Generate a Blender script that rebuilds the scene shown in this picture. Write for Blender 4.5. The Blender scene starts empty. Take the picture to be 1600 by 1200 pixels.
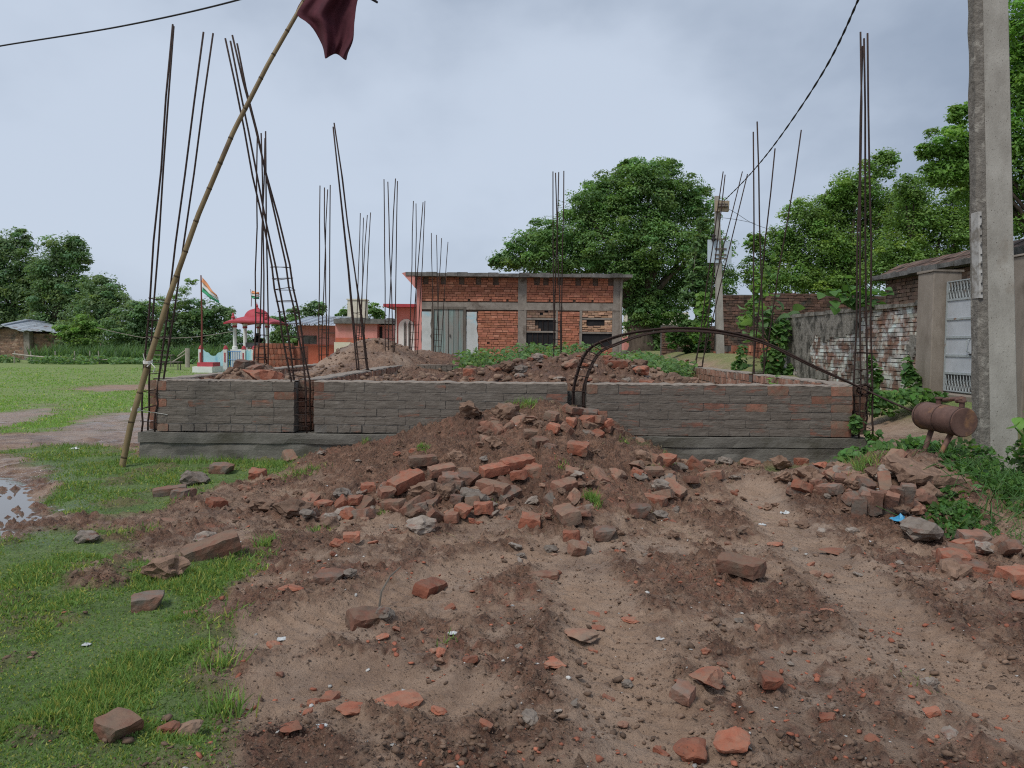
import bpy, math, random
import numpy as np
from mathutils import Vector, Matrix, Euler

# ------------------------------------------------------------------ camera, sky, sun, exposure
scene = bpy.context.scene
CAM_H, PITCH, ROLL, FPX = 1.35, math.atan(60 / 1200), math.radians(0.5), 1200.0
cam_data = bpy.data.cameras.new('camera')
cam_data.sensor_width = 36.0
cam_data.lens = 36.0 * FPX / 1600
cam_data.clip_start = 0.05
cam_data.clip_end = 3000
cam = bpy.data.objects.new('camera', cam_data)
scene.collection.objects.link(cam)
CAM_ROT = Matrix.Rotation(math.pi / 2 - PITCH, 3, 'X') @ Matrix.Rotation(ROLL, 3, 'Z')
cam.matrix_world = Matrix.Translation((0, 0, CAM_H)) @ CAM_ROT.to_4x4()
scene.camera = cam

SUN_EL, SUN_AZ = math.radians(54), math.radians(-140)     # azimuth from +Y towards +X: behind the camera, to the left
world = bpy.data.worlds.new('World')
scene.world = world
world.use_nodes = True
wt = world.node_tree
wt.nodes.clear()
w_out = wt.nodes.new('ShaderNodeOutputWorld')
w_bg = wt.nodes.new('ShaderNodeBackground')
w_sky = wt.nodes.new('ShaderNodeTexSky')
w_sky.sky_type = 'NISHITA'
w_sky.sun_disc = False
w_sky.sun_elevation = SUN_EL
w_sky.sun_rotation = SUN_AZ
w_sky.air_density = 1.0
w_sky.dust_density = 2.0
w_co = wt.nodes.new('ShaderNodeTexCoord')
w_map = wt.nodes.new('ShaderNodeMapping')
w_map.inputs['Scale'].default_value = (1.0, 1.0, 1.7)
w_map.inputs['Location'].default_value = (0.35, 0.1, 0.2)
w_n1 = wt.nodes.new('ShaderNodeTexNoise')
w_n1.inputs['Scale'].default_value = 1.55
w_n1.inputs['Detail'].default_value = 5
w_n1.inputs['Roughness'].default_value = 0.5
w_n1.inputs['Distortion'].default_value = 0.15
w_ramp = wt.nodes.new('ShaderNodeValToRGB')
w_ramp.color_ramp.interpolation = 'EASE'
w_ramp.color_ramp.elements[0].position = 0.30
w_ramp.color_ramp.elements[0].color = (2.05, 2.5, 3.25, 1)
w_ramp.color_ramp.elements[1].position = 0.66
w_ramp.color_ramp.elements[1].color = (3.95, 4.5, 5.35, 1)
w_mix = wt.nodes.new('ShaderNodeMix')
w_mix.data_type = 'RGBA'
w_mix.inputs['Factor'].default_value = 0.94             # a closed cloud layer over the clear sky
wt.links.new(w_co.outputs['Generated'], w_map.inputs['Vector'])
wt.links.new(w_map.outputs['Vector'], w_n1.inputs['Vector'])
w_n2 = wt.nodes.new('ShaderNodeTexNoise')
w_n2.inputs['Scale'].default_value = 4.2
w_n2.inputs['Detail'].default_value = 6
w_n2.inputs['Roughness'].default_value = 0.55
w_n2.inputs['Distortion'].default_value = 0.2
w_add = wt.nodes.new('ShaderNodeMath')
w_add.operation = 'MULTIPLY_ADD'
w_add.inputs[1].default_value = 0.28
w_sub = wt.nodes.new('ShaderNodeMath')
w_sub.operation = 'SUBTRACT'
w_sub.inputs[1].default_value = 0.14
wt.links.new(w_map.outputs['Vector'], w_n2.inputs['Vector'])
wt.links.new(w_n2.outputs['Fac'], w_add.inputs[0])
wt.links.new(w_n1.outputs['Fac'], w_add.inputs[2])
wt.links.new(w_add.outputs[0], w_sub.inputs[0])
wt.links.new(w_sub.outputs[0], w_ramp.inputs['Fac'])
wt.links.new(w_sky.outputs['Color'], w_mix.inputs['A'])
wt.links.new(w_ramp.outputs['Color'], w_mix.inputs['B'])
wt.links.new(w_mix.outputs['Result'], w_bg.inputs['Color'])
w_bg.inputs['Strength'].default_value = 0.1
wt.links.new(w_bg.outputs['Background'], w_out.inputs['Surface'])

sun_data = bpy.data.lights.new('sun', 'SUN')
sun_data.energy = 1.5
sun_data.angle = math.radians(14)
sun_data.color = (1.0, 0.965, 0.91)
sun = bpy.data.objects.new('sun', sun_data)
scene.collection.objects.link(sun)
sd = Vector((math.sin(SUN_AZ) * math.cos(SUN_EL), math.cos(SUN_AZ) * math.cos(SUN_EL), math.sin(SUN_EL)))
sun.rotation_euler = sd.to_track_quat('Z', 'Y').to_euler()
sun.location = (0, 0, 30)

scene.view_settings.view_transform = 'Standard'
scene.view_settings.look = 'None'
scene.view_settings.exposure = 0.55
scene.view_settings.gamma = 1.0
scene.view_settings.use_curve_mapping = False
scene.cycles.max_bounces = 6
scene.cycles.transparent_max_bounces = 4
scene.cycles.use_denoising = False
scene.cycles.filter_width = 1.15

rng = np.random.default_rng(7)
random.seed(7)
COL = scene.collection


# ------------------------------------------------------------------ finding places seen in the photograph (1600 x 1200)
def ray(px, py):
    return CAM_ROT @ Vector(((px - 800) / FPX, -(py - 600) / FPX, -1.0))


def V(px, py, Y):
    d = ray(px, py)
    t = Y / d.y
    return Vector((d.x * t, Y, CAM_H + d.z * t))


def G(px, py, z=0.0):
    d = ray(px, py)
    t = (z - CAM_H) / d.z
    return Vector((d.x * t, d.y * t, z))


def WX(px, Y):
    return V(px, 540, Y).x


def WZ(py, Y, px=800):
    return V(px, py, Y).z


# ------------------------------------------------------------------ noise
def _h(xi, yi, s):
    v = np.sin(xi * 127.1 + yi * 311.7 + s * 74.7) * 43758.5453
    return v - np.floor(v)


def vnoise(x, y, s=0):
    xi = np.floor(x); yi = np.floor(y)
    fx = x - xi; fy = y - yi
    fx = fx * fx * (3 - 2 * fx); fy = fy * fy * (3 - 2 * fy)
    a = _h(xi, yi, s); b = _h(xi + 1, yi, s); c = _h(xi, yi + 1, s); d = _h(xi + 1, yi + 1, s)
    return (a + (b - a) * fx) * (1 - fy) + (c + (d - c) * fx) * fy


def fbm(x, y, s=0, o=4, g=0.5):
    t = 0.0; a = 1.0; n = 0.0
    for i in range(o):
        t = t + a * vnoise(x * 2 ** i, y * 2 ** i, s + i * 13)
        n += a
        a *= g
    return t / n


def ss(a, b, x):
    t = np.clip((x - a) / (b - a), 0, 1)
    return t * t * (3 - 2 * t)


# ------------------------------------------------------------------ mesh building
ORG = {}


def tag(o, label=None, cat=None, group=None, kind=None):
    if label: o['label'] = label
    if cat:
        o['category'] = cat
        if not kind: o['kind'] = 'thing'
    if group: o['group'] = group
    if kind: o['kind'] = kind
    return o


def org(o):
    return ORG[o.name] if o is not None else Vector((0, 0, 0))


def link(o, parent, loc):
    """loc is a place in the world; parts are kept relative to their thing (whose turn is zero)"""
    COL.objects.link(o)
    ORG[o.name] = Vector(loc)
    o.location = Vector(loc) - org(parent)
    if parent is not None:
        o.parent = parent
    return o


def empty(name, loc, label=None, cat=None, group=None):
    o = bpy.data.objects.new(name, None)
    o.empty_display_size = 0.2
    link(o, None, loc)
    return tag(o, label, cat, group)


def put(name, me, parent, loc, rot=(0, 0, 0), sc=(1, 1, 1), mat=None):
    o = bpy.data.objects.new(name, me)
    link(o, parent, loc)
    o.rotation_euler = rot
    o.scale = sc if hasattr(sc, '__len__') else (sc, sc, sc)
    return o


def mesh_np(name, verts, faces, mat=None, tint=None, smooth=False, masks=None):
    verts = np.asarray(verts, dtype=np.float32); faces = np.asarray(faces, dtype=np.int32)
    k = faces.shape[1]
    me = bpy.data.meshes.new(name)
    me.vertices.add(len(verts)); me.vertices.foreach_set('co', verts.ravel())
    me.loops.add(faces.size); me.loops.foreach_set('vertex_index', faces.ravel())
    me.polygons.add(len(faces)); me.polygons.foreach_set('loop_start', np.arange(len(faces), dtype=np.int32) * k)
    me.update(calc_edges=True)
    if smooth:
        me.polygons.foreach_set('use_smooth', np.ones(len(faces), dtype=bool))
    for nm, arr in (('tint', tint), ('mask', masks)):
        if arr is not None:
            at = me.color_attributes.new(nm, 'FLOAT_COLOR', 'POINT')
            c = np.ones((len(verts), 4), dtype=np.float32)
            c[:, :arr.shape[1]] = arr
            at.data.foreach_set('color', c.ravel())
    if mat: me.materials.append(mat)
    return me


class MB:
    def __init__(s):
        s.v = []; s.f = []; s.t = []; s.tn = (1, 1, 1)

    def _a(s, vs, fs):
        n = len(s.v)
        s.v += [tuple(p) for p in vs]
        s.t += [s.tn] * len(vs)
        s.f += [tuple(i + n for i in f) for f in fs]
        return s

    def box(s, x0, x1, y0, y1, z0, z1, j=0.0, R=None):
        c = [(x, y, z) for z in (z0, z1) for y in (y0, y1) for x in (x0, x1)]
        if j: c = [(x + random.uniform(-j, j), y + random.uniform(-j, j), z + random.uniform(-j, j)) for x, y, z in c]
        if R is not None:
            m = Vector(((x0 + x1) / 2, (y0 + y1) / 2, (z0 + z1) / 2))
            c = [m + R @ (Vector(p) - m) for p in c]
        return s._a(c, [(0, 2, 3, 1), (4, 5, 7, 6), (0, 1, 5, 4), (2, 6, 7, 3), (0, 4, 6, 2), (1, 3, 7, 5)])

    def beam(s, a, b, w, h, up=(0, 0, 1)):
        a = Vector(a); b = Vector(b); d = (b - a).normalized(); u = Vector(up)
        sx = d.cross(u)
        if sx.length < 1e-4: sx = d.cross(Vector((1, 0, 0)))
        sx.normalize(); u = sx.cross(d).normalized()
        vs = [p + sx * (i * w / 2) + u * (k * h / 2) for p in (a, b) for k in (-1, 1) for i in (-1, 1)]
        return s._a(vs, [(0, 1, 3, 2), (4, 6, 7, 5), (0, 4, 5, 1), (2, 3, 7, 6), (0, 2, 6, 4), (1, 5, 7, 3)])

    def tube(s, pts, r, n=6, cap=True):
        pts = [Vector(p) for p in pts]
        rs = r if hasattr(r, '__len__') else [r] * len(pts)
        vs = []; fs = []
        prev = None
        for i, p in enumerate(pts):
            d = (pts[min(i + 1, len(pts) - 1)] - pts[max(i - 1, 0)]).normalized()
            if prev is None:
                a = d.cross(Vector((0, 0, 1)))
                if a.length < 1e-3: a = d.cross(Vector((1, 0, 0)))
            else:
                a = prev - d * prev.dot(d)
            a.normalize(); prev = a
            b = d.cross(a)
            for k in range(n):
                t = 2 * math.pi * k / n
                vs.append(p + (a * math.cos(t) + b * math.sin(t)) * rs[i])
        for i in range(len(pts) - 1):
            for k in range(n):
                k2 = (k + 1) % n
                fs.append((i * n + k, i * n + k2, (i + 1) * n + k2, (i + 1) * n + k))
        if cap:
            fs.append(tuple(range(n - 1, -1, -1))); fs.append(tuple((len(pts) - 1) * n + k for k in range(n)))
        return s._a(vs, fs)

    def lathe(s, prof, n, c=(0, 0, 0)):
        vs = []; fs = []
        for r, z in prof:
            for k in range(n):
                t = 2 * math.pi * k / n
                vs.append((c[0] + r * math.cos(t), c[1] + r * math.sin(t), c[2] + z))
        for i in range(len(prof) - 1):
            for k in range(n):
                k2 = (k + 1) % n
                fs.append((i * n + k, i * n + k2, (i + 1) * n + k2, (i + 1) * n + k))
        fs.append(tuple(range(n - 1, -1, -1))); fs.append(tuple((len(prof) - 1) * n + k for k in range(n)))
        return s._a(vs, fs)

    def plate(s, poly, y0, y1):
        """poly: (x, z) outline, extruded from y0 to y1"""
        n = len(poly)
        vs = [(x, y0, z) for x, z in poly] + [(x, y1, z) for x, z in poly]
        fs = [tuple(range(n - 1, -1, -1)), tuple(range(n, 2 * n))] + [(i, (i + 1) % n, n + (i + 1) % n, n + i) for i in range(n)]
        return s._a(vs, fs)

    def mesh(s, name, mat, o=(0, 0, 0), smooth=False, tint=False):
        o = Vector(o)
        me = bpy.data.meshes.new(name)
        me.from_pydata([(p[0] - o.x, p[1] - o.y, p[2] - o.z) for p in s.v], [], s.f)
        if smooth:
            for p in me.polygons: p.use_smooth = True
        if tint:
            at = me.color_attributes.new('tint', 'FLOAT_COLOR', 'POINT')
            c = np.ones((len(s.v), 4), dtype=np.float32); c[:, :3] = np.array(s.t)
            at.data.foreach_set('color', c.ravel())
        if mat: me.materials.append(mat)
        return me

    def base(s):
        a = np.array([tuple(p) for p in s.v])
        return Vector(((a[:, 0].min() + a[:, 0].max()) / 2, (a[:, 1].min() + a[:, 1].max()) / 2, a[:, 2].min()))

    def build(s, name, mat, parent=None, smooth=False, bevel=0.0, tint=False):
        o0 = s.base()
        o = bpy.data.objects.new(name, s.mesh(name, mat, o0, smooth, tint))
        link(o, parent, o0)
        if bevel:
            m = o.modifiers.new('bevel', 'BEVEL'); m.width = bevel; m.segments = 2; m.limit_method = 'ANGLE'
        return o


def obj_np(name, verts, faces, mat, parent=None, tint=None, smooth=False):
    verts = np.asarray(verts, dtype=np.float64)
    b = Vector(((verts[:, 0].min() + verts[:, 0].max()) / 2, (verts[:, 1].min() + verts[:, 1].max()) / 2, verts[:, 2].min()))
    me = mesh_np(name, verts - np.array(b), faces, mat, tint, smooth)
    o = bpy.data.objects.new(name, me)
    return link(o, parent, b)


# many alike small pieces in one mesh
def frames(N, spin=None):
    N = N / (np.linalg.norm(N, axis=1, keepdims=True) + 1e-9)
    n = len(N)
    a = np.where(np.abs(N[:, 2:3]) < 0.9, np.array([[0., 0., 1.]]), np.array([[1., 0., 0.]]))
    t = np.cross(a, N); t /= np.linalg.norm(t, axis=1, keepdims=True) + 1e-9
    b = np.cross(N, t)
    if spin is None: spin = rng.uniform(0, 2 * np.pi, n)
    c, s_ = np.cos(spin)[:, None], np.sin(spin)[:, None]
    return np.stack([t * c + b * s_, -t * s_ + b * c, N], axis=2)


def scatter(tv, tf, P, R, S, tint=None):
    tv = np.asarray(tv, float); tf = np.asarray(tf)
    n, k = len(P), len(tv)
    S = np.asarray(S, float)
    if S.ndim == 1: S = np.repeat(S[:, None], 3, 1)
    loc = tv[None] * S[:, None, :]
    W = np.einsum('nij,nkj->nki', R, loc) + P[:, None, :]
    F = (tf[None] + (np.arange(n) * k)[:, None, None]).reshape(-1, tf.shape[1])
    T = None if tint is None else np.repeat(tint, k, 0)
    return W.reshape(-1, 3), F, T


def cat_np(parts):
    vs, fs, ts = [], [], []; n = 0
    for v, f, t in parts:
        vs.append(v); fs.append(f + n); n += len(v)
        if t is not None: ts.append(t)
    return np.concatenate(vs), np.concatenate(fs), (np.concatenate(ts) if ts else None)


LEAF_V = [(0, -.5, 0), (.27, -.1, .05), (0, .5, -.06), (-.27, -.1, .05)]
LEAF_F = [(0, 1, 2), (0, 2, 3)]
HEART_V = [(0, -.36, 0), (.34, -.46, .04), (.5, -.1, .07), (.26, .3, .03), (0, .58, -.06), (-.26, .3, .03), (-.5, -.1, .07), (-.34, -.46, .04)]
HEART_F = [(0, 1, 2), (0, 2, 3), (0, 3, 4), (0, 4, 5), (0, 5, 6), (0, 6, 7)]
BLADE_V = [(-.5, 0, 0), (.5, 0, 0), (-.36, .09, .45), (.36, .09, .45), (0, .42, 1.0)]
BLADE_F = [(0, 1, 3), (0, 3, 2), (2, 3, 4)]



# ------------------------------------------------------------------ materials
def nd(nt, t, **kw):
    n = nt.nodes.new(t)
    for k, v in kw.items():
        if k in n.inputs: n.inputs[k].default_value = v
        else: setattr(n, k, v)
    return n


def rgba(c):
    return (c[0], c[1], c[2], 1)


def new_mat(name):
    m = bpy.data.materials.new(name)
    m.use_nodes = True
    nt = m.node_tree
    b = nt.nodes['Principled BSDF']
    return m, nt, b


def noise(nt, vec, scale, detail=5, rough=.55, dist=0.0):
    n = nd(nt, 'ShaderNodeTexNoise', Scale=scale, Detail=detail, Roughness=rough, Distortion=dist)
    if vec is not None: nt.links.new(vec, n.inputs['Vector'])
    return n.outputs['Fac']


def ramp(nt, fac, stops, interp='LINEAR'):
    r = nt.nodes.new('ShaderNodeValToRGB')
    r.color_ramp.interpolation = interp
    while len(r.color_ramp.elements) < len(stops): r.color_ramp.elements.new(0.5)
    for e, (p, c) in zip(r.color_ramp.elements, stops):
        e.position = p; e.color = rgba(c) if hasattr(c, '__len__') else (c, c, c, 1)
    nt.links.new(fac, r.inputs['Fac'])
    return r.outputs['Color']


def mixc(nt, fac, a, b, mode='MIX'):
    m = nt.nodes.new('ShaderNodeMix')
    m.data_type = 'RGBA'; m.blend_type = mode
    for s, v in (('Factor', fac), ('A', a), ('B', b)):
        i = m.inputs[s] if s != 'Factor' else m.inputs[0]
        if s == 'A': i = m.inputs[6]
        if s == 'B': i = m.inputs[7]
        if isinstance(v, bpy.types.NodeSocket): nt.links.new(v, i)
        elif hasattr(v, '__len__'): i.default_value = rgba(v)
        else: i.default_value = v
    return m.outputs[2]


def math_(nt, op, a, b=None, c=None):
    m = nt.nodes.new('ShaderNodeMath'); m.operation = op
    for i, v in enumerate((a, b, c)):
        if v is None: continue
        if isinstance(v, bpy.types.NodeSocket): nt.links.new(v, m.inputs[i])
        else: m.inputs[i].default_value = v
    return m.outputs[0]


def wpos(nt, stretch=(1, 1, 1)):
    g = nt.nodes.new('ShaderNodeNewGeometry')
    if stretch == (1, 1, 1): return g.outputs['Position']
    m = nt.nodes.new('ShaderNodeMapping'); m.inputs['Scale'].default_value = stretch
    nt.links.new(g.outputs['Position'], m.inputs['Vector'])
    return m.outputs['Vector']


def bumpit(nt, b, fac, strength, dist):
    bp = nd(nt, 'ShaderNodeBump', Strength=strength, Distance=dist)
    nt.links.new(fac, bp.inputs['Height'])
    nt.links.new(bp.outputs['Normal'], b.inputs['Normal'])
    return bp


def mat(name, c1, c2, c3=None, scale=5, c3scale=1.6, c3thr=(.52, .66), rough=.88, bump=.4, bscale=45, bdist=.006, rnd=0.0,
        stretch=(1, 1, 1), tint=False, metallic=0.0, spec=.3, speck=None, detail=6, dust=0.0):
    m, nt, b = new_mat(name)
    p = wpos(nt, stretch)
    col = ramp(nt, noise(nt, p, scale, detail, .6), [(.3, c1), (.7, c2)])
    if c3 is not None:
        f = ramp(nt, noise(nt, p, c3scale, 6, .62, .3), [(c3thr[0], 0.), (c3thr[1], 1.)])
        col = mixc(nt, f, col, c3)
    if speck is not None:
        f = ramp(nt, noise(nt, p, 90, 2, .5), [(.66, 0.), (.72, 1.)])
        col = mixc(nt, f, col, speck)
    if dust:
        g = nt.nodes.new('ShaderNodeNewGeometry'); sx = nt.nodes.new('ShaderNodeSeparateXYZ')
        nt.links.new(g.outputs['Normal'], sx.inputs[0])
        up = ramp(nt, sx.outputs['Z'], [(.15, .25), (.9, 1.)])
        f = math_(nt, 'MULTIPLY', up, ramp(nt, noise(nt, p, 17, 6, .65), [(.36, 0.), (.62, dust)]))
        col = mixc(nt, f, col, (.235, .150, .102))
    if rnd:
        oi = nt.nodes.new('ShaderNodeObjectInfo')
        v = math_(nt, 'MULTIPLY_ADD', oi.outputs['Random'], 2 * rnd, 1 - rnd)
        hs = nt.nodes.new('ShaderNodeHueSaturation')
        nt.links.new(col, hs.inputs['Color']); nt.links.new(v, hs.inputs['Value'])
        col = hs.outputs['Color']
    if tint:
        a = nt.nodes.new('ShaderNodeAttribute'); a.attribute_name = 'tint'
        col = mixc(nt, 1.0, col, a.outputs['Color'], 'MULTIPLY')
    nt.links.new(col, b.inputs['Base Color'])
    b.inputs['Roughness'].default_value = rough
    b.inputs['Metallic'].default_value = metallic
    b.inputs['Specular IOR Level'].default_value = spec
    if bump: bumpit(nt, b, noise(nt, p, bscale, 6, .65), bump, bdist)
    return m


def leaf_mat(name, c, c2=None, trans=.42, rough=.55, spec=.35, tcol=None):
    m, nt, b = new_mat(name)
    a = nt.nodes.new('ShaderNodeAttribute'); a.attribute_name = 'tint'
    base = mixc(nt, 1.0, c, a.outputs['Color'], 'MULTIPLY')
    nt.links.new(base, b.inputs['Base Color'])
    b.inputs['Roughness'].default_value = rough
    b.inputs['Specular IOR Level'].default_value = spec
    t = nt.nodes.new('ShaderNodeBsdfTranslucent')
    tc = mixc(nt, 1.0, tcol or (min(c[0] * 1.7, .9), min(c[1] * 1.6, .9), c[2] * .85), a.outputs['Color'], 'MULTIPLY')
    nt.links.new(tc, t.inputs['Color'])
    ms = nt.nodes.new('ShaderNodeMixShader'); ms.inputs[0].default_value = trans
    nt.links.new(b.outputs[0], ms.inputs[1]); nt.links.new(t.outputs[0], ms.inputs[2])
    nt.links.new(ms.outputs[0], nt.nodes['Material Output'].inputs['Surface'])
    return m


def smeared(name, thr, cem1, cem2, br1, br2):
    """bricks wiped over with cement: grey film with the red showing where it is thin"""
    m, nt, b = new_mat(name)
    p = wpos(nt, (1, 1, 1))
    ps = wpos(nt, (1, 1, 4.5))
    oi = nt.nodes.new('ShaderNodeObjectInfo')
    cem = ramp(nt, noise(nt, ps, 5, 7, .65), [(.3, cem1), (.72, cem2)])
    br = ramp(nt, noise(nt, p, 14, 6, .6), [(.3, br1), (.7, br2)])
    f = math_(nt, 'ADD', noise(nt, ps, 3.4, 8, .68, .4), math_(nt, 'MULTIPLY_ADD', oi.outputs['Random'], .26, -.13))
    f = ramp(nt, f, [(thr, 0.), (thr + .1, 1.)])
    col = mixc(nt, f, cem, br)
    pale = ramp(nt, noise(nt, wpos(nt, (1.5, 1, 7)), 6, 8, .7), [(.6, 0.), (.74, .55)])
    col = mixc(nt, pale, col, (.33, .31, .28))
    nt.links.new(col, b.inputs['Base Color'])
    b.inputs['Roughness'].default_value = .9
    b.inputs['Specular IOR Level'].default_value = .25
    hgt = math_(nt, 'ADD', noise(nt, wpos(nt, (1, 1, 3)), 22, 8, .7), math_(nt, 'MULTIPLY', noise(nt, wpos(nt, (.5, 1, 6)), 7, 4, .6), 1.3))
    bumpit(nt, b, hgt, .8, .007)
    return m


M_ = {}
M_['smear_grey'] = smeared('cement_wiped_brick', .63, (.112, .094, .077), (.218, .19, .16), (.16, .088, .065), (.27, .135, .092))
M_['smear_red'] = smeared('thinly_wiped_brick', .59, (.105, .086, .07), (.2, .172, .144), (.15, .082, .06), (.26, .12, .085))
M_['mortar_core'] = mat('mortar', (.10, .09, .08), (.2, .185, .165), bump=.8, bscale=30, bdist=.01)
M_['red_brick'] = mat('fired_brick', (.225, .072, .043), (.37, .132, .078), (.19, .125, .09), scale=18, c3scale=9, c3thr=(.5, .68), bump=.7, bscale=60, rnd=.28, speck=(.13, .06, .045), dust=.6)
M_['muddy_brick'] = mat('mud_coated_brick', (.17, .08, .054), (.29, .128, .086), (.175, .125, .092), scale=14, c3scale=8, c3thr=(.44, .6), bump=.9, bscale=50, rnd=.28, dust=.9)
M_['old_brick'] = mat('weathered_brick', (.15, .085, .06), (.26, .13, .09), (.165, .135, .11), scale=16, c3scale=7, c3thr=(.45, .6), bump=.9, bscale=50, rnd=.25)
M_['rubble'] = mat('mortar_lump', (.16, .125, .10), (.30, .255, .215), (.20, .095, .065), scale=14, c3scale=11, c3thr=(.56, .68), bump=1.0, bscale=38, bdist=.012, rnd=.25)
M_['mudlump'] = mat('earth_lump', (.145, .090, .062), (.26, .165, .115), (.23, .10, .065), scale=16, c3scale=14, c3thr=(.62, .72), bump=1.0, bscale=45, bdist=.012, rnd=.25)
M_['edge_brick'] = mat('brick_on_edge', (.22, .115, .08), (.36, .20, .14), (.30, .255, .21), scale=14, c3scale=6, c3thr=(.52, .66), bump=.8, bscale=50, rnd=.3)
M_['concrete'] = mat('rough_concrete', (.115, .106, .09), (.20, .187, .160), (.085, .078, .058), scale=5, c3scale=2.3, c3thr=(.5, .68), bump=.8, bscale=35, bdist=.008, stretch=(1, 1, 1.6))
M_['mortar_cap'] = mat('mortar_cap', (.20, .165, .135), (.33, .28, .235), scale=16, bump=.9, bscale=50)
M_['rust'] = mat('rusty_steel', (.020, .012, .010), (.052, .027, .019), scale=30, rough=.8, bump=.3, bscale=200, bdist=.001, spec=.4)
M_['wire'] = mat('binding_wire', (.16, .14, .12), (.3, .26, .22), scale=30, bump=0)
M_['wood_dark'] = mat('old_wood', (.10, .085, .07), (.2, .175, .145), scale=12, stretch=(1, 1, .2), bump=.6)
M_['bamboo'] = mat('bamboo_cane', (.16, .112, .052), (.28, .21, .105), (.12, .08, .045), scale=7, c3scale=4, c3thr=(.55, .7), rough=.5, bump=.15, stretch=(1, 1, .5), spec=.4)
M_['bamboo_node'] = mat('bamboo_node', (.05, .035, .02), (.11, .08, .045), scale=20, bump=.2)
M_['maroon'] = mat('maroon_cloth', (.055, .013, .02), (.095, .022, .032), scale=9, rough=.85, bump=.25, bscale=160, bdist=.002)
M_['string'] = mat('string', (.55, .53, .48), (.7, .68, .63), bump=0)
M_['black_cable'] = mat('black_cable', (.018, .018, .02), (.035, .035, .038), bump=0, rough=.6)
M_['pole_concrete'] = mat('cast_concrete', (.25, .232, .2), (.40, .38, .335), (.17, .125, .085), scale=4.5, c3scale=1.7, c3thr=(.56, .74), bump=.7, bscale=55, bdist=.006, speck=(.10, .085, .07), stretch=(1, 1, .55))
M_['pole_rough'] = mat('spalled_concrete', (.12, .108, .092), (.23, .21, .18), (.31, .29, .25), scale=16, c3scale=9, c3thr=(.56, .66), bump=1.0, bscale=30, bdist=.02)
M_['pillar_plaster'] = mat('brown_cement_plaster', (.22, .185, .15), (.31, .265, .22), (.17, .14, .11), scale=4, c3scale=1.6, bump=.4, stretch=(1, 1, .5))
M_['white_paint'] = mat('white_paint', (.62, .62, .6), (.76, .76, .74), (.5, .48, .45), scale=5, c3scale=3, bump=.2)
M_['black_paint'] = mat('black_paint', (.02, .02, .022), (.05, .05, .05), bump=0)
M_['gate_paint'] = mat('silver_grey_paint', (.40, .42, .44), (.52, .54, .56), (.36, .25, .17), scale=3, c3scale=5, c3thr=(.66, .76), rough=.55, bump=.1, spec=.5)
M_['gate_bar'] = mat('worn_grey_paint', (.28, .31, .31), (.42, .45, .45), (.22, .12, .07), scale=14, c3scale=9, c3thr=(.6, .7), rough=.6, bump=.1)
M_['tank_rust'] = mat('rust_brown_tank', (.085, .045, .036), (.17, .095, .072), (.24, .125, .065), scale=9, c3scale=6, c3thr=(.54, .66), rough=.72, bump=.35, bscale=70, bdist=.003, spec=.35)
M_['pink'] = mat('salmon_wash', (.60, .235, .20), (.70, .31, .265), (.48, .22, .18), scale=3, c3scale=1.1, c3thr=(.52, .74), bump=.2, stretch=(1, 1, .5))
M_['red_wash'] = mat('brick_red_wash', (.50, .13, .075), (.60, .18, .11), (.38, .16, .12), scale=2.5, c3scale=1.4, bump=.2)
M_['cream'] = mat('cream_wash', (.60, .55, .42), (.70, .65, .52), bump=.1)
M_['white_wash'] = mat('white_wash', (.66, .67, .64), (.78, .79, .76), (.52, .5, .45), scale=3, c3scale=1.5, c3thr=(.58, .8), bump=.15)
M_['patch'] = mat('painted_plaster', (.46, .48, .46), (.60, .62, .60), (.28, .55, .66), scale=3, c3scale=1.15, c3thr=(.54, .7), bump=.2)
M_['cyan'] = mat('pale_cyan_paint', (.36, .62, .66), (.46, .72, .75), (.14, .40, .56), scale=3, c3scale=2.2, c3thr=(.58, .74), bump=.1, stretch=(1, 1, .35))
M_['blue'] = mat('blue_paint', (.06, .2, .42), (.1, .28, .52), bump=0, rough=.5)
M_['dome_red'] = mat('crimson_paint', (.37, .045, .06), (.47, .075, .09), scale=3, bump=.1, rough=.6)
M_['saffron'] = mat('saffron_cloth', (.72, .30, .14), (.78, .36, .18), bump=.1)
M_['flag_white'] = mat('white_cloth', (.66, .66, .64), (.74, .74, .72), bump=.1)
M_['flag_green'] = mat('green_cloth', (.05, .30, .15), (.08, .36, .19), bump=.1)
M_['tin'] = mat('weathered_tin', (.38, .41, .45), (.54, .58, .63), (.20, .13, .10), scale=3, c3scale=1.3, c3thr=(.55, .68), rough=.5, bump=.2, metallic=.25, spec=.5)
M_['dark_slab'] = mat('mouldy_roof_slab', (.10, .095, .088), (.22, .21, .195), (.06, .058, .05), scale=5, c3scale=2, bump=.8, bscale=22, bdist=.02)
M_['band'] = mat('bare_concrete_band', (.20, .172, .145), (.31, .275, .235), (.13, .105, .085), scale=4, c3scale=2, bump=.6)
M_['house_brick'] = mat('house_brick', (.35, .132, .08), (.46, .195, .122), scale=6, bump=.5, bscale=40, tint=True)
M_['house_mortar'] = mat('house_mortar', (.11, .075, .058), (.19, .14, .11), scale=6, bump=.5)
M_['infill_brick'] = mat('buff_infill_brick', (.38, .22, .14), (.52, .33, .22), scale=6, bump=.5, tint=True)
M_['door_green'] = mat('faded_green_boards', (.16, .225, .21), (.26, .325, .30), (.25, .235, .21), scale=5, c3scale=1.8, c3thr=(.42, .58), stretch=(3, 1, .35), bump=.4, rnd=.08)
M_['opening_shade'] = mat('painted_interior_shade', (.012, .012, .014), (.025, .024, .025), bump=0)  # near-black colour that paints in the shade of unlit rooms
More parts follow.
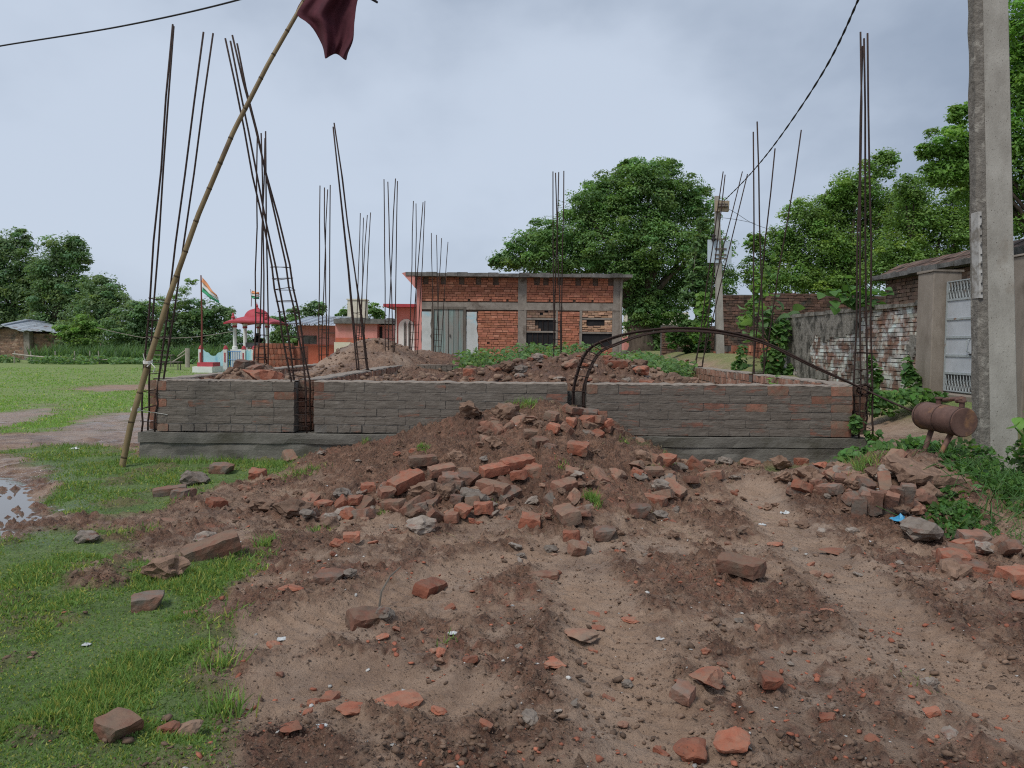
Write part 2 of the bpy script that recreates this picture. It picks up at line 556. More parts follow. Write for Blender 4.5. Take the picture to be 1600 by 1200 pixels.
M_['wall_plaster'] = mat('mossy_plaster', (.15, .135, .112), (.30, .28, .245), (.05, .047, .038), scale=14, c3scale=4.0, c3thr=(.46, .62), bump=.9, bscale=22, bdist=.02, stretch=(1, 1, .8), speck=(.42, .41, .38))
M_['limed_brick'] = mat('lime_flaked_brick', (.13, .095, .078), (.26, .14, .10), (.50, .50, .46), scale=8, c3scale=3.0, c3thr=(.44, .58), bump=.7, bscale=30, tint=True)
M_['dark_brick'] = mat('dark_old_brick', (.085, .055, .043), (.17, .095, .07), (.06, .055, .045), scale=7, c3scale=2, bump=.8, bscale=20, bdist=.02, tint=True)
M_['buff_old'] = mat('buff_old_brick', (.22, .135, .095), (.34, .215, .155), (.12, .10, .08), scale=6, c3scale=2, bump=.7, tint=True)
M_['tile_roof'] = mat('old_roof_tile', (.08, .055, .042), (.15, .09, .068), (.08, .075, .06), scale=9, c3scale=3, bump=.7, tint=True)
M_['bark'] = mat('bark', (.06, .045, .033), (.13, .10, .075), scale=6, stretch=(1, 1, .3), bump=.8, bscale=14, bdist=.03)
M_['bark_pale'] = mat('pale_bark', (.19, .165, .13), (.30, .27, .22), scale=6, stretch=(1, 1, .3), bump=.5, bscale=14)
M_['stick'] = mat('dry_branch', (.30, .26, .21), (.44, .40, .34), bump=.3)
M_['pole_red'] = mat('rusted_red_paint', (.14, .045, .04), (.22, .07, .055), bump=.1)
M_['strip_paint'] = mat('worn_strip_paint', (.34, .33, .31), (.5, .49, .46), (.22, .2, .17), scale=9, c3scale=7, c3thr=(.5, .62), bump=.3)
M_['blue_plastic'] = mat('blue_plastic', (.04, .24, .44), (.10, .38, .58), scale=12, rough=.4, bump=.3, bscale=60)
M_['white_plastic'] = mat('white_plastic', (.40, .41, .41), (.60, .61, .6), scale=12, rough=.4, bump=.4, bscale=80)
M_['soil_clod'] = mat('soil_clod', (.10, .064, .044), (.225, .148, .104), scale=20, bump=.8, bscale=80, bdist=.005, tint=True)
M_['chip'] = mat('brick_chip', (.26, .085, .052), (.40, .15, .09), scale=25, bump=.6, bscale=90, tint=True)
M_['pale_chip'] = mat('pale_chip', (.30, .285, .26), (.52, .50, .47), scale=25, bump=.3, bscale=90, tint=True)
M_['dry_grass'] = mat('dry_stalk', (.22, .17, .09), (.33, .27, .16), bump=0, tint=True)
M_['panel_blue'] = mat('pale_blue_sheet', (.42, .50, .56), (.54, .62, .68), scale=2, bump=.1, rough=.5)
M_['box_tan'] = mat('tan_box', (.30, .24, .16), (.42, .34, .24), scale=4, bump=.2)

M_['leaf_banyan'] = leaf_mat('fig_leaves', (.15, .272, .09))
M_['leaf_dark'] = leaf_mat('dark_leaves', (.15, .245, .115))
M_['leaf_neem'] = leaf_mat('feathery_leaves', (.17, .295, .075))
M_['leaf_bright'] = leaf_mat('bright_leaves', (.17, .33, .07))
M_['leaf_weed'] = leaf_mat('weed_leaves', (.125, .225, .085))
M_['leaf_vine'] = leaf_mat('vine_leaves', (.085, .185, .05))
M_['leaf_crop'] = leaf_mat('tall_grass_leaves', (.12, .215, .085))
M_['grass'] = leaf_mat('grass_blades', (.180, .295, .085), trans=.38, rough=.7, spec=.2)


# ------------------------------------------------------------------ the ground
WALL_Y = 8.6            # front face of the foundation wall
COLX = (-4.05, -2.38, 0.74, 3.97)
ROWY = (8.74, 12.4, 16.5, 20.3, 24.0)
WALL_TOP = 0.934


def gpoly(pts):
    return np.array([tuple(G(x, y))[:2] for x, y in pts])


def sd_poly(x, y, P):
    """signed distance, negative inside"""
    d = np.full(x.shape, 1e9); ins = np.zeros(x.shape, bool)
    n = len(P)
    for i in range(n):
        ax, ay = P[i]; bx, by = P[(i + 1) % n]
        ex, ey = bx - ax, by - ay
        t = np.clip(((x - ax) * ex + (y - ay) * ey) / (ex * ex + ey * ey + 1e-12), 0, 1)
        d = np.minimum(d, np.hypot(x - ax - t * ex, y - ay - t * ey))
        c = ((ay > y) != (by > y))
        with np.errstate(divide='ignore', invalid='ignore'):
            ins ^= c & (x < (bx - ax) * (y - ay) / (by - ay + 1e-12) + ax)
    return np.where(ins, -d, d)


def d_line(x, y, P):
    d = np.full(x.shape, 1e9)
    for i in range(len(P) - 1):
        ax, ay = P[i]; bx, by = P[i + 1]
        ex, ey = bx - ax, by - ay
        t = np.clip(((x - ax) * ex + (y - ay) * ey) / (ex * ex + ey * ey + 1e-12), 0, 1)
        d = np.minimum(d, np.hypot(x - ax - t * ex, y - ay - t * ey))
    return d


GRASS = [gpoly(p) for p in (
    [(-900, 850), (0, 850), (70, 828), (230, 835), (190, 870), (110, 905), (170, 915), (235, 885), (300, 868), (385, 862), (400, 880),
     (345, 925), (325, 985), (350, 1040), (352, 1120), (390, 1290), (-900, 1290)],
    [(75, 800), (85, 770), (70, 742), (30, 715), (-10, 708), (100, 698), (205, 705), (212, 722), (490, 724), (440, 748), (350, 765), (285, 790),
     (245, 803), (150, 815)])]
BARE = [gpoly(p) for p in (
    [(-200, 655), (20, 645), (90, 630), (85, 650), (20, 667), (-200, 690)],
    [(125, 657), (170, 645), (260, 646), (250, 702), (60, 698), (-400, 700), (-400, 690), (40, 682), (90, 672)],
    [(105, 608), (150, 603), (320, 598), (320, 606), (150, 612)])]
FIELD = np.array([(-400, 11.1), (-5.9, 11.1), (-4.6, 13.0), (-4.4, 18), (-6, 30), (-8, 60), (-400, 400)])
SILT = [gpoly(p) for p in (
    [(360, 1060), (520, 985), (690, 1010), (650, 1060), (770, 1110), (700, 1165), (560, 1160), (420, 1130)],
    [(890, 1020), (960, 995), (1000, 1080), (1115, 1120), (1090, 1200), (850, 1210), (880, 1100)],
    [(915, 880), (1010, 860), (1000, 890), (930, 905)],
    [(1180, 1010), (1600, 1000), (1700, 1200), (1250, 1200)])]
RUTS = [np.array([tuple(G(x, y))[:2] for x, y in p]) for p in (
    [(1175, 775), (1255, 850), (1340, 930), (1450, 1030), (1640, 1150)],
    [(870, 850), (940, 960), (960, 1050), (1010, 1140), (1080, 1260)],
    [(420, 1000), (560, 960), (760, 880), (930, 850)],
    [(350, 1120), (520, 1060), (700, 1090)])]
PUDDLE = gpoly([(-500, 715), (-30, 722), (30, 737), (74, 752), (60, 773), (76, 792), (42, 812), (8, 836), (-80, 850), (-500, 850)])


def gauss(x, y, cx, cy, rx, ry):
    return np.exp(-(((x - cx) / rx) ** 2 + ((y - cy) / ry) ** 2))


def masks(x, y):
    j = (fbm(x * 3.1, y * 3.1, 3, 4) - .5) * .5
    jf = (fbm(x * .7, y * .7, 5, 4) - .5) * 2.2
    grass = np.zeros_like(x)
    for P in GRASS: grass = np.maximum(grass, ss(.10, -.12, sd_poly(x, y, P) + j))
    grass = np.maximum(grass, ss(.3, -.4, sd_poly(x, y, FIELD) + jf * .6))
    for P in BARE: grass *= 1 - ss(.15, -.12, sd_poly(x, y, P) + j * .7)
    bank = ss(6.1, 6.9, x + j) * ss(9.5, 11, y) * .9 * (1 - .3 * ss(17, 21, y))
    foot = gauss(x, y, 2.7, 8.2, 1.5, .25) * .7
    grass = np.maximum(grass, np.maximum(bank, foot * ss(.4, .6, fbm(x * 5, y * 5, 9, 3))))
    grass = np.maximum(grass, ss(3.6, 4.4, x) * ss(3.0, 5.0, y) * ss(9.0, 8.0, y) * .8)
    grass = grass * (1 - .45 * ss(.63, .71, fbm(x * 1.9, y * 1.9, 205, 4)) * ss(12, 9, y))
    silt = np.zeros_like(x)
    for P in SILT: silt = np.maximum(silt, ss(.12, -.10, sd_poly(x, y, P) + j * .8))
    rd = np.full(x.shape, 9.)
    for P in RUTS: rd = np.minimum(rd, d_line(x, y, P) + j * .22)
    silt = np.maximum(silt, ss(.16, .06, rd))
    silt = np.maximum(silt, ss(.48, .6, fbm(x * 1.3, y * 1.3, 21, 4)) * .6) * (1 - .85 * ss(.03, .12, mound_front(x, y)))
    silt = np.maximum(silt, ss(4.2, 4.8, x) * ss(8.6, 9.4, y) * .9)
    silt = np.maximum(silt, ss(-3.2, -3.8, x) * .8)
    isl = ss(.42, .60, .45 * fbm(x * 3.1, y * 3.1, 103, 3) + .55 * fbm(x * 8.5, y * 8.5, 101, 4, .66)) * ss(14, 9, y)      # islands of crumbs between smooth silt
    silt = silt * (1 - isl * .7) + (1 - isl) * .42 * (1 - silt) * (1 - .75 * ss(.03, .12, mound_front(x, y)))
    silt = np.maximum(silt, ss(.36, .12, rd) * .95)
    return grass, silt * (1 - grass), rd


def mound_front(x, y):
    dx = x - .25
    rx = np.where(dx < 0, 2.85, 1.6)
    r = np.sqrt((dx / rx) ** 2 + (np.maximum(8.45 - y, 0) / 3.05) ** 2 + 1e-6)
    prof = np.clip(1 - r, 0, 1) ** np.where(dx < 0, 1.18, .78)
    top = .66
    w = fbm(x * 1.7, y * 1.7, 31, 4) - .5
    m = top * prof * (1 + .35 * w * ss(0, .4, prof))
    return np.minimum(m, .60 + .08 * w)


def H(x, y, fine=True):
    x = np.asarray(x, float); y = np.asarray(y, float)
    z = (fbm(x * .5, y * .5, 41, 3) - .5) * .05
    inside = ss(-4.02, -3.97, x) * ss(3.96, 3.90, x) * ss(8.85, 8.93, y) * ss(25.2, 24.6, y)
    out = (1 - inside)
    # outside
    zo = .035 * ss(5.5, 8.3, y) * ss(-7, -4.6, x) * ss(9, 5, x)
    mf = mound_front(x, y) * ss(8.78, 8.68, y)
    mp = ss(.02, .25, mf)
    mf = mf + mp * ((fbm(x * 2.9, y * 2.9, 33, 5, .6) - .5) * .27 + .05 * (np.abs(fbm(x * 6.5, y * 6.5, 35, 3) - .5)) * 2) + .07 * gauss(x, y, -.55, 6.75, .75, .35)
    zo = zo + mf
    zo = zo + .42 * gauss(x, y, 3.45, 6.6, .62, .62) + .10 * gauss(x, y, 2.75, 7.1, .55, .4) + .08 * gauss(x, y, 1.9, 7.4, .6, .5)
    zo = zo + .12 * ss(3.3, 4.3, x) * ss(4.2, 5.8, y) * ss(9, 7.5, y)
    zo = zo + .5 * ss(5.7, 7.3, x) * ss(9.3, 12.5, y)
    zo = zo + .62 * ss(19, 26, y) * ss(-6.5, -4.2, x) * ss(30, 7.6, x)
    zo = zo + .05 * ss(2.8, 1.0, y)
    # the filled inside of the foundation
    zi = .80 * ss(4.2, 1.5, x) + .62 * (1 - ss(4.2, 1.5, x))
    zi = zi - .16 * ss(12.5, 15.5, y) * ss(-2.6, -2.0, x) + .03 * ss(9.6, 8.9, y)
    zi = zi - .1 * ss(-2.5, -2.3, x) * 0
    lump = .8 + .5 * (fbm(x * 1.9, y * 1.9, 51, 4))
    zi = zi + .36 * gauss(x, y, .95, 10.9, 1.45, 1.0) * lump + .12 * gauss(x, y, -.5, 10.2, .8, .6) * lump
    zi = zi + .26 * gauss(x, y, -3.4, 10.1, .42, .55) * lump
    zi = zi + .62 * gauss(x, y, -3.05, 17.6, 1.25, 2.0) * lump + .45 * gauss(x, y, -2.0, 21.2, 1.2, 1.4)
    zi = zi + .28 * gauss(x, y, 1.4, 17.4, 2.2, 1.7)
    z = z + zo * out + zi * inside
    pd = sd_poly(x, y, PUDDLE)
    z = z - .065 * ss(.22, -.2, pd)
    if fine:
        grass, silt, rd = masks(x, y)
        near = ss(40, 12, y)
        dirt = (1 - grass) * (1 - .78 * silt)
        c1 = fbm(x * 5.5, y * 5.5, 61, 5, .6) - .5
        c2 = np.abs(fbm(x * 16, y * 16, 71, 4, .6) - .5)
        c3 = np.clip(fbm(x * 27, y * 27, 81, 3, .55) - .52, 0, 1)
        z = z + near * dirt * .028 + near * dirt * (c1 * .11 - c2 * .12 + c3 * .19)
        z = z + near * silt * (c1 * .02 + (fbm(x * 9, y * 9, 91, 3) - .5) * .012)
        z = z + near * grass * (c1 * .05)
        # wheel ruts: a shallow trough with lug marks and pushed-up sides
        rut = ss(.22, .08, rd)
        z = z - .028 * rut + .018 * gauss(rd, 0, .29, 0, .06, 1) + .012 * rut * np.sin((x * .7 + y) * 60) * ss(.45, .6, vnoise(x * 2, y * 2, 95))
    return z


def h1(x, y):
    return float(H(np.array([x]), np.array([y]))[0])


def ground_hit(px, py):
    """where the line of sight through a place in the photograph meets the ground"""
    d = ray(px, py)
    t = np.linspace(1.5, 30, 1400)
    x, y, z = d.x * t, d.y * t, CAM_H + d.z * t
    hz = H(x, y, False)
    k = np.argmax(z < hz)
    if z[k] >= hz[k]: k = len(t) - 1
    return Vector((x[k], y[k], h1(x[k], y[k])))


def axis(a, b, step, lo, hi, g=1.13):
    c = list(np.arange(a, b + 1e-6, step))
    s = step; p = b
    while p < hi:
        s = min(s * g, 40); p += s; c.append(p)
    s = step; p = a
    while p > lo:
        s = min(s * g, 40); p -= s; c.insert(0, p)
    return np.array(c)


gx = axis(-4.4, 4.4, .021, -500, 500)
gy = np.concatenate([axis(2.2, 9.0, .0195, -60, 9.0)[:-1], np.arange(9.0, 27, .07), axis(27, 27.2, .1, 27, 900, 1.1)])
XX, YY = np.meshgrid(gx, gy)
gm, sm, rdm = masks(XX.ravel(), YY.ravel())
ZZ = H(XX.ravel(), YY.ravel())
nx, ny = len(gx), len(gy)
ii = (np.arange(ny - 1)[:, None] * nx + np.arange(nx - 1)[None]).ravel()
gf = np.stack([ii, ii + 1, ii + nx + 1, ii + nx], 1)
redm = ss(.55, .72, fbm(XX.ravel() * 2.2, YY.ravel() * 2.2, 111, 4)) * ss(12, 8, YY.ravel())
wetm = np.maximum(ss(.9, -.1, sd_poly(XX.ravel(), YY.ravel(), PUDDLE)), .85 * ss(.3, -.3, np.minimum(sd_poly(XX.ravel(), YY.ravel(), BARE[1]), sd_poly(XX.ravel(), YY.ravel(), BARE[0]))))


def ground_mat():
    m, nt, b = new_mat('trodden_earth_and_grass')
    p = wpos(nt)
    a = nt.nodes.new('ShaderNodeAttribute'); a.attribute_name = 'mask'
    s = nt.nodes.new('ShaderNodeSeparateColor'); nt.links.new(a.outputs['Color'], s.inputs[0])
    n_big = noise(nt, p, 1.1, 6, .6)
    n_mid = noise(nt, p, 7, 7, .65)
    n_fin = noise(nt, p, 38, 6, .7)
    clod = ramp(nt, n_mid, [(.3, (.110, .057, .037)), (.52, (.200, .108, .070)), (.72, (.290, .170, .113))])
    clod = mixc(nt, ramp(nt, n_fin, [(.38, .8), (.52, 0.)]), clod, (.070, .043, .030))
    clod = mixc(nt, ramp(nt, noise(nt, p, 70, 4, .65), [(.56, 0.), (.68, .55)]), clod, (.37, .26, .185))
    red = ramp(nt, noise(nt, p, 21, 5, .6), [(.45, (.20, .105, .072)), (.62, (.30, .125, .08))])
    rf = math_(nt, 'MULTIPLY', s.outputs['Blue'], ramp(nt, noise(nt, p, 11, 5, .65), [(.46, 0.), (.6, .9)]))
    clod = mixc(nt, rf, clod, red)
    silt = ramp(nt, n_mid, [(.3, (.272, .176, .118)), (.7, (.392, .270, .190))])
    silt = mixc(nt, ramp(nt, n_fin, [(.62, 0.), (.72, .8)]), silt, (.13, .085, .06))
    silt = mixc(nt, ramp(nt, n_big, [(.45, 0.), (.7, .45)]), silt, (.33, .275, .23))
    gf_ = math_(nt, 'ADD', s.outputs['Green'], math_(nt, 'MULTIPLY_ADD', noise(nt, p, 16, 7, .7), 1.5, -.75))
    silt = mixc(nt, ramp(nt, noise(nt, p, 120, 3, .6), [(.60, 0.), (.68, .75)]), silt, (.12, .078, .055))
    clod = mixc(nt, ramp(nt, noise(nt, p, 150, 3, .6), [(.58, 0.), (.66, .8)]), clod, (.06, .037, .026))
    earth = mixc(nt, ramp(nt, gf_, [(.15, 0.), (.8, 1.)]), clod, silt)
    gr = ramp(nt, noise(nt, p, 2.2, 7, .68), [(.3, (.165, .230, .070)), (.5, (.235, .305, .098)), (.72, (.305, .360, .135))])
    near = ramp(nt, noise(nt, p, 3.0, 7, .68), [(.3, (.085, .135, .040)), (.5, (.130, .195, .060)), (.72, (.190, .245, .090))])
    sy = nt.nodes.new('ShaderNodeSeparateXYZ'); nt.links.new(p, sy.inputs[0])
    turf = nt.nodes.new('ShaderNodeMapRange'); turf.inputs[1].default_value = 8.5; turf.inputs[2].default_value = 13.0
    nt.links.new(sy.outputs['Y'], turf.inputs[0])           # rank grass by the plot, mown paler turf out on the field
    gr = mixc(nt, turf.outputs[0], near, gr)
    gr = mixc(nt, ramp(nt, noise(nt, p, .55, 6, .7), [(.56, 0.), (.72, .55)]), gr, (.235, .225, .115))
    gr = mixc(nt, ramp(nt, n_fin, [(.38, .5), (.55, 0.)]), gr, (.06, .08, .028))
    damp = ramp(nt, noise(nt, p, 1.25, 6, .62, .4), [(.50, 0.), (.60, 1.)])
    earth = mixc(nt, math_(nt, 'MULTIPLY', damp, .55), earth, mixc(nt, 1.0, earth, (.60, .56, .54), 'MULTIPLY'))
    col = mixc(nt, s.outputs['Red'], earth, gr)
    nt.links.new(col, b.inputs['Base Color'])
    wa = a.outputs['Alpha']
    b.inputs['Specular IOR Level'].default_value = .3
    nt.links.new(math_(nt, 'MULTIPLY_ADD', wa, -.55, math_(nt, 'SUBTRACT', math_(nt, 'MULTIPLY_ADD', s.outputs['Green'], -.22, .92), math_(nt, 'MULTIPLY', damp, .26))), b.inputs['Roughness'])
    vo = nd(nt, 'ShaderNodeTexVoronoi', Scale=34.0, Randomness=1.0)
    nt.links.new(p, vo.inputs['Vector'])
    hgt = math_(nt, 'ADD', noise(nt, p, 26, 8, .72), math_(nt, 'MULTIPLY', noise(nt, p, 90, 4, .6), .45))
    hgt = math_(nt, 'SUBTRACT', hgt, math_(nt, 'MULTIPLY', vo.outputs['Distance'], math_(nt, 'MULTIPLY_ADD', s.outputs['Green'], -.45, .55)))
    bumpit(nt, b, hgt, 1.0, .026)
    return m


M_['ground'] = ground_mat()
mk = np.stack([gm, sm, redm, wetm], 1)
me = mesh_np('ground', np.stack([XX.ravel(), YY.ravel(), ZZ], 1), gf, M_['ground'], masks=mk, smooth=True)
ground = bpy.data.objects.new('ground', me)
COL.objects.link(ground)
tag(ground, 'muddy churned earth running into a green grass field', 'ground', kind='structure')

# standing rain water on the field
wm, wnt, wb = new_mat('rain_water')
wb.inputs['Base Color'].default_value = (.13, .11, .09, 1)
wb.inputs['Roughness'].default_value = .035
wb.inputs['Specular IOR Level'].default_value = .6
bumpit(wnt, wb, noise(wnt, wpos(wnt), 9, 3), .03, .01)
px0, px1 = PUDDLE[:, 0].min() - .6, PUDDLE[:, 0].max() + .6
py0, py1 = PUDDLE[:, 1].min() - .6, PUDDLE[:, 1].max() + .6
b = MB()
b._a([(px0, py0, -.012), (px1, py0, -.012), (px1, py1, -.012), (px0, py1, -.012)], [(0, 1, 2, 3)])
tag(b.build('rain_puddle_water', wm), 'shallow rain puddle at the edge of the grass', 'puddle', kind='structure')


# ------------------------------------------------------------------ bricks
def brick_mesh(name, l, w, h, m, seed, chip=.006, nx=5, ny=3, nz=2, cut=0.0, rnd=1.0):
    """a block with a little give in every face, and optionally a broken corner or end"""
    r = random.Random(seed)
    idx = {}; vs = []; fs = []

    def vid(i, j, k):
        if (i, j, k) not in idx:
            idx[(i, j, k)] = len(vs)
            edge = (i in (0, nx)) + (j in (0, ny)) + (k in (0, nz))
            x, y, z = (i / nx - .5) * l, (j / ny - .5) * w, (k / nz - .5) * h
            q = .06 if edge == 3 else (.03 if edge == 2 else 0)
            q *= rnd
            x -= x * q * 1.0; y -= y * q * 1.5; z -= z * q * 2
            c = chip * (1.5 if edge >= 2 else .6)
            p = Vector((x + r.uniform(-c, c), y + r.uniform(-c, c), z + r.uniform(-c, c)))
            if cut:
                n = Vector((1, r_cut[0], r_cut[1])).normalized()
                e = p.dot(n) - (l * .5 - cut * l)
                if e > 0: p = p - n * (e * r.uniform(.85, 1.1))
            vs.append(tuple(p))
        return idx[(i, j, k)]
    r_cut = (r.uniform(-.9, .9), r.uniform(-.7, .7))
    for i in range(nx):
        for j in range(ny):
            for k, d in ((0, 1), (nz, 0)):
                q = [vid(i, j, k), vid(i + 1, j, k), vid(i + 1, j + 1, k), vid(i, j + 1, k)]
                fs.append(tuple(q[::-1] if d else q))
    for i in range(nx):
        for k in range(nz):
            for j, d in ((0, 0), (ny, 1)):
                q = [vid(i, j, k), vid(i + 1, j, k), vid(i + 1, j, k + 1), vid(i, j, k + 1)]
                fs.append(tuple(q[::-1] if d else q))
    for j in range(ny):
        for k in range(nz):
            for i, d in ((0, 1), (nx, 0)):
                q = [vid(i, j, k), vid(i, j + 1, k), vid(i, j + 1, k + 1), vid(i, j, k + 1)]
                fs.append(tuple(q[::-1] if d else q))
    me = bpy.data.meshes.new(name)
    me.from_pydata(vs, [], fs)
    me.materials.append(m)
    return me


def strip_bricks(parent, name, meshes, a, b, z0, z1, along, face, gap=.008, width=.235, jit=.003, skip=(), side=1.0):
    """a row of bricks from a to b along X or Y; meshes are unit blocks scaled to size"""
    n = max(1, round((b - a) / width)); w = (b - a) / n
    out = []
    for i in range(n):
        if i in skip: continue
        c = a + (i + .5) * w + random.uniform(-.004, .004)
        me = random.choice(meshes)
        dz = random.uniform(-jit, jit); dy = random.uniform(-jit, jit) * 1.6
        loc = (c, face + dy, (z0 + z1) / 2 + dz) if along == 'X' else (face + dy, c, (z0 + z1) / 2 + dz)
        rot = (random.uniform(-.01, .01), random.uniform(-.012, .012), random.uniform(-.012, .012) + (0 if along == 'X' else math.pi / 2))
        out.append(put(name, me, parent, loc, rot, ((w - gap * side * random.uniform(.3, 1.2)), .1, (z1 - z0 - gap * random.uniform(.5, 1.2)))))
    return out


U = {}
for key in ('smear_grey', 'smear_red', 'red_brick', 'old_brick', 'edge_brick', 'muddy_brick'):
    U[key] = [brick_mesh('unit_brick', 1, 1, 1, M_[key], 100 + i, chip=.013, nx=6, ny=2, nz=3, rnd=.35) for i in range(7)]

# ------------------------------------------------------------------ front wall of the foundation, on its ground beam
fw = empty('foundation_wall', (-.05, WALL_Y, 0), 'low grey cement-wiped brick wall in three bays facing the rubble heap', 'wall')
BAYS = [(WX(243, WALL_Y), WX(459, WALL_Y)), (WX(490, WALL_Y), WX(887, WALL_Y)), (WX(918, WALL_Y), WX(1334, WALL_Y))]
Z0 = .352
CRS = [(Z0, Z0 + .094), (Z0 + .094, Z0 + .186), (Z0 + .186, Z0 + .278), (Z0 + .278, Z0 + .370), (Z0 + .370, Z0 + .462), (Z0 + .462, WALL_TOP - .012)]
for bi, (xa, xb) in enumerate(BAYS):
    c = MB()
    c.box(xa + .005, xb - .005, WALL_Y + .002, WALL_Y + .225, Z0 + .004, WALL_TOP - .02)
    c.build('mortar_core', M_['mortar_core'], fw)
    for ci, (za, zb) in enumerate(CRS):
        key = 'smear_red' if bi == 2 else 'smear_grey'
        face = WALL_Y + .046
        if ci == 0 and bi < 2:
            row = strip_bricks(fw, 'brick', U[key], xa, xb, za, zb, 'X', face, gap=.017, width=.135, jit=.005)
        else:
            off = (ci % 2) * .118
            if off:
                row = strip_bricks(fw, 'brick', U[key], xa, xa + off, za, zb, 'X', face, width=.118, gap=.004, side=0)
                row += strip_bricks(fw, 'brick', U[key], xa + off, xb, za, zb, 'X', face, gap=.0035, jit=.002, side=-.3)
            else:
                row = strip_bricks(fw, 'brick', U[key], xa, xb, za, zb, 'X', face, gap=.0035, jit=.002, side=-.3)
        for o in (row[0], row[-1]):                       # the ends beside the column pockets were never wiped over
            if random.random() < .75: o.data = random.choice(U['smear_red' if random.random() < .55 else 'muddy_brick'])
        if bi == 2:
            for o in row:
                if random.random() < (.14 if ci == 5 else .02): o.data = random.choice(U['muddy_brick'])
    # mortar skim along the top
    n = 60
    vs = []; fs = []
    for i in range(n + 1):
        x = xa + (xb - xa) * i / n
        e = random.uniform(-.006, .014)
        t = WALL_TOP + random.uniform(-.006, .006)
        vs += [(x, WALL_Y + .004 + e, t - .012), (x, WALL_Y + .012 + e, t), (x, WALL_Y + .23, t + random.uniform(-.004, .006)), (x, WALL_Y + .235, t - .02)]
    for i in range(n):
        for k in range(3): fs.append((i * 4 + k, i * 4 + 4 + k, i * 4 + 5 + k, i * 4 + 1 + k))
    MB()._a(vs, fs).build('mortar_top', M_['mortar_cap'], fw)


def rough_beam(name, xa, xb, y0, y1, z0, z1, m, parent, amp=.012, seed=0):
    nxs = int((xb - xa) / .07); nzs = max(2, int((z1 - z0) / .05))
    vs = []; fs = []
    cols = nzs + 1 + 2
    for i in range(nxs + 1):
        x = xa + (xb - xa) * i / nxs
        for k in range(nzs + 1):
            z = z0 + (z1 - z0) * k / nzs
            d = amp * 2 * (float(fbm(np.array([x * 2.5 + seed]), np.array([z * 9 + seed * 3]), 5, 4)[0]) - .5)
            vs.append((x, y0 + d, z + (0 if 0 < k < nzs else d * .5)))
        vs += [(x, y1, z1 - .002), (x, y1, z0)]
    for i in range(nxs):
        for k in range(cols - 1):
            fs.append((i * cols + k, (i + 1) * cols + k, (i + 1) * cols + k + 1, i * cols + k + 1))
    fs.append(tuple(range(cols))); fs.append(tuple(nxs * cols + k for k in range(cols - 1, -1, -1)))
    return MB()._a(vs, fs).build(name, m, parent)


BL, BR = WX(211, WALL_Y - .1), WX(1367, WALL_Y - .1)
rough_beam('ground_beam', BL, BR, WALL_Y - .075, WALL_Y + .3, .232, .345, M_['concrete'], fw, .022, 1)
rough_beam('ground_beam', BL + .01, BR - .005, WALL_Y - .062, WALL_Y + .29, .03, .226, M_['concrete'], fw, .03, 4)
strip_bricks(fw, 'brick', U['old_brick'], BL + .35, -2.2, -.055, .028, 'X', WALL_Y - .045, gap=.014, width=.15)
for xa, xb, key in ((WX(454, 8.8), WX(498, 8.8), 'muddy_brick'),):   # red back of the second column pocket
    for ci, (za, zb) in enumerate(CRS):
        strip_bricks(fw, 'brick', U[key], xa - .02, xb + .02, za, zb, 'X', WALL_Y + .25, width=.2)
cp = MB(); cp.box(COLX[2] - .14, COLX[2] + .16, WALL_Y + .20, WALL_Y + .24, Z0, WALL_TOP - .10)
cp.build('pocket_back', M_['mortar_core'], fw)


# ------------------------------------------------------------------ side and cross walls of the foundation
def side_wall(name, label, x, face_side, y0, y1, gaps=(), rows=3, key='edge_brick', on_edge=2):
    t = empty(name, (x, (y0 + y1) / 2, 0), label, 'wall')
    spans = []; a = y0
    for g in gaps:
        spans.append((a, g - .12)); a = g + .12
    spans.append((a, y1))
    for a, e in spans:
        c = MB(); c.box(x - .105, x + .105, a + .005, e - .005, 0, WALL_TOP - .03); c.build('mortar_core', M_['mortar_core'], t)
        z = WALL_TOP - .015
        for r in range(rows):
            hgt = .118 if r < on_edge else .09
            wid = .088 if r < on_edge else .24
            strip_bricks(t, 'brick', U[key], a, e, z - hgt, z, 'Y', x + face_side * .07, width=wid, gap=.010, jit=.006)
            z -= hgt
        n = int((e - a) / .15); vs = []; fs = []
        for i in range(n + 1):
            y = a + (e - a) * i / n; q = WALL_TOP + random.uniform(-.008, .006)
            vs += [(x - .118 + random.uniform(-.01, .01), y, q - .018), (x - .11, y, q), (x + .11, y, q), (x + .118 + random.uniform(-.01, .01), y, q - .018)]
        for i in range(n):
            for k in range(3): fs.append((i * 4 + k, i * 4 + 1 + k, i * 4 + 5 + k, i * 4 + 4 + k))
        MB()._a(vs, fs).build('mortar_top', M_['mortar_cap'], t)
    return t


side_wall('partition_wall', 'low partition wall of bricks on edge running back from the second rebar column', COLX[1], 1, 8.98, 16.55, (12.4,))
side_wall('side_wall', 'low brick wall running back along the alley side of the foundation', COLX[3], -1, 8.98, 17.2, (12.4, 16.5))
wl = side_wall('side_wall', 'low brick wall running back from the bamboo pole on the field side', COLX[0], 1, 8.90, 17.0, (12.4, 16.5), rows=2)
for o, x in ((wl, COLX[0]),):
    for ci, (za, zb) in enumerate(CRS):                  # its end shows as raw red bricks in the corner pocket
        strip_bricks(o, 'brick', U['muddy_brick'], x - .125, x + .115, za, zb, 'X', 8.86, width=.12 if ci % 2 else .24)
we = empty('wall_end', (COLX[3], 8.9, 0), 'raw toothed brick end of the foundation beside the corner rebar and tank', 'wall')
for ci, (za, zb) in enumerate(CRS):
    strip_bricks(we, 'brick', U['muddy_brick'], COLX[3] - .115, COLX[3] + .12, za, zb, 'X', 8.87, width=.12 if ci % 2 else .24)
cw = empty('cross_wall', (-1.6, 16.4, 0), 'short grey brick cross wall behind the partition in front of the green door', 'wall')
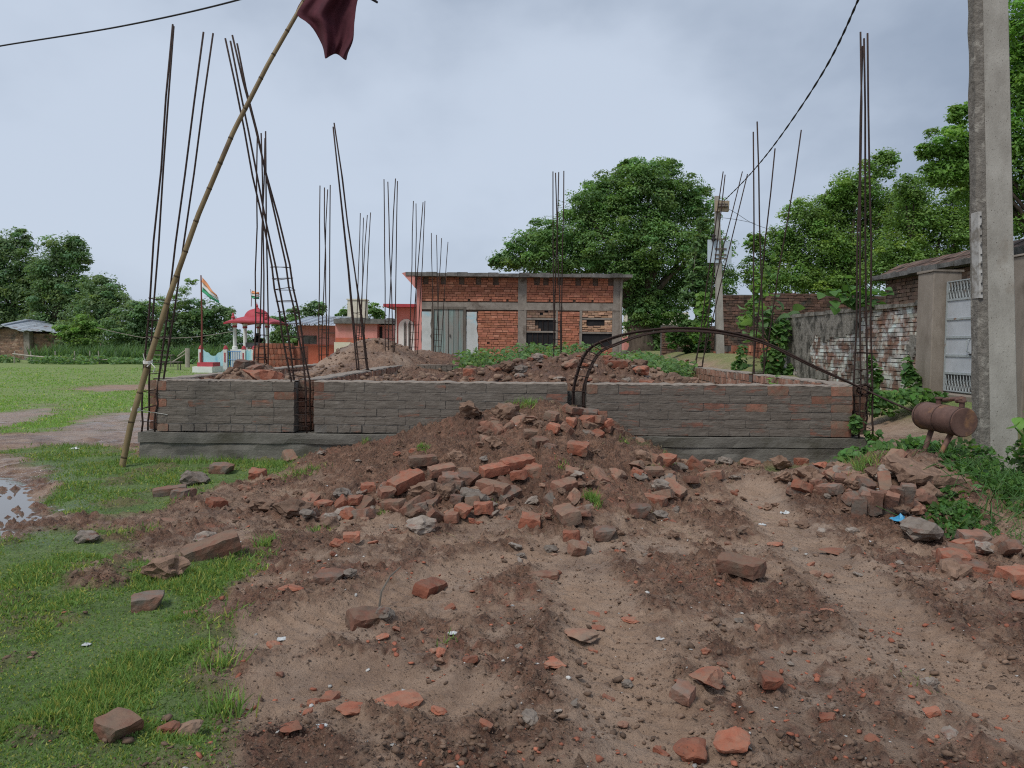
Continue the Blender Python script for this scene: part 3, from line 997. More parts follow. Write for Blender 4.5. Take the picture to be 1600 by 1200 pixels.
c = MB(); c.box(WX(629, 16.4), WX(716, 16.4), 16.42, 16.62, 0, .90); c.build('mortar_core', M_['mortar_core'], cw)
for r in range(3):
    strip_bricks(cw, 'brick', U['smear_grey'], WX(629, 16.4), WX(716, 16.4), .905 - .105 * (r + 1), .905 - .105 * r, 'X', 16.41, width=.125, gap=.014, jit=.006)
cap = MB(); cap.box(WX(628, 16.4), WX(717, 16.4), 16.37, 16.63, .90, .925, j=.008); cap.build('mortar_top', M_['mortar_cap'], cw)

# ------------------------------------------------------------------ starter bars of the columns
stir_cache = {}


def stirrup(parent, pts, r=.0045):
    b = MB(); p = list(pts) + [pts[0]]
    b.tube(p, r, 5)
    return b.build('stirrup', M_['rust'], parent)


def rebar(label, base, bars, ties=(), r=.0105, group='rebar columns rising from the foundation'):
    """bars: each a list of world points from the foot up; ties: heights at which a stirrup runs round all bars"""
    t = empty('rebar_column', base, label, 'rebar', group)
    for pts in bars:
        P = [Vector(p) for p in pts]
        b = MB()
        # slight wave along the rod
        out = []
        for i in range(len(P) - 1):
            n = 5
            for k in range(n):
                q = P[i].lerp(P[i + 1], k / n)
                w = .012 if (i or k) else 0
                out.append(q + Vector((random.uniform(-w, w), random.uniform(-w, w), 0)))
        out.append(P[-1])
        b.tube(out, r, 6)
        b.build('bar', M_['rust'], t, smooth=True)

    def at(pts, z):
        for i in range(len(pts) - 1):
            a, c = Vector(pts[i]), Vector(pts[i + 1])
            if a.z <= z <= c.z: return a.lerp(c, (z - a.z) / (c.z - a.z + 1e-9))
        return Vector(pts[-1])
    for z in ties:
        q = [at(p, z + random.uniform(-.02, .02)) for p in bars]
        m = sum(q, Vector()) / len(q)
        q.sort(key=lambda p: math.atan2(p.y - m.y, p.x - m.x))
        q = [m + (p - m) * 1.15 + Vector((0, 0, random.uniform(-.008, .008))) for p in q]
        stirrup(t, q)
    return t


def cage(x, y, z0, tops, Y, w=.085, mids=None):
    """four bars with feet at the corners of a square, tops given in the photograph at depth Y"""
    bars = []
    for (sx, sy), tp in zip(((-1, -1), (1, -1), (-1, 1), (1, 1)), tops):
        foot = Vector((x + sx * w, y + sy * w, z0))
        top = V(tp[0], tp[1], Y + sy * w * .5 + random.uniform(-.15, .25))
        k = foot.lerp(top, .12); k = Vector((foot.x * .45 + k.x * .55, foot.y * .6 + k.y * .4, k.z))
        bars.append([foot, k, top])
    return bars


zt = [.45, .62, .80]
b_ = cage(-4.08, 8.66, .34, [(270, 38), (318, 50), (271.5, 41), (333, 52)], 8.8, .075)
rebar('rebar column at the corner beside the leaning bamboo pole', (-4.08, 8.66, .34), b_, zt + [1.0, 1.13, 1.27, 1.42, 1.6, 1.82])
# second column leans left, with a cage of stirrups
foot = Vector((COLX[1] - .01, WALL_Y + .09, .34))
bars = []
for (sx, sy), tp, mid in zip(((-1, -1), (1, -1), (-1, 1), (1, 1)), [(352, 60), (370.5, 68), (360, 64), (363, 55)], [(424, 415), (446, 412), (431, 418), (452, 414)]):
    f0 = foot + Vector((sx * .085, sy * .075, 0))
    f1 = f0 + Vector((-.01, 0, .6))
    bars.append([f0, f1, V(mid[0], mid[1], foot.y + sy * .07), V(tp[0], tp[1], foot.y + .05 + sy * .12)])
rebar('leaning rebar column with a cage of rings between the first two wall bays', foot, bars, [.42, .56, .7, .84, .98] + [1.05 + .13 * i for i in range(10)])
for i, (lab, x, y, tops) in enumerate((
        ('second rebar column back along the field side wall', COLX[0], 12.4, [(402, 212), (408, 208), (414, 216), (415, 205)]),
        ('third rebar column back along the field side wall', COLX[0], 16.5, [(500, 290), (507, 293), (512, 296), (516, 289)]),
        ('fourth and farthest rebar column on the field side, above the pink houses', COLX[0], 20.3, [(563, 333), (568, 340), (574, 336), (579, 332)]),
        ('rebar column whose rods lean together rising behind the partition wall', COLX[1], 12.4, [(520.5, 198), (522, 192), (521, 204), (524, 206)]),
        ('rebar column rising in front of the pink porch', -2.62, 16.5, [(600, 280), (606, 284), (618, 279), (621, 283)]),
        ('rebar column rising just beside the eave of the brick house', -2.45, 19.0, [(646, 314), (650, 318), (661, 316), (664, 314)]),
        ('shortest looking rebar column in front of the green door', -2.3, 23.5, [(674, 364), (682, 367), (690, 372), (700, 378)]),
        ('rebar column standing in front of the brick house windows', .92, 15.6, [(864, 268), (868, 270), (873, 269), (881, 267)]),
        ('rebar column with splayed rods on the alley side wall', COLX[3], 12.4, [(1177, 206), (1183, 190), (1211, 232), (1252, 203)]),
        ('rebar column whose rods lean across the far electric pole', COLX[3], 16.5, [(1130, 268), (1133, 273), (1160, 268), (1168, 272)]))):
    bb = cage(x, y, .5, tops, y, .08)
    rebar(lab, (x, y, .5), bb, [.75, .95, 1.12, 1.3, 1.48, 1.66, 1.84], r=.0115)
b_ = cage(3.98, 8.67, .34, [(1344.5, 50), (1355.5, 52), (1348, 72), (1350, 60)], 8.8, .075)
rebar('tall straight rebar column at the corner nearest the rusty tank', (3.98, 8.67, .34), b_, zt + [1.0, 1.12, 1.3])

# rods of the third column bent over in an arch and tied to the corner column
bars = []
pth = [(903, 640), (905, 600), (925, 551), (962, 532), (1010, 519), (1060, 515), (1120, 518), (1190, 534), (1270, 572), (1352, 609), (1390, 627), (1425, 642)]
for k, (ox, oy, oz) in enumerate(((-.06, .0, .02), (.07, .0, -.02), (-.05, .14, .014), (.06, .14, -.016), (-.045, .02, .012), (.055, .13, -.01))):
    P = []
    for i, (x, y) in enumerate(pth):
        Y = 8.66 + oy * (1 if i < 3 else .45)
        if i >= 9: Y = 8.58 - .22 * (i - 9) + oy * .2
        s = 1.0 if i < 3 else (.35 if i < 9 else .15)
        p = V(x, y, Y)
        n = .55 if 2 <= i <= 6 else 1.0
        lift = oz * (1.0 if 2 < i < 9 else .2)
        P.append(p + Vector((ox * s, 0, lift + (.35 * ox * -1 if 1 < i < 4 else 0))))
    # smooth
    Q = []
    for i in range(len(P) - 1):
        p0, p1, p2, p3 = P[max(i - 1, 0)], P[i], P[i + 1], P[min(i + 2, len(P) - 1)]
        for t in (0, .25, .5, .75):
            Q.append(.5 * ((2 * p1) + (p2 - p0) * t + (2 * p0 - 5 * p1 + 4 * p2 - p3) * t * t + (3 * p1 - p0 - 3 * p2 + p3) * t ** 3))
    Q.append(P[-1]); Q[0].z -= .15
    bars.append(Q)
arch = empty('rebar_column', (COLX[2], 8.7, .4), 'bundle of rebar bent over in an arch and tied down to the corner column', 'rebar', 'rebar columns rising from the foundation')
for Q in bars:
    MB().tube(Q, .0115, 6).build('bar', M_['rust'], arch, smooth=True)
for i in (1, 3, 5, 6, 7, 8, 9, 10, 11):
    q = [bars[0][i], bars[1][i], bars[3][i], bars[2][i]]
    m = sum(q, Vector()) / 4
    stirrup(arch, [m + (p - m) * 1.2 for p in q], .0055)
knot = MB()
kc = V(1352, 609, 8.6)
for i in range(9):
    a = random.uniform(0, 6.28)
    pts = []
    for k in range(14):
        t = a + k * .5
        pts.append(kc + Vector((math.cos(t) * random.uniform(.05, .085), random.uniform(-.05, .05), math.sin(t) * random.uniform(.04, .075))))
    knot.tube(pts, .005, 4)
for i in range(4):
    pts = [kc + Vector((random.uniform(-.02, .06), random.uniform(-.05, .03), -.03 - .07 * k)) for k in range(5)]
    knot.tube(pts, .004, 4)
knot.build('binding_wire', M_['rust'], arch)


# ------------------------------------------------------------------ loose bricks, lumps and chunks
def lump_mesh(name, m, seed, flat=.6, rough=.28):
    import bmesh
    bm = bmesh.new()
    bmesh.ops.create_icosphere(bm, subdivisions=3, radius=.5)
    r = random.Random(seed)
    pl = [(Vector((r.uniform(-1, 1), r.uniform(-1, 1), r.uniform(-1, 1))).normalized(), r.uniform(.22, .42)) for _ in range(11)]
    off = Vector((r.uniform(0, 50), r.uniform(0, 50), r.uniform(0, 50)))
    from mathutils import noise as mn
    for v in bm.verts:
        p = v.co.copy()
        for n, d in pl:
            e = p.dot(n) - d
            if e > 0: p -= n * e * .9
        p += p.normalized() * (mn.fractal(p * 4.5 + off, .8, 2.2, 4) * rough * .35)
        v.co = Vector((p.x, p.y, p.z * flat))
    me = bpy.data.meshes.new(name)
    bm.to_mesh(me); bm.free()
    me.materials.append(m)
    return me


BL_, BW_, BH_ = .232, .112, .075
KIND = {}
for nm, key in (('red', 'red_brick'), ('mud', 'muddy_brick'), ('old', 'old_brick')):
    KIND[nm + '_full'] = [brick_mesh('loose_brick', BL_, BW_, BH_, M_[key], 300 + i, chip=.0024, nx=7, ny=4, nz=3, cut=(.08 if i % 3 == 2 else 0)) for i in range(6)]
    KIND[nm + '_half'] = [brick_mesh('broken_brick', BL_ * .62, BW_, BH_, M_[key], 340 + i, chip=.0035, nx=5, ny=4, nz=3, cut=.18) for i in range(6)]
    KIND[nm + '_lump'] = [lump_mesh('brick_lump', M_[key], 380 + i, .62, .22) for i in range(6)]
KIND['mortar_lump'] = [lump_mesh('mortar_lump', M_['rubble'], 420 + i, .62, .4) for i in range(6)]
KIND['earth_lump'] = [lump_mesh('earth_lump', M_['mudlump'], 440 + i, .65, .5) for i in range(6)]
NAMES = {'full': 'loose_brick', 'half': 'broken_brick', 'lump': 'brick_chunk'}

# px, py (its middle in the photograph), kind, size, yaw, tilt x, tilt y, label; size: factor for bricks, metres for lumps
LB = [
    (415, 713, 'red_lump', .56, .3, .1, .25, 'big red broken chunk leaning on the ground beam'),
    (453, 724, 'mud_half', 1.1, -.9, .1, .6, 'brown half brick propped behind the big red chunk'),
    (347, 741, 'old_half', 1.45, .1, .1, .1, 'brown brick in the grass just below the ground beam'),
    (303, 756, 'mortar_lump', .33, .2, 0, .1, 'brown grey lump on the grass beside a dark brick'),
    (266, 774, 'old_full', 1.12, .35, .1, -.1, 'dark brown brick at the left end of the rubble in grass'),
    (287, 783, 'old_half', 1.25, .2, .05, .0, 'flat broken brick touching the dark brown brick in the grass'),
    (340, 796, 'red_half', 1.0, .9, .2, .1, 'bright half brick alone on bare soil below the wall corner'),
    (403, 750, 'red_half', 1.05, .1, .5, .1, 'orange half brick standing below the big red chunk'),
    (384, 771, 'mud_lump', .16, .1, 0, 0, 'small red chunk between the grass edge and earth heap'),
    (330, 874, 'mud_full', 1.4, .5, .15, -.28, 'long slanting brick slab at the grass edge'),
    (263, 908, 'earth_lump', .36, .1, 0, 0, 'rough brown clump of earth on the grass edge'),
    (232, 953, 'old_half', 1.0, .35, .05, 0, 'flat brown tile piece lying in the grass'),
    (300, 962, 'mud_lump', .13, .2, 0, 0, 'reddish flat piece sunk in mud at grass edge'),
    (186, 1169, 'mud_half', .85, -.5, .15, .1, 'brown brick chunk in the grass near the bottom'),
    (262, 1158, 'red_lump', .11, .8, 0, 0, 'small red brick shard standing in the bottom grass'),
    (296, 1152, 'mud_lump', .13, .1, 0, 0, 'red crumbling brick bit beside a shard in bottom grass'),
    (135, 849, 'mortar_lump', .20, .1, 0, 0, 'pale crumbly lump alone on the grass'),
    (254, 818, 'mud_full', .85, -.1, 0, .05, 'red brick half sunk in soil near the grass path'),
    (318, 858, 'mortar_lump', .17, .6, 0, 0, 'flat grey lump above the long slanting brick'),
    (660, 741, 'mud_full', 1.0, .28, .15, -.05, 'topmost brick of the brick pile left on the mound'),
    (634, 776, 'red_full', 1.25, .75, .25, -.3, 'long brick slanting down at the front of brick pile'),
    (607, 779, 'mortar_lump', .22, .4, 0, 0, 'grey lump left of the long slanting pile brick'),
    (640, 762, 'red_half', 1.15, .2, .2, 0, 'short brick behind the long slanting pile brick'),
    (690, 756, 'mud_full', .95, .45, .3, -.1, 'brick lying across the middle of brick pile'),
    (706, 770, 'old_half', 1.15, .05, .3, .05, 'dark brick end facing out of the brick pile'),
    (731, 767, 'old_half', 1.2, -.35, .25, .15, 'brown brick wedged between two others in the pile'),
    (770, 778, 'mud_full', 1.1, -.5, .2, .12, 'brick tipped down to the right in the brick pile'),
    (772, 755, 'red_full', 1.0, .5, .25, -.1, 'brick lying behind the largest brick of the pile'),
    (808, 741, 'red_full', 1.18, .5, .3, -.12, 'largest clean brick at the upper right of the pile'),
    (836, 756, 'red_half', 1.2, -.9, .45, .0, 'half brick right of the largest clean brick'),
    (668, 790, 'earth_lump', .33, .2, 0, 0, 'round earthy lump under the brick pile'),
    (746, 797, 'mortar_lump', .24, .6, 0, 0, 'grey lump below the tipped brick of the pile'),
    (714, 797, 'old_half', .8, 1.4, .2, 0, 'small dark brick on end under the pile'),
    (699, 808, 'red_lump', .09, .6, 0, 0, 'little round red bit under the brick pile'),
    (725, 817, 'red_half', .85, -.7, .3, .2, 'bright brick bit at the foot of the pile'),
    (756, 814, 'red_half', 1.0, .1, .1, 0, 'flat bright brick at the foot of the pile'),
    (787, 800, 'mud_lump', .10, .5, 0, 0, 'small chip right of the brick pile'),
    (650, 812, 'mud_lump', .18, .1, 0, 0, 'muddy brick under the long slanting pile brick'),
    (534, 789, 'mortar_lump', .20, 1.2, .5, 0, 'pale mortar coated tile leaning left of the pile'),
    (546, 812, 'red_half', .85, 1.1, .7, 0, 'rounded brick end below the pale leaning tile'),
    (556, 798, 'red_half', .8, .3, .2, 0, 'small brick between pale tile and the pile'),
    (506, 801, 'red_half', .9, .7, .1, 0, 'reddish brick bit beside a white lump on the slope'),
    (515, 815, 'mortar_lump', .19, .3, 0, 0, 'whitish lump below the pale leaning tile'),
    (577, 775, 'red_half', .95, .2, .1, 0, 'muddy red brick at the left end of the brick pile'),
    (656, 839, 'mortar_lump', .26, -.1, 0, 0, 'dark hollow lump lying below the brick pile'),
    (458, 815, 'earth_lump', .30, .3, 0, 0, 'smooth brown earth lump at the left of the mound'),
    (480, 822, 'mortar_lump', .15, .9, 0, 0, 'grey lump right of the smooth earth lump'),
    (413, 803, 'earth_lump', .22, .6, 0, 0, 'dark clod where the grass path meets the mound'),
    (620, 716, 'red_lump', .10, .2, 0, 0, 'small red chip high on the left slope'),
    (645, 718, 'red_lump', .11, .2, 0, 0, 'second red chip beside a grass tuft on the slope'),
    (616, 676, 'red_lump', .12, .1, 0, 0, 'red chip where the mound meets the wall'),
    (735, 662, 'earth_lump', .34, .1, 0, .2, 'dark overhanging slab of earth near the mound top'),
    (785, 662, 'earth_lump', .38, .4, 0, 0, 'grassy earth clod on the top of the mound'),
    (760, 685, 'mud_lump', .22, .1, 0, 0, 'reddish clod with roots below the mound top'),
    (862, 660, 'mud_full', 1.05, 1.35, .35, 0, 'brick lying end on at the mound top'),
    (866, 681, 'red_half', 1.0, 1.2, .4, 0, 'half brick just below the end-on top brick'),
    (918, 654, 'red_full', .98, .0, .35, 0, 'flat brick below the bent rebar column'),
    (916, 672, 'red_half', 1.05, -.4, .5, 0, 'brick under the flat one below bent rebar'),
    (942, 667, 'red_full', .95, -1.0, .5, 0, 'brick sloping right below the bent rebar'),
    (964, 661, 'red_half', 1.1, .6, .3, .3, 'chunk at the right shoulder of the mound'),
    (1009, 686, 'red_half', 1.1, -.4, .2, .1, 'orange brick on the right edge against the beam'),
    (1039, 698, 'red_full', .9, .05, .05, 0, 'flat brick resting on a round lump by the beam'),
    (836, 689, 'mud_full', .9, .1, .3, 0, 'brick half buried just below the mound top'),
    (843, 711, 'mud_half', 1.0, .5, .3, 0, 'muddy brick in the middle of the upper slope'),
    (904, 716, 'red_half', 1.25, -.3, .25, .1, 'brick with a dark hollow under it on the smooth slope'),
    (883, 778, 'mud_full', .95, .7, .35, -.1, 'brick above the long one in the middle slope'),
    (885, 822, 'mud_full', 1.25, -1.35, .3, 0, 'long brick pointing down the mound to the camera'),
    (893, 846, 'red_half', .8, -.1, .1, 0, 'brick end at the foot of the long brick'),
    (905, 863, 'mud_half', .95, .4, .5, .2, 'angular chunk at the very foot of the mound'),
    (832, 827, 'red_half', 1.2, -.2, .2, .1, 'chunky brick left of the long pointing brick'),
    (857, 822, 'mud_lump', .09, .2, 0, 0, 'small lump between two bricks at the mound foot'),
    (912, 822, 'mud_half', .8, .1, .1, 0, 'brick sunk in soil below the green tuft'),
    (945, 846, 'old_half', 1.0, .05, .2, 0, 'grey brown chunk right of the mound foot'),
    (971, 845, 'earth_lump', .08, .1, 0, 0, 'little dark stone right of the grey chunk'),
    (1022, 788, 'red_full', .85, -.35, .2, .1, 'bright red brick on the right edge of the mound'),
    (1028, 770, 'old_half', 1.0, .3, .3, 0, 'grey brick above the bright red one'),
    (1045, 764, 'mortar_lump', .20, .9, .4, 0, 'tilted grey block at the right of the mound'),
    (1052, 781, 'mortar_lump', .18, .5, 0, 0, 'smooth stone right of the bright red brick'),
    (1033, 815, 'mortar_lump', .16, .2, 0, 0, 'white hollow lump at the right mound foot'),
    (1000, 813, 'old_half', 1.1, .1, .1, 0, 'brown brick beside the white hollow lump'),
    (1050, 717, 'earth_lump', .40, .2, 0, 0, 'large round lump against the ground beam'),
    (996, 742, 'mud_lump', .19, .5, 0, 0, 'round reddish lump on the right slope'),
    (1018, 749, 'mud_full', .85, .1, .3, 0, 'brick lying below grass blades on the right slope'),
    (1042, 737, 'red_half', 1.15, -.5, .4, 0, 'red half brick above grass on the right slope'),
    (1058, 732, 'mortar_lump', .22, .2, 0, 0, 'grey round stone behind a standing brick'),
    (1086, 738, 'red_half', 1.5, 1.3, .9, 0, 'brick standing upright right of the mound'),
    (1106, 734, 'mud_half', 1.1, -.9, .5, 0, 'brick leaning on the upright one'),
    (1131, 729, 'mortar_lump', .22, .6, 0, 0, 'grey angular stone right of the leaning brick'),
    (1093, 713, 'mortar_lump', .20, .1, 0, 0, 'lump between the ground beam and upright brick'),
    (1146, 721, 'red_half', .8, .1, .1, 0, 'small red brick by the grass below the beam'),
    (1172, 731, 'mud_lump', .26, .1, 0, 0, 'long muddy chunk right of the angular stone'),
    (1262, 763, 'earth_lump', .34, 1.1, .3, 0, 'tall brown boulder on the small heap near the weeds'),
    (1241, 777, 'old_half', 1.1, 1.2, .4, 0, 'dark block at the foot of the tall boulder'),
    (1315, 741, 'mud_full', 1.0, -.7, .3, 0, 'brown brick tipped towards the weeds'),
    (1283, 736, 'red_lump', .18, .1, 0, 0, 'round red ball of brick beside the weeds'),
    (1251, 728, 'red_half', .95, .2, .1, 0, 'red brick on top of the small heap'),
    (1222, 737, 'earth_lump', .30, .1, 0, 0, 'reddish earth lump at the left of small heap'),
    (1299, 757, 'mud_lump', .22, .6, .3, 0, 'flaky chunk between the boulder and brown brick'),
    (1336, 788, 'old_full', .9, .5, .7, 0, 'dark brick propped against the row of fallen bricks'),
    (1157, 914, 'mud_full', 1.05, -.62, .25, .05, 'single brick lying across the open mud'),
    (1107, 1091, 'red_lump', .2, .2, 0, 0, 'rounded red half brick in the near mud'),
    (1070, 1112, 'old_half', .62, -.7, .3, .2, 'grey wet brick bit left of the rounded half brick'),
    (1204, 1091, 'red_half', .55, .1, .3, .1, 'small broken brick right of the rounded half brick'),
    (1083, 1192, 'red_lump', .20, .5, .1, 0, 'big orange chunk cut by the bottom edge'),
    (1142, 1190, 'red_lump', .19, -.3, 0, 0, 'flat orange piece at the bottom beside the big chunk'),
    (672, 924, 'red_full', .88, 1.15, .35, .1, 'orange brick with its dark end towards the camera'),
    (572, 981, 'mud_half', 1.1, .5, .25, .1, 'brick with a mortar lump clinging to it'),
    (601, 987, 'mortar_lump', .13, .9, .4, 0, 'mortar lump stuck to a brick in the mud'),
    (516, 919, 'old_half', 1.05, -.1, .2, 0, 'dark block lying left in the middle mud'),
    (546, 918, 'mortar_lump', .11, .1, 0, 0, 'grey bit touching the dark block'),
    (457, 936, 'red_lump', .19, .2, 0, 0, 'crushed orange brick at the grass side'),
    (910, 1001, 'mud_lump', .26, -.15, 0, .05, 'flat broken slab lying in the wheel rut'),
    (850, 903, 'mud_full', .78, .25, .1, 0, 'flat reddish tile below the mound foot'),
    (926, 955, 'red_lump', .13, .4, .2, 0, 'orange lump above the flat broken slab'),
    (934, 976, 'red_lump', .12, -.3, 0, 0, 'orange flake just above the flat broken slab'),
    (985, 973, 'red_lump', .14, .1, 0, 0, 'orange crumbs right of the flat broken slab'),
    (863, 1047, 'red_lump', .17, -.9, 0, 0, 'narrow red sliver pressed into the mud'),
    (626, 1098, 'red_half', 1.05, .55, 0, 0, 'flat red tile pressed into smooth mud'),
    (556, 1126, 'red_lump', .18, -.2, 0, 0, 'shattered orange brick below left of the flat tile'),
    (457, 1171, 'red_lump', .13, 1.2, 0, 0, 'red splinter near the bottom by the grass'),
    (1212, 859, 'red_lump', .13, .2, 0, 0, 'red flake beside the right wheel track'),
    (1302, 864, 'red_lump', .19, -.2, 0, 0, 'flat red flake on the right wheel track'),
    (1490, 889, 'red_half', 1.15, -.25, .3, .05, 'orange brick with a mortar face below the weeds'),
    (1520, 858, 'old_half', 1.2, -.1, .2, 0, 'grey brown brick lying among the weeds'),
    (1541, 878, 'mortar_lump', .23, .1, 0, 0, 'grey stone right of the orange weed-side brick'),
    (1437, 853, 'mortar_lump', .34, .2, 0, 0, 'flat pale lump left of the weed-side bricks'),
    (1588, 919, 'red_half', 1.2, .2, .2, 0, 'red brick cut by the right edge of the picture'),
    (1594, 940, 'red_lump', .13, .2, 0, 0, 'orange bit under the red brick at the right edge'),
    (1258, 970, 'red_lump', .10, .2, 0, 0, 'small red flake left of the right wheel track'),
    (1295, 970, 'red_lump', .12, -.3, 0, 0, 'red flake beside the small one at the wheel track'),
    (605, 790, 'mud_half', .9, .5, .3, 0, 'brown brick tucked behind the slanting pile brick'),
    (550, 855, 'red_half', .75, .1, .1, 0, 'small reddish brick in the mud left of hollow lump'),
    (525, 865, 'red_lump', .12, 1.2, 0, 0, 'narrow red shard left below the brick pile'),
    # on the fill inside the foundation
    (797, 563, 'mud_full', 1.25, .45, .1, -.3, 'tilted brick at the weed edge inside the foundation'),
    (962, 575, 'red_full', 1.25, .05, .1, 0, 'clean brick on the fill beside the bent rebar arch'),
    (947, 566, 'red_lump', .2, .1, 0, 0, 'red chunk behind the clean brick by the arch'),
    (735, 591, 'red_half', 1.25, .1, .1, 0, 'red brick on the fill above the second wall bay'),
    (790, 586, 'earth_lump', .28, .5, 0, 0, 'brown lump on the fill above the second bay'),
    (812, 592, 'mortar_lump', .22, .2, 0, 0, 'grey stone at the wall top in the second bay'),
    (838, 567, 'mortar_lump', .24, .2, 0, 0, 'pale lump on the crest of the inner fill'),
    (852, 561, 'red_lump', .30, .6, 0, 0, 'red rubble chunk on the crest of inner fill'),
    (893, 580, 'mud_lump', .30, .2, 0, 0, 'round lump sitting behind the arch column'),
    (995, 579, 'earth_lump', .32, .3, 0, 0, 'earth lump right of the clean brick on the fill'),
    (1003, 590, 'red_lump', .30, .1, 0, 0, 'reddish lump on the fill above the third bay'),
    (1045, 578, 'earth_lump', .18, 1.2, .4, 0, 'upright dark lump at the right end of the fill'),
    (1096, 597, 'old_full', 1.1, -.5, .2, .1, 'dark brick leaning on the wall top of third bay'),
    (1082, 599, 'mud_half', 1.0, .3, .2, 0, 'brown brick beside the dark one on the wall top'),
    (358, 573, 'old_full', 1.2, .1, .2, 0, 'brown brick crowning the earth heap by the shrine'),
    (382, 580, 'old_half', 1.5, .1, .2, .1, 'dark brick lying on the earth heap by the shrine'),
    (398, 585, 'old_half', 1.3, -.5, .3, 0, 'dark block at the right end of the shrine-side heap'),
]
FLAT = ('pressed into', 'sunk in', 'flake', 'crushed', 'shattered', 'crumbs', 'sliver', 'splinter', 'flat broken slab', 'flat reddish')
for px, py, kd, sz, yaw, tx, ty, lab in LB:
    p = ground_hit(px, py)
    me = random.choice(KIND[kd])
    is_lump = kd.endswith('lump')
    if is_lump: sz *= (1.0 if py < 870 else .82)
    else: sz *= 1.06
    flat = any(k in lab for k in FLAT)
    sc = (sz, sz * .8, sz * (.28 if flat else .85)) if is_lump else (sz, sz, sz * (.5 if flat else 1))
    hh = (sz * (.1 if flat else .26)) if is_lump else BH_ * sz * (.1 if flat else .5)
    d = ray(px, py).normalized()
    p = p + Vector((d.x, d.y, 0)) * (.02 if flat else hh * .8)
    p.z = h1(p.x, p.y) + hh * (.5 if flat else .72) + abs(math.sin(ty)) * .04
    if 'pile' in lab and not flat and not is_lump: p.z += .03
    nm = 'brick_chunk' if kd.endswith('lump') and kd[:3] in ('red', 'mud', 'old') else ({'mortar_lump': 'mortar_lump', 'earth_lump': 'earth_lump'}.get(kd) or NAMES[kd.split('_')[1]])
    o = put(nm, me, None, p, (tx * .7, ty, yaw), sc)
    tag(o, lab, 'brick' if 'brick' in nm else 'rubble', 'loose bricks and lumps lying about')

LOOK = {'red_full': 'whole red brick', 'mud_full': 'muddy whole brick', 'old_full': 'dark whole brick', 'red_half': 'red half brick', 'mud_half': 'muddy half brick', 'old_half': 'dark half brick',
        'red_lump': 'red brick bit', 'mud_lump': 'muddy brick bit', 'mortar_lump': 'grey mortar lump', 'earth_lump': 'brown earth lump'}


def where(u, v):
    """u, v from -1 to 1 within the patch, v downwards in the photograph"""
    h = 'far left' if u < -.6 else 'left' if u < -.2 else 'middle' if u < .2 else 'right' if u < .6 else 'far right'
    w = 'upper' if v < -.33 else 'central' if v < .33 else 'lower'
    return (w + ' ' + h)


# bricks tumbled together where nothing tells one from the next
def heap(n, cx, cy, rx, ry, kinds, label, lift=.05):
    for i in range(n):
        a = random.uniform(0, 6.28); q = random.uniform(0, 1) ** .6
        u, v = q * math.cos(a), q * math.sin(a)
        p = ground_hit(cx + rx * u, cy + ry * v)
        if p.y > WALL_Y - .2: p.y = WALL_Y - .2
        p.z = h1(p.x, p.y) + .004 + random.uniform(min(lift, -.01), max(lift, 0))
        kd = random.choice(kinds)
        s = random.uniform(.85, 1.08) if not kd.endswith('lump') else random.uniform(.12, .24)
        o = put('loose_brick' if kd.endswith('full') else 'broken_brick' if kd.endswith('half') else 'rubble_lump', random.choice(KIND[kd]), None, p,
                (random.gauss(0, .35), random.gauss(0, .35), random.uniform(0, 6.28)), s)
        tag(o, '%s, %s of the %s' % (LOOK[kd], where(u, v), label), 'brick' if not kd.endswith('lump') else 'rubble', 'rubble of the ' + label)


random.seed(99)
HK = ['mud_full', 'mud_full', 'mud_full', 'old_full', 'mud_half', 'mud_half', 'old_half', 'red_half', 'mortar_lump', 'earth_lump']
heap(22, 715, 782, 120, 36, HK, 'brick pile on the mound')
heap(24, 800, 735, 250, 85, ['mud_half', 'mud_full', 'mud_lump', 'earth_lump', 'mud_half', 'old_half'], 'bits buried in the mound slope', -.03)
heap(18, 1055, 752, 62, 42, HK, 'right flank of the mound', .03)
heap(14, 930, 668, 62, 22, HK[:8], 'mound top below the bent rebar', .02)
heap(12, 535, 806, 75, 26, HK, 'left foot of the mound', .02)
heap(22, 1265, 752, 62, 28, HK + ['earth_lump'] * 4, 'small rubble heap beside the weeds', .05)
heap(30, 1385, 775, 72, 48, ['old_half', 'mud_half', 'old_full', 'earth_lump', 'earth_lump', 'mortar_lump', 'mud_full'], 'rubble heap below the tank', .06)
heap(14, 1520, 880, 80, 28, HK, 'rubble below the weeds', .02)
heap(12, 790, 668, 70, 18, ['earth_lump', 'mud_lump', 'mud_half'], 'crest of the mound', .03)

# smaller broken bits: countable along the mound, without anything to tell them apart
def scatter_bits(n, kinds, region, smin, smax, label, group, name):
    k = 0
    while k < n:
        px, py = random.uniform(region[0], region[2]), random.uniform(region[1], region[3])
        p = ground_hit(px, py)
        g = masks(np.array([p.x]), np.array([p.y]))[0][0]
        if g > .5: k += .3; continue
        s = random.uniform(smin, smax)
        kd = random.choice(kinds)
        u, v = 2 * (px - region[0]) / (region[2] - region[0]) - 1, 2 * (py - region[1]) / (region[3] - region[1]) - 1
        if kd.endswith('half'): s *= 6
        o = put(name, random.choice(KIND[kd]), None, p + Vector((0, 0, (s * .12 if not kd.endswith('half') else .0))), (random.uniform(-.4, .4), random.uniform(-.4, .4), random.uniform(0, 6.28)), (s, s * random.uniform(.6, 1), s * random.uniform(.5, .9)))
        tag(o, 'small %s, %s of the %s' % (LOOK[kd], where(u, v), label), 'brick' if 'brick' in name else 'rubble', group)
        k += 1


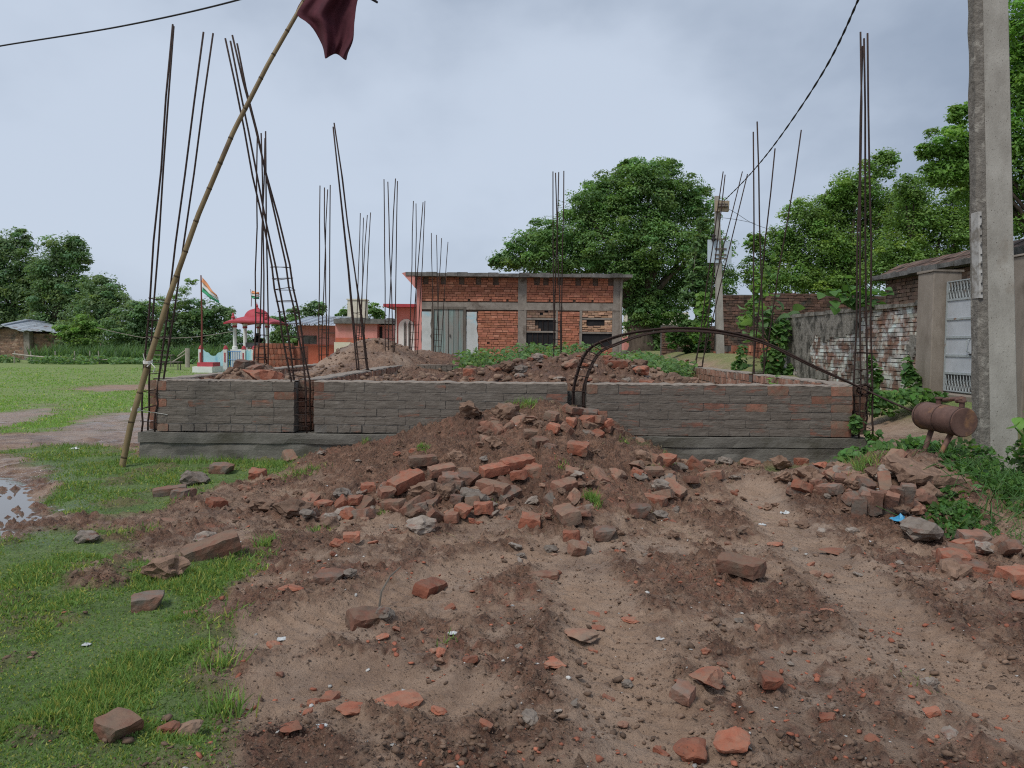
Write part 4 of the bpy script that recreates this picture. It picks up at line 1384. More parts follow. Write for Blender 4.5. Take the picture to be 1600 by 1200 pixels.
scatter_bits(60, ['red_lump', 'mud_lump'], (380, 740, 1200, 880), .04, .10, 'chips about the mound foot', 'small brick bits around the mound', 'brick_bit')
scatter_bits(45, ['mortar_lump', 'earth_lump'], (400, 700, 1330, 860), .07, .16, 'lumps around the mound', 'small earth and mortar lumps around the mound', 'earth_lump')
scatter_bits(60, ['red_lump', 'red_lump', 'mud_lump', 'red_half', 'mortar_lump'], (420, 850, 1600, 1190), .035, .10, 'chips in the open mud', 'small brick bits in the open mud', 'brick_bit')
scatter_bits(30, ['red_lump', 'earth_lump', 'mortar_lump'], (1180, 720, 1600, 900), .05, .13, 'rubble beside the weeds', 'small rubble beside the weeds', 'rubble_bit')
scatter_bits(40, ['red_lump', 'mortar_lump', 'mud_lump'], (700, 556, 1090, 598), .10, .22, 'fill above the wall', 'small rubble on the inner fill', 'rubble_bit')


# where two or three still read alike, say which is the larger
same = {}
for o in list(bpy.data.objects):
    if o.parent is None and o.type == 'MESH' and 'label' in o: same.setdefault(o['label'], []).append(o)
for lab, os_ in same.items():
    if 2 <= len(os_) <= 4:
        os_.sort(key=lambda o: o.scale.x * o.scale.y * o.scale.z)
        words = {2: ('smaller', 'larger'), 3: ('smallest', 'middle-sized', 'largest'), 4: ('smallest', 'second smallest', 'second largest', 'largest')}[len(os_)]
        for o, w_ in zip(os_, words):
            o['label'] = w_ + ' ' + (lab[6:] if lab.startswith('small ') else lab)


# ------------------------------------------------------------------ clods, chips and grit nobody could count
def rock_template(seed):
    t = (1 + 5 ** .5) / 2
    v = np.array([(-1, t, 0), (1, t, 0), (-1, -t, 0), (1, -t, 0), (0, -1, t), (0, 1, t), (0, -1, -t), (0, 1, -t), (t, 0, -1), (t, 0, 1), (-t, 0, -1), (-t, 0, 1)]) / 3.8
    f = [(0, 11, 5), (0, 5, 1), (0, 1, 7), (0, 7, 10), (0, 10, 11), (1, 5, 9), (5, 11, 4), (11, 10, 2), (10, 7, 6), (7, 1, 8), (3, 9, 4), (3, 4, 2), (3, 2, 6), (3, 6, 8), (3, 8, 9), (4, 9, 5), (2, 4, 11), (6, 2, 10), (8, 6, 7), (9, 8, 1)]
    r = np.random.default_rng(seed)
    return v * r.uniform(.45, 1.5, (12, 1)) + r.uniform(-.12, .12, (12, 3)), np.array(f)


def grit(name, label, n, m, smin, smax, dens, region, tint_rng, flat=.7, pw=2.0, small=False):
    x = rng.uniform(region[0], region[1], n * 4)
    u = rng.uniform(0, 1, n * 4)
    y = 1 / (1 / region[2] + u * (1 / region[3] - 1 / region[2]))       # thicker on the ground near by, where single bits can be seen
    g, s, rd = masks(x, y)
    keep = rng.uniform(0, 1, n * 4) < dens(x, y, g, s)
    x, y = x[keep][:n], y[keep][:n]
    n = len(x)
    sz = smin + (smax - smin) * rng.uniform(0, 1, n) ** pw
    z = H(x, y) + sz * .12
    parts = []
    for k in range(4):
        q = np.arange(n) % 4 == k
        tv, tf = rock_template(500 + k)
        if small:
            r8 = np.random.default_rng(600 + k)
            tv = np.array([(.5, 0, 0), (-.5, 0, 0), (0, .5, 0), (0, -.5, 0), (0, 0, .5), (0, 0, -.5)]) * r8.uniform(.6, 1.3, (6, 1)) + r8.uniform(-.1, .1, (6, 3))
            tf = np.array([(0, 2, 4), (2, 1, 4), (1, 3, 4), (3, 0, 4)])
        m_ = q.sum()
        N = np.stack([rng.normal(0, .35, m_), rng.normal(0, .35, m_), np.ones(m_)], 1)
        S = sz[q][:, None] * np.stack([np.ones(m_), rng.uniform(.55, 1, m_), rng.uniform(flat * .6, flat, m_)], 1)
        t = rng.uniform(tint_rng[0], tint_rng[1], (m_, 1)) * np.ones((1, 3))
        parts.append(scatter(tv, tf, np.stack([x[q], y[q], z[q]], 1), frames(N), S, t))
    v, f, t = cat_np(parts)
    o = obj_np(name, v, f, m, None, t)
    return tag(o, label, name.replace('_', ' '), kind='stuff')


grit('soil_clods', 'dark crumbs and clods of churned soil over the mud', 10000, M_['soil_clod'], .006, .042,
     lambda x, y, g, s: (1 - g) * (1 - .82 * s) * ss(.42, .62, fbm(x * 2.6, y * 2.6, 17, 4)), (-3.4, 3.9, 2.3, 8.55), (.6, 1.3), pw=4, flat=.55)
grit('soil_crumbs', 'fine dark crumbs of soil over the mud', 62000, M_['soil_clod'], .004, .018,
     lambda x, y, g, s: (1 - g) * (1 - .75 * s) * (.25 + .75 * ss(.36, .6, fbm(x * 3.4, y * 3.4, 23, 4))), (-3.2, 3.8, 2.25, 8.5), (.35, 1.1), pw=2, small=True)
grit('fill_clods', 'crumbs of soil over the filled ground behind the wall', 2500, M_['soil_clod'], .03, .13,
     lambda x, y, g, s: np.ones_like(x), (-3.9, 3.6, 8.9, 20), (.9, 1.7), pw=2)
grit('brick_chips', 'tiny red brick chips trodden into the mud', 1700, M_['chip'], .005, .032,
     lambda x, y, g, s: (1 - g) * (.15 + .85 * ss(.48, .66, fbm(x * 2.2, y * 2.2, 111, 4))), (-3.0, 3.9, 2.3, 8.5), (.7, 1.2), .5, 2.5)
grit('pale_grit', 'tiny white and grey pebbles and scraps on the mud', 520, M_['pale_chip'], .005, .026,
     lambda x, y, g, s: (1 - g) * (.3 + .7 * ss(.4, .6, fbm(x * 1.5, y * 1.5, 19, 3))), (-2.8, 3.9, 2.3, 8.0), (.6, 1.3), .35, 2.5)


# ------------------------------------------------------------------ brickwork too small to pick apart: real bricks joined in one part
def brickwork(parent, rects, holes, face, m, bl=.235, bh=.087, plane='Y', depth=.06, jit=.004, tr=(.75, 1.2), name='brickwork', sgn=1, pale=.06):
    """rects and holes: (a0, a1, z0, z1) along the wall; bricks stand proud of the face"""
    b = MB()
    for (a0, a1, z0, z1) in rects:
        n = max(1, round((z1 - z0) / bh)); hh = (z1 - z0) / n
        for r in range(n):
            za, zb = z0 + r * hh + .006, z0 + (r + 1) * hh - .006
            a = a0 - (r % 2) * bl / 2 - random.uniform(0, .03)
            while a < a1:
                w = bl * random.uniform(.9, 1.08)
                p, q = max(a, a0) + .006, min(a + w, a1) - .006
                a += w
                if q - p < .02: continue
                if any(q > h[0] and p < h[1] and zb > h[2] + .02 and za < h[3] - .02 for h in holes):
                    # trim against the opening
                    hs = [h for h in holes if q > h[0] and p < h[1] and zb > h[2] + .02 and za < h[3] - .02]
                    segs = [(p, q)]
                    for h in hs:
                        ns = []
                        for s0, s1 in segs:
                            if s0 < h[0] < s1: ns.append((s0, h[0]))
                            if s0 < h[1] < s1: ns.append((h[1], s1))
                            if s1 <= h[0] or s0 >= h[1]: ns.append((s0, s1))
                        segs = ns
                else:
                    segs = [(p, q)]
                k = random.uniform(*tr)
                b.tn = (k * random.uniform(.96, 1.06), k, k * random.uniform(.92, 1.05))
                if random.random() < pale: b.tn = (1.35, 1.5, 1.55)
                for s0, s1 in segs:
                    if s1 - s0 < .02: continue
                    d = random.uniform(-jit, jit) * 2
                    if plane == 'Y': b.box(s0, s1, face + d, face + depth * sgn, za + random.uniform(-jit, jit), zb + random.uniform(-jit, jit))
                    else: b.box(face + d, face + depth * sgn, s0, s1, za + random.uniform(-jit, jit), zb + random.uniform(-jit, jit))
    o = b.build(name, m, parent, tint=True)
    o['kind'] = 'stuff'
    return o


# ------------------------------------------------------------------ the unplastered brick house behind the plot
HY = 28.0


def hx(px): return WX(px, HY)
def hz(py): return WZ(py, HY)


house = empty('brick_house', (hx(810), HY, .6), 'flat-roofed red brick house with a faded green door and two broken windows', 'house')
zb, zr = .45, hz(434)
w = MB(); w.box(hx(651), hx(971), HY + .06, HY + .22, zb, zr); w.build('wall', M_['house_mortar'], house)
w = MB(); w.box(hx(651), hx(659), HY - .02, HY + .055, zb, zr); w.box(hx(650), hx(650) + .12, HY + .22, HY + 6, zb, zr)
w.build('pink_corner', M_['pink'], house)
w = MB(); w.box(hx(971) - .2, hx(971), HY + .23, HY + 6, zb, zr); w.build('side_wall', M_['house_mortar'], house)
w = MB()
for i in range(22):                                        # uneven cast roof edge
    xa, xb = hx(636) + (hx(984) - hx(636)) * i / 22, hx(636) + (hx(984) - hx(636)) * (i + 1) / 22
    w.box(xa, xb, HY - .42 + random.uniform(-.03, .03), HY + 6.2, zr + .002 + random.uniform(-.012, .012), zr + .13 + random.uniform(-.02, .03))
w.build('roof_slab', M_['dark_slab'], house)
w = MB(); w.plate([(hx(630), zr + .10), (hx(637), zr + .14), (hx(650), zr - .02), (hx(650), zr - .42), (hx(646), zr - .30)], HY - .40, HY + 6)
w.build('eave_bracket', M_['pink'], house)
door = (hx(674), hx(728), .5, hz(480))
win1 = (hx(822), hx(868), hz(537), hz(483))
win2 = (hx(909), hx(956), hz(537), hz(483))
band = (hx(659), hx(971), hz(484), hz(473))
col1 = (hx(809), hx(822), zb, zr)
col2 = (hx(957), hx(971), zb, zr)
patchL = (hx(658), hx(674), .5, hz(488))
patchR = (hx(728), hx(746), .5, hz(488))
pockets = [(hx(p) - .1, hx(p) + .1, hz(444), hz(434.5)) for p in (665, 692, 721, 747, 774, 838, 852, 874, 902, 929, 953)]
putlogs = [(hx(p) - .04, hx(p) + .04, hz(471), hz(467)) for p in (694, 732, 766, 792, 858, 897, 925)] + [(hx(763) - .05, hx(763) + .05, hz(539), hz(535))]
frames_h = [(hx(818), hx(871), hz(540), hz(480)), (hx(905), hx(959), hz(540), hz(480))]
brickwork(house, [(hx(659), hx(971), zb, zr)], [door, band, col1, col2, patchL, patchR] + pockets + putlogs + frames_h, HY, M_['house_brick'], jit=.006)
for (a0, a1, z0, z1) in (band, col1, col2):
    w = MB(); w.box(a0, a1, HY - .03 + (.012 if a1 - a0 < 1 else 0), HY + .058, z0, z1, j=.008)
    w.build('concrete_band' if a1 - a0 > 1 else 'concrete_column', M_['band'], house)
w = MB(); w.tube([(hx(969), HY - .08, .6), (hx(969), HY - .08, zr)], .045, 8); w.build('drain_pipe', M_['band'], house)
for p in (patchL, patchR):
    n = 14; out = []
    for i in range(n + 1): out.append((p[0] + random.uniform(-.0, .03), p[2] + (p[3] - p[2]) * i / n))
    for i in range(n, -1, -1): out.append((p[1] + random.uniform(-.05, .03), p[2] + (p[3] - p[2]) * i / n))
    w = MB(); w.plate(out, HY - .02, HY + .05); w.build('plaster_patch', M_['patch'], house)
dr = MB()
for a in ((door[0], door[0] + .09), (door[1] - .09, door[1])): dr.box(a[0], a[1], HY - .05, HY + .05, door[2], door[3])
dr.box(door[0] + .09, door[1] - .09, HY - .05, HY + .05, door[3] - .09, door[3])
dframe = dr.build('door_frame', M_['wood_dark'], house)
mid = (door[0] + door[1]) / 2
for s, (a, e) in enumerate(((door[0] + .095, mid - .008), (mid + .008, door[1] - .095))):
    lf = MB(); lf.box(a, e, HY + .02, HY + .045, door[2], door[3] - .095)
    leaf = lf.build('door_leaf', M_['wood_dark'], house)
    for k in range(3):
        p, q = a + (e - a) * k / 3 + .006, a + (e - a) * (k + 1) / 3 - .006
        pl = MB(); pl.box(p, q, HY - .01 + random.uniform(-.008, .008), HY + .018, door[2], door[3] - .10); pl.build('plank', M_['door_green'], leaf)
hd = MB(); hd.tube([(mid + .05, HY - .03, 1.75), (mid + .05, HY - .06, 1.70), (mid + .05, HY - .03, 1.64)], .015, 6); hd.build('door_chain', M_['rust'], house)
for wi, (wn, fr) in enumerate(zip((win1, win2), frames_h)):
    fm = MB()
    fm.box(fr[0], wn[0], HY - .025, HY + .05, fr[2], fr[3]); fm.box(wn[1], fr[1], HY - .025, HY + .05, fr[2], fr[3])
    fm.box(wn[0], wn[1], HY - .022, HY + .05, wn[3], fr[3])
    for py in ((498, 518) if wi == 0 else (497, 519)): fm.box(wn[0], wn[1], HY - .01, HY + .03, hz(py) - .03, hz(py) + .03)
    win = fm.build('window_frame', M_['band'], house)
    dk = MB(); dk.box(wn[0] + .002, wn[1] - .002, HY + .04, HY + .058, fr[2], wn[3] - .002); dk.build('opening_shade_sheet', M_['opening_shade'], win)  # near-black sheet over the solid wall, room shade put into its colour
    if wi == 0:
        br = brickwork(win, [(wn[0], wn[1], hz(496), hz(484))], [(hx(843), hx(848), hz(492), hz(488)), (hx(851), hx(856), hz(488), hz(485))], HY + .005, M_['buff_old'], depth=.03)
        br = brickwork(win, [(wn[0], hx(836), hz(517), hz(500)), (hx(836), hx(841), hz(517), hz(508)), (hx(841), hx(845), hz(517), hz(513))], [], HY + .005, M_['buff_old'], depth=.03)
        for px in (832, 840, 848, 856):
            g = MB(); g.tube([(hx(px), HY + .025, fr[2]), (hx(px), HY + .025, hz(500))], .012, 5); g.build('bar', M_['rust'], win)
    else:
        br = brickwork(win, [(wn[0], wn[1], hz(495), hz(484)), (wn[0], wn[1], hz(517), hz(508)), (wn[0], hx(916), hz(508), hz(499)), (hx(944), wn[1], hz(508), hz(499))], [], HY - .01, M_['infill_brick'], depth=.045, jit=.012, bh=.075)

# porch with a white arch, beside the house
PY = 31.0
porch = empty('arched_porch', (WX(628, PY), PY, .6), 'salmon pink porch with a white arch beside the brick house', 'porch')
a0, a1, zt_ = WX(619, PY), WX(651, PY), WZ(482, PY)
w = MB(); w.box(a0, a1, PY + .05, PY + 2.5, .5, zt_); w.build('wall', M_['pink'], porch)
w = MB(); w.box(WX(602, PY), WX(652, PY), PY - .5, PY + 2.8, zt_ + .003, zt_ + .12); w.build('roof_slab', M_['dome_red'], porch)
cx, r_, zc = WX(635, PY), (WX(647, PY) - WX(622, PY)) / 2, WZ(513, PY)
arc = [(cx - r_, .55)] + [(cx - r_ * math.cos(t), zc + r_ * 1.05 * math.sin(t)) for t in np.linspace(0, math.pi, 15)] + [(cx + r_, .55)]
w = MB(); w.plate(arc, PY + .0, PY + .045); arch_w = w.build('arch', M_['white_wash'], porch)
for px in (633, 640):
    w = MB(); w.plate([(WX(px, PY) - .05, .6), (WX(px, PY) - .05, WZ(508, PY)), (WX(px, PY), WZ(503, PY)), (WX(px, PY) + .05, WZ(508, PY)), (WX(px, PY) + .05, .6)], PY - .02, PY - .003)
    w.build('slit', M_['dark_slab'], arch_w)
w = MB(); w.box(WX(617, PY), WX(620, PY), PY - .05, PY + .048, .5, zt_); w.build('pillar', M_['white_wash'], porch)

# low pink houses
QY = 42.0


def qx(p): return WX(p, QY)
def qz(p): return WZ(p, QY)


t = empty('pink_house', (qx(495), QY, 0), 'low pink house with a tin roof and one dark window', 'house')
w = MB(); w.box(qx(466), qx(525), QY, QY + 4, 0, qz(511)); w.build('wall', M_['pink'], t)
w = MB(); w.box(qx(466.5), qx(521), QY - .03, QY - .003, 0, qz(541)); w.build('dado', M_['red_wash'], t)
w = MB(); w.box(qx(474), qx(495), QY - .02, QY - .004, qz(540), qz(527)); w.build('window', M_['dark_slab'], t)
for i in range(5):
    xa = qx(452) + (qx(527) - qx(452)) * i / 5; xb = qx(452) + (qx(527) - qx(452)) * (i + 1) / 5 + .06
    w = MB(); n = 14
    vs = []; fs = []
    for k in range(n + 1):
        x = xa + (xb - xa) * k / n; wv = .035 * math.sin(k * 1.9)
        e = random.uniform(-.05, .05)
        vs += [(x, QY - .9, qz(511) + .02 + wv + i * .006), (x, QY + 4.2, qz(496) + wv + .1 + e * .2 + i * .006)]
    for k in range(n): fs.append((2 * k, 2 * k + 2, 2 * k + 3, 2 * k + 1))
    w._a(vs, fs).build('roof_sheet', M_['tin'], t)
w = MB(); w.box(qx(508), qx(526), QY - .35, QY - .25, qz(523) - .02, qz(523) + .03); w.build('ledge', M_['dark_slab'], t)
t = empty('pink_house', (qx(570), QY - 2, 0), 'pink flat-roofed house with a dark door slot and grimy parapet', 'house')
Y2 = QY - 2
w = MB(); w.box(WX(524, Y2), WX(589, Y2), Y2, Y2 + 4, 0, WZ(507, Y2)); w.box(WX(589, Y2) + .003, WX(612, Y2), Y2 + .5, Y2 + 4, 0, WZ(509, Y2)); w.build('wall', M_['pink'], t)
w = MB(); w.box(WX(524.5, Y2), WX(588, Y2), Y2 - .03, Y2 - .003, 0, WZ(530, Y2)); w.build('dado', M_['red_wash'], t)
w = MB()
for i in range(10):
    xa = WX(523, Y2) + (WX(614, Y2) - WX(523, Y2)) * i / 10; xb = WX(523, Y2) + (WX(614, Y2) - WX(523, Y2)) * (i + 1) / 10
    w.box(xa, xb, Y2 - .25, Y2 + 4.1, WZ(508, Y2) + .002 + random.uniform(0, .01), WZ(501, Y2) + random.uniform(-.02, .08))
w.build('parapet', M_['dark_slab'], t)
w = MB(); w.box(WX(590.5, Y2), WX(595, Y2), Y2 + .46, Y2 + .495, 0, WZ(512, Y2)); w.build('door', M_['opening_shade'], t)  # near-black panel, the shade of the doorway is in its colour
w = MB(); w.box(WX(522, 34), WX(547, 34), 34, 34.3, 0, WZ(537, 34)); w.box(WX(547, 34) + .002, WX(586, 34), 34.05, 34.3, 0, WZ(538, 34))
tag(w.build('low_wall', M_['cream']), 'low cream wall in front of the pink houses behind the grey earth mound', 'wall')
w = MB(); w.box(WX(543, 46), WX(570, 46), 46, 47, 0, WZ(471, 46)); w.box(WX(541.5, 46), WX(571.5, 46), 45.95, 47.1, WZ(471, 46) + .002, WZ(469, 46))
tag(w.build('water_tower', M_['cream']), 'cream square water tower standing behind the pink houses', 'tower')

# ------------------------------------------------------------------ shrine pavilion
SY = 38.0
SC = SY / FPX


def sx(p): return WX(p, SY)
def sz(p): return WZ(p, SY, 390)


sh = empty('shrine_pavilion', (sx(392), SY, 0), 'small open pavilion with white columns and a crimson dome', 'shrine')
w = MB(); w.box(sx(362), sx(424), SY - .2, SY + 2.3, -.1, sz(546)); w.build('plinth', M_['white_wash'], sh)
for px, yy in ((367, SY), (418, SY), (383, SY + 1.9), (404.5, SY + 1.9)):
    X = WX(px, yy); r = .09 * yy / SY
    c = MB(); c.lathe([(r * 1.5, 0), (r * 1.5, .12), (r, .16), (r * .95, sz(512) - sz(546)), ], 12, (X, yy, sz(546) + .001)); cc = c.build('column', M_['white_wash'], sh, smooth=False)
    c = MB(); c.lathe([(r * 1.25, 0), (r * 1.35, .05), (r * 1.25, .1)], 12, (X, yy, sz(512) + .002)); c.build('collar', M_['dome_red'], cc)
    c = MB(); c.lathe([(r * 1.2, 0), (r * 1.6, .12)], 12, (X, yy, sz(512) + .105)); c.build('capital', M_['white_wash'], cc)
# curved eave, corners turned down
cxx, cyy = sx(392), SY + .95
n = 20; vs = []; fs = []
ex, ey = (sx(427) - sx(356)) / 2, 1.55
zc0 = sz(504)
for j in range(n + 1):
    for i in range(n + 1):
        u, v = i / n * 2 - 1, j / n * 2 - 1
        m_ = max(abs(u), abs(v)); l_ = min(abs(u), abs(v))
        z = zc0 + .38 * (1 - m_) - .10 * m_ * l_ ** 3 + .08
        vs.append((cxx + u * ex, cyy + v * ey, z))
for j in range(n):
    for i in range(n):
        a = j * (n + 1) + i; fs.append((a, a + 1, a + n + 2, a + n + 1))
k0 = len(vs)
vs += [(x, y, z - .09) for x, y, z in vs]
fs += [(a + k0, d + k0, c + k0, b_2 + k0) for a, b_2, c, d in fs[:n * n]]
edge = [i for i in range(n + 1)] + [(j + 1) * (n + 1) - 1 for j in range(1, n + 1)] + [n * (n + 1) + i for i in range(n - 1, -1, -1)] + [j * (n + 1) for j in range(n - 1, 0, -1)]
for q in range(len(edge)):
    a, b2 = edge[q], edge[(q + 1) % len(edge)]
    fs.append((a, a + k0, b2 + k0, b2))
eave = MB()._a(vs, fs).build('eave', M_['dome_red'], sh)
rd_ = (sx(413) - sx(372)) / 2
zd0 = sz(500)
prof = [(rd_ * 1.03, zd0 - .15), (rd_, zd0)] + [(rd_ * math.cos(t) ** .8, zd0 + (sz(481) - zd0) * math.sin(t)) for t in np.linspace(.1, 1.5, 10)]
d = MB(); d.lathe(prof, 28, (cxx, cyy, 0)); dome = d.build('dome', M_['dome_red'], sh, smooth=True)
f = MB(); z0_ = sz(481.5); f.lathe([(.14, z0_), (.10, z0_ + .06), (.05, z0_ + .1), (.07, z0_ + .16), (.02, z0_ + .26), (.01, z0_ + .34)], 12, (cxx, cyy, 0)); f.build('finial', M_['dome_red'], dome)
for u in (-1, 1):
    f = MB(); f.lathe([(.09, 0), (.1, .08), (.04, .16), (.06, .2), (.01, .3)], 10, (cxx + u * ex * .72, cyy - ey * .72, zc0 + .18)); f.build('corner_finial', M_['dome_red'], eave)
w = MB(); w.box(sx(378), sx(401), SY + .5, SY + .56, sz(543), sz(535)); w.build('dark_board', M_['dark_slab'], sh)
bst = MB(); bst.lathe([(.14, sz(546)), (.16, sz(536)), (.28, sz(531)), (.24, sz(529)), (.09, sz(527.5)), (.09, sz(527)), (.15, sz(525)), (.16, sz(522.5)), (.08, sz(520))], 14, (sx(393.5), SY + .9, 0))
tag(bst.build('statue', M_['buff_old'], smooth=True), 'small pale bust standing under the crimson dome', 'statue')

rl = empty('shrine_railing', (sx(352), SY - 1.5, 0), 'white and pale cyan railing with scalloped panels round the shrine', 'railing')
RY = SY - 1.5


def rx_(p): return WX(p, RY)
def rz_(p): return WZ(p, RY, 350)


for px in (314, 352.5, 381, 397):
    w = MB(); w.box(rx_(px - 3), rx_(px + 3), RY - .1, RY + .1, -.05, rz_(546)); po = w.build('post', M_['white_wash'], rl)
    w = MB(); w.box(rx_(px - 1), rx_(px + 1), RY - .115, RY - .102, rz_(566), rz_(551)); w.build('red_panel', M_['dome_red'], po)
    w = MB(); w.lathe([(.11, 0), (.12, .05), (.09, .08), (.08, .14), (.02, .19)], 10, (rx_(px), RY, rz_(546) + .001)); w.build('knob', M_['dome_red'], po)
for p0, p1 in ((317, 349.5), (384, 394)):
    out = [(rx_(p0) + .01, -.02)]; top = []
    for k in range(15):
        u = k / 14
        top.append((rx_(p0) + .01 + (rx_(p1) - rx_(p0) - .02) * u, rz_(546.5) - (.30 * math.sin(u * math.pi) if p1 - p0 > 15 else .05) + (.06 if k in (3, 4, 10, 11) else 0)))
    w = MB(); w.plate([(rx_(p0) + .01, -.02)] + top + [(rx_(p1) - .01, -.02)], RY - .04, RY + .04); w.build('panel', M_['cyan'], rl)
g = MB()
for k in range(7):
    x = rx_(357) + (rx_(377) - rx_(357)) * k / 6
    g.tube([(x, RY, .0), (x, RY, rz_(548))], .02, 6)
for z in (.15, .55, .95): g.tube([(rx_(356), RY - .02, z), (rx_(378), RY - .02, z)], .022, 6)
g.build('gate', M_['blue'], rl)
w = MB(); w.box(WX(300, 35), WX(331, 35), 35, 36.3, -.05, WZ(573, 35, 315))
fp = w.build('flag_platform', M_['white_wash']); tag(fp, 'white step with a crimson block at the foot of the tricolour flagpole', 'platform')
w = MB(); w.box(WX(305, 35), WX(329.5, 35), 35.2, 36.1, WZ(573, 35, 315) + .002, WZ(566.5, 35, 315)); w.build('red_block', M_['dome_red'], fp)


def cloth(name, corners, nu, nv, wave, parent, m, thick=.006, seed=0, phase=2.2):
    """a waving quad: corners a (hoist top), b (fly top), c (fly bottom), d (hoist bottom)"""
    a, b, c, d = [Vector(p) for p in corners]
    vs = []; fs = []
    for j in range(nv + 1):
        for i in range(nu + 1):
            u, v = i / nu, j / nv
            p = a.lerp(b, u).lerp(d.lerp(c, u), v)
            p = p + Vector((0, wave * u ** .7 * math.sin(u * 6.5 + v * phase + seed) + wave * .4 * math.sin(v * 5 + u * 3), wave * .25 * u * math.sin(u * 8 + v)))
            vs.append(p)
    for j in range(nv):
        for i in range(nu):
            q = j * (nu + 1) + i; fs.append((q, q + nu + 1, q + nu + 2, q + 1))
    o = MB()._a(vs, fs).build(name, m, parent, smooth=True)
    s = o.modifiers.new('thickness', 'SOLIDIFY'); s.thickness = thick
    return o


def tricolour(label, pole_label, px, y0, y1, Y, corners, pr):
    p = MB(); p.tube([V(px, y1, Y), V(px + .5, (y0 + y1) / 2, Y), V(px - 1, y0, Y)], [pr, pr * .85, pr * .6], 8)
    tag(p.build('flagpole', M_['pole_red']), pole_label, 'flagpole')
    a, b, c, d = [V(x, y, Y - .03) for x, y in corners]
    t = empty('tricolour_flag', d, label, 'flag')
    for k, m in enumerate(('saffron', 'flag_white', 'flag_green')):
        q = [a.lerp(d, k / 3), b.lerp(c, k / 3), b.lerp(c, (k + 1) / 3), a.lerp(d, (k + 1) / 3)]
        o = cloth('stripe', q, 14, 4, .10, t, M_[m], seed=k * .73, phase=.73)
    return t


tricolour('saffron white and green flag drooping from the tall pole', 'tall red pole carrying the larger tricolour flag', 315, 430, 569, 35.5, [(315.5, 433), (339, 462), (342, 476), (316, 456)], .05)
tricolour('small saffron white and green flag above the crimson dome', 'thin staff standing on the crimson dome', 392.5, 452, 479, SY + .95, [(393, 454), (405, 457), (404, 468), (393, 466)], .02)

# ------------------------------------------------------------------ stack of new bricks beside the foundation
sk = empty('brick_stack', (WX(432, 16.6), 16.8, 0), 'neat stack of new red bricks beside the shrine side of the plot', 'brick stack')
for r in range(11):
    z = .06 + r * .118
    x0, x1 = WX(396 + (8 if r == 10 else 0), 16.6), WX(470 - r * 1.2, 16.6)
    if r < 5: continue                                    # below the wall top nothing of it shows
    strip_bricks(sk, 'brick', U['red_brick'], x0, x1 - .62, z, z + .117, 'X', 16.6, gap=.008, width=.235, jit=.006)
    for k in range(7):
        xx = x1 - .60 + k * .085
        put('brick', random.choice(U['red_brick']), sk, (xx + .04, 16.62, z + .058), (0, random.uniform(-.03, .03), 0), (.078, .12, .112))
c = MB(); c.box(WX(397, 16.6), WX(470, 16.6) - .05, 16.68, 17.4, 0, 1.30); c.build('stack_core', M_['red_brick'], sk)

# ------------------------------------------------------------------ brick hut at the far edge of the field
UY = 58.0


def ux(p): return WX(p, UY)
def uz(p): return WZ(p, UY, 40)


hut = empty('brick_hut', (ux(30), UY, 0), 'brick hut with a patched tin roof at the far edge of the field', 'hut')
w = MB(); w.plate([(ux(-60), 0), (ux(-60), uz(540)), (ux(-12), uz(520)), (ux(8), uz(512)), (ux(42), uz(519)), (ux(42), 0)], UY + .06, UY + 4); w.box(ux(42) + .01, ux(90), UY + .5, UY + 4, 0, uz(521)); w.build('wall', M_['house_mortar'], hut)
brickwork(hut, [(ux(-60), ux(38), 0, uz(521)), (ux(-12), ux(30), uz(521), uz(515))], [], UY, M_['buff_old'], bl=.24, bh=.1)
brickwork(hut, [(ux(47), ux(90), 0, uz(521))], [], UY + .44, M_['buff_old'], bl=.24, bh=.1)
w = MB(); w.box(ux(38), ux(47), UY - .08, UY + .42, 0, uz(518)); w.build('corner_plaster', M_['band'], hut)
for k, (pa, pb, ya, yb) in enumerate(((-14, 14, 521, 509), (9, 44, 509, 519.5), (40, 72, 517, 519), (68, 98, 516, 522))):
    vs = []; fs = []; n = 12
    for i in range(n + 1):
        u = i / n; wv = .06 * math.sin(i * 1.7 + k)
        x = ux(pa + (pb - pa) * u); z = uz(ya + (yb - ya) * u) + .06 + k * .01
        vs += [(x, UY - .5, z + wv * .4), (x, UY + 2.5, z + .45 + wv), (x, UY + 5, z + .3 + wv)]
    for i in range(n):
        for j in range(2): fs.append((i * 3 + j, i * 3 + 3 + j, i * 3 + 4 + j, i * 3 + 1 + j))
    o = MB()._a(vs, fs).build('roof_sheet', M_['tin'], hut)
    s = o.modifiers.new('thickness', 'SOLIDIFY'); s.thickness = .05

# branch fence, post, benches at the field edge
fy = 47.0
fe = empty('branch_fence', (WX(80, fy), fy, 0), 'long crooked branch rail in front of the tall grass', 'fence')
pts = [(20, 553), (45, 556), (70, 558), (95, 558), (120, 562), (136, 564), (150, 561), (168, 562)]
b = MB(); b.tube([V(x, y, fy) for x, y in pts], [.06, .055, .05, .05, .045, .04, .03, .025], 6); b.build('rail', M_['stick'], fe)
b = MB(); b.tube([V(x, y + 4, fy + .2) for x, y in ((28, 557), (60, 560), (100, 562))], .025, 5); b.build('rail', M_['stick'], fe)
for px in (22, 48, 86, 117, 140, 155):
    p = V(px, 556, fy + .1); b = MB(); b.tube([(p.x, p.y, -.05), (p.x + random.uniform(-.06, .06), p.y, p.z + .3)], .035, 5); b.build('post', M_['stick'], fe)
b = MB(); p = V(293, 560, 42)
b.tube([(p.x, p.y, -.1), (p.x, p.y, 1.05)], .13, 8); b.tube([(p.x - .1, p.y, .75), (p.x - .9, p.y, .25)], .035, 6); b.tube([(p.x - .1, p.y, .95), (p.x - .55, p.y, .6)], .03, 6)
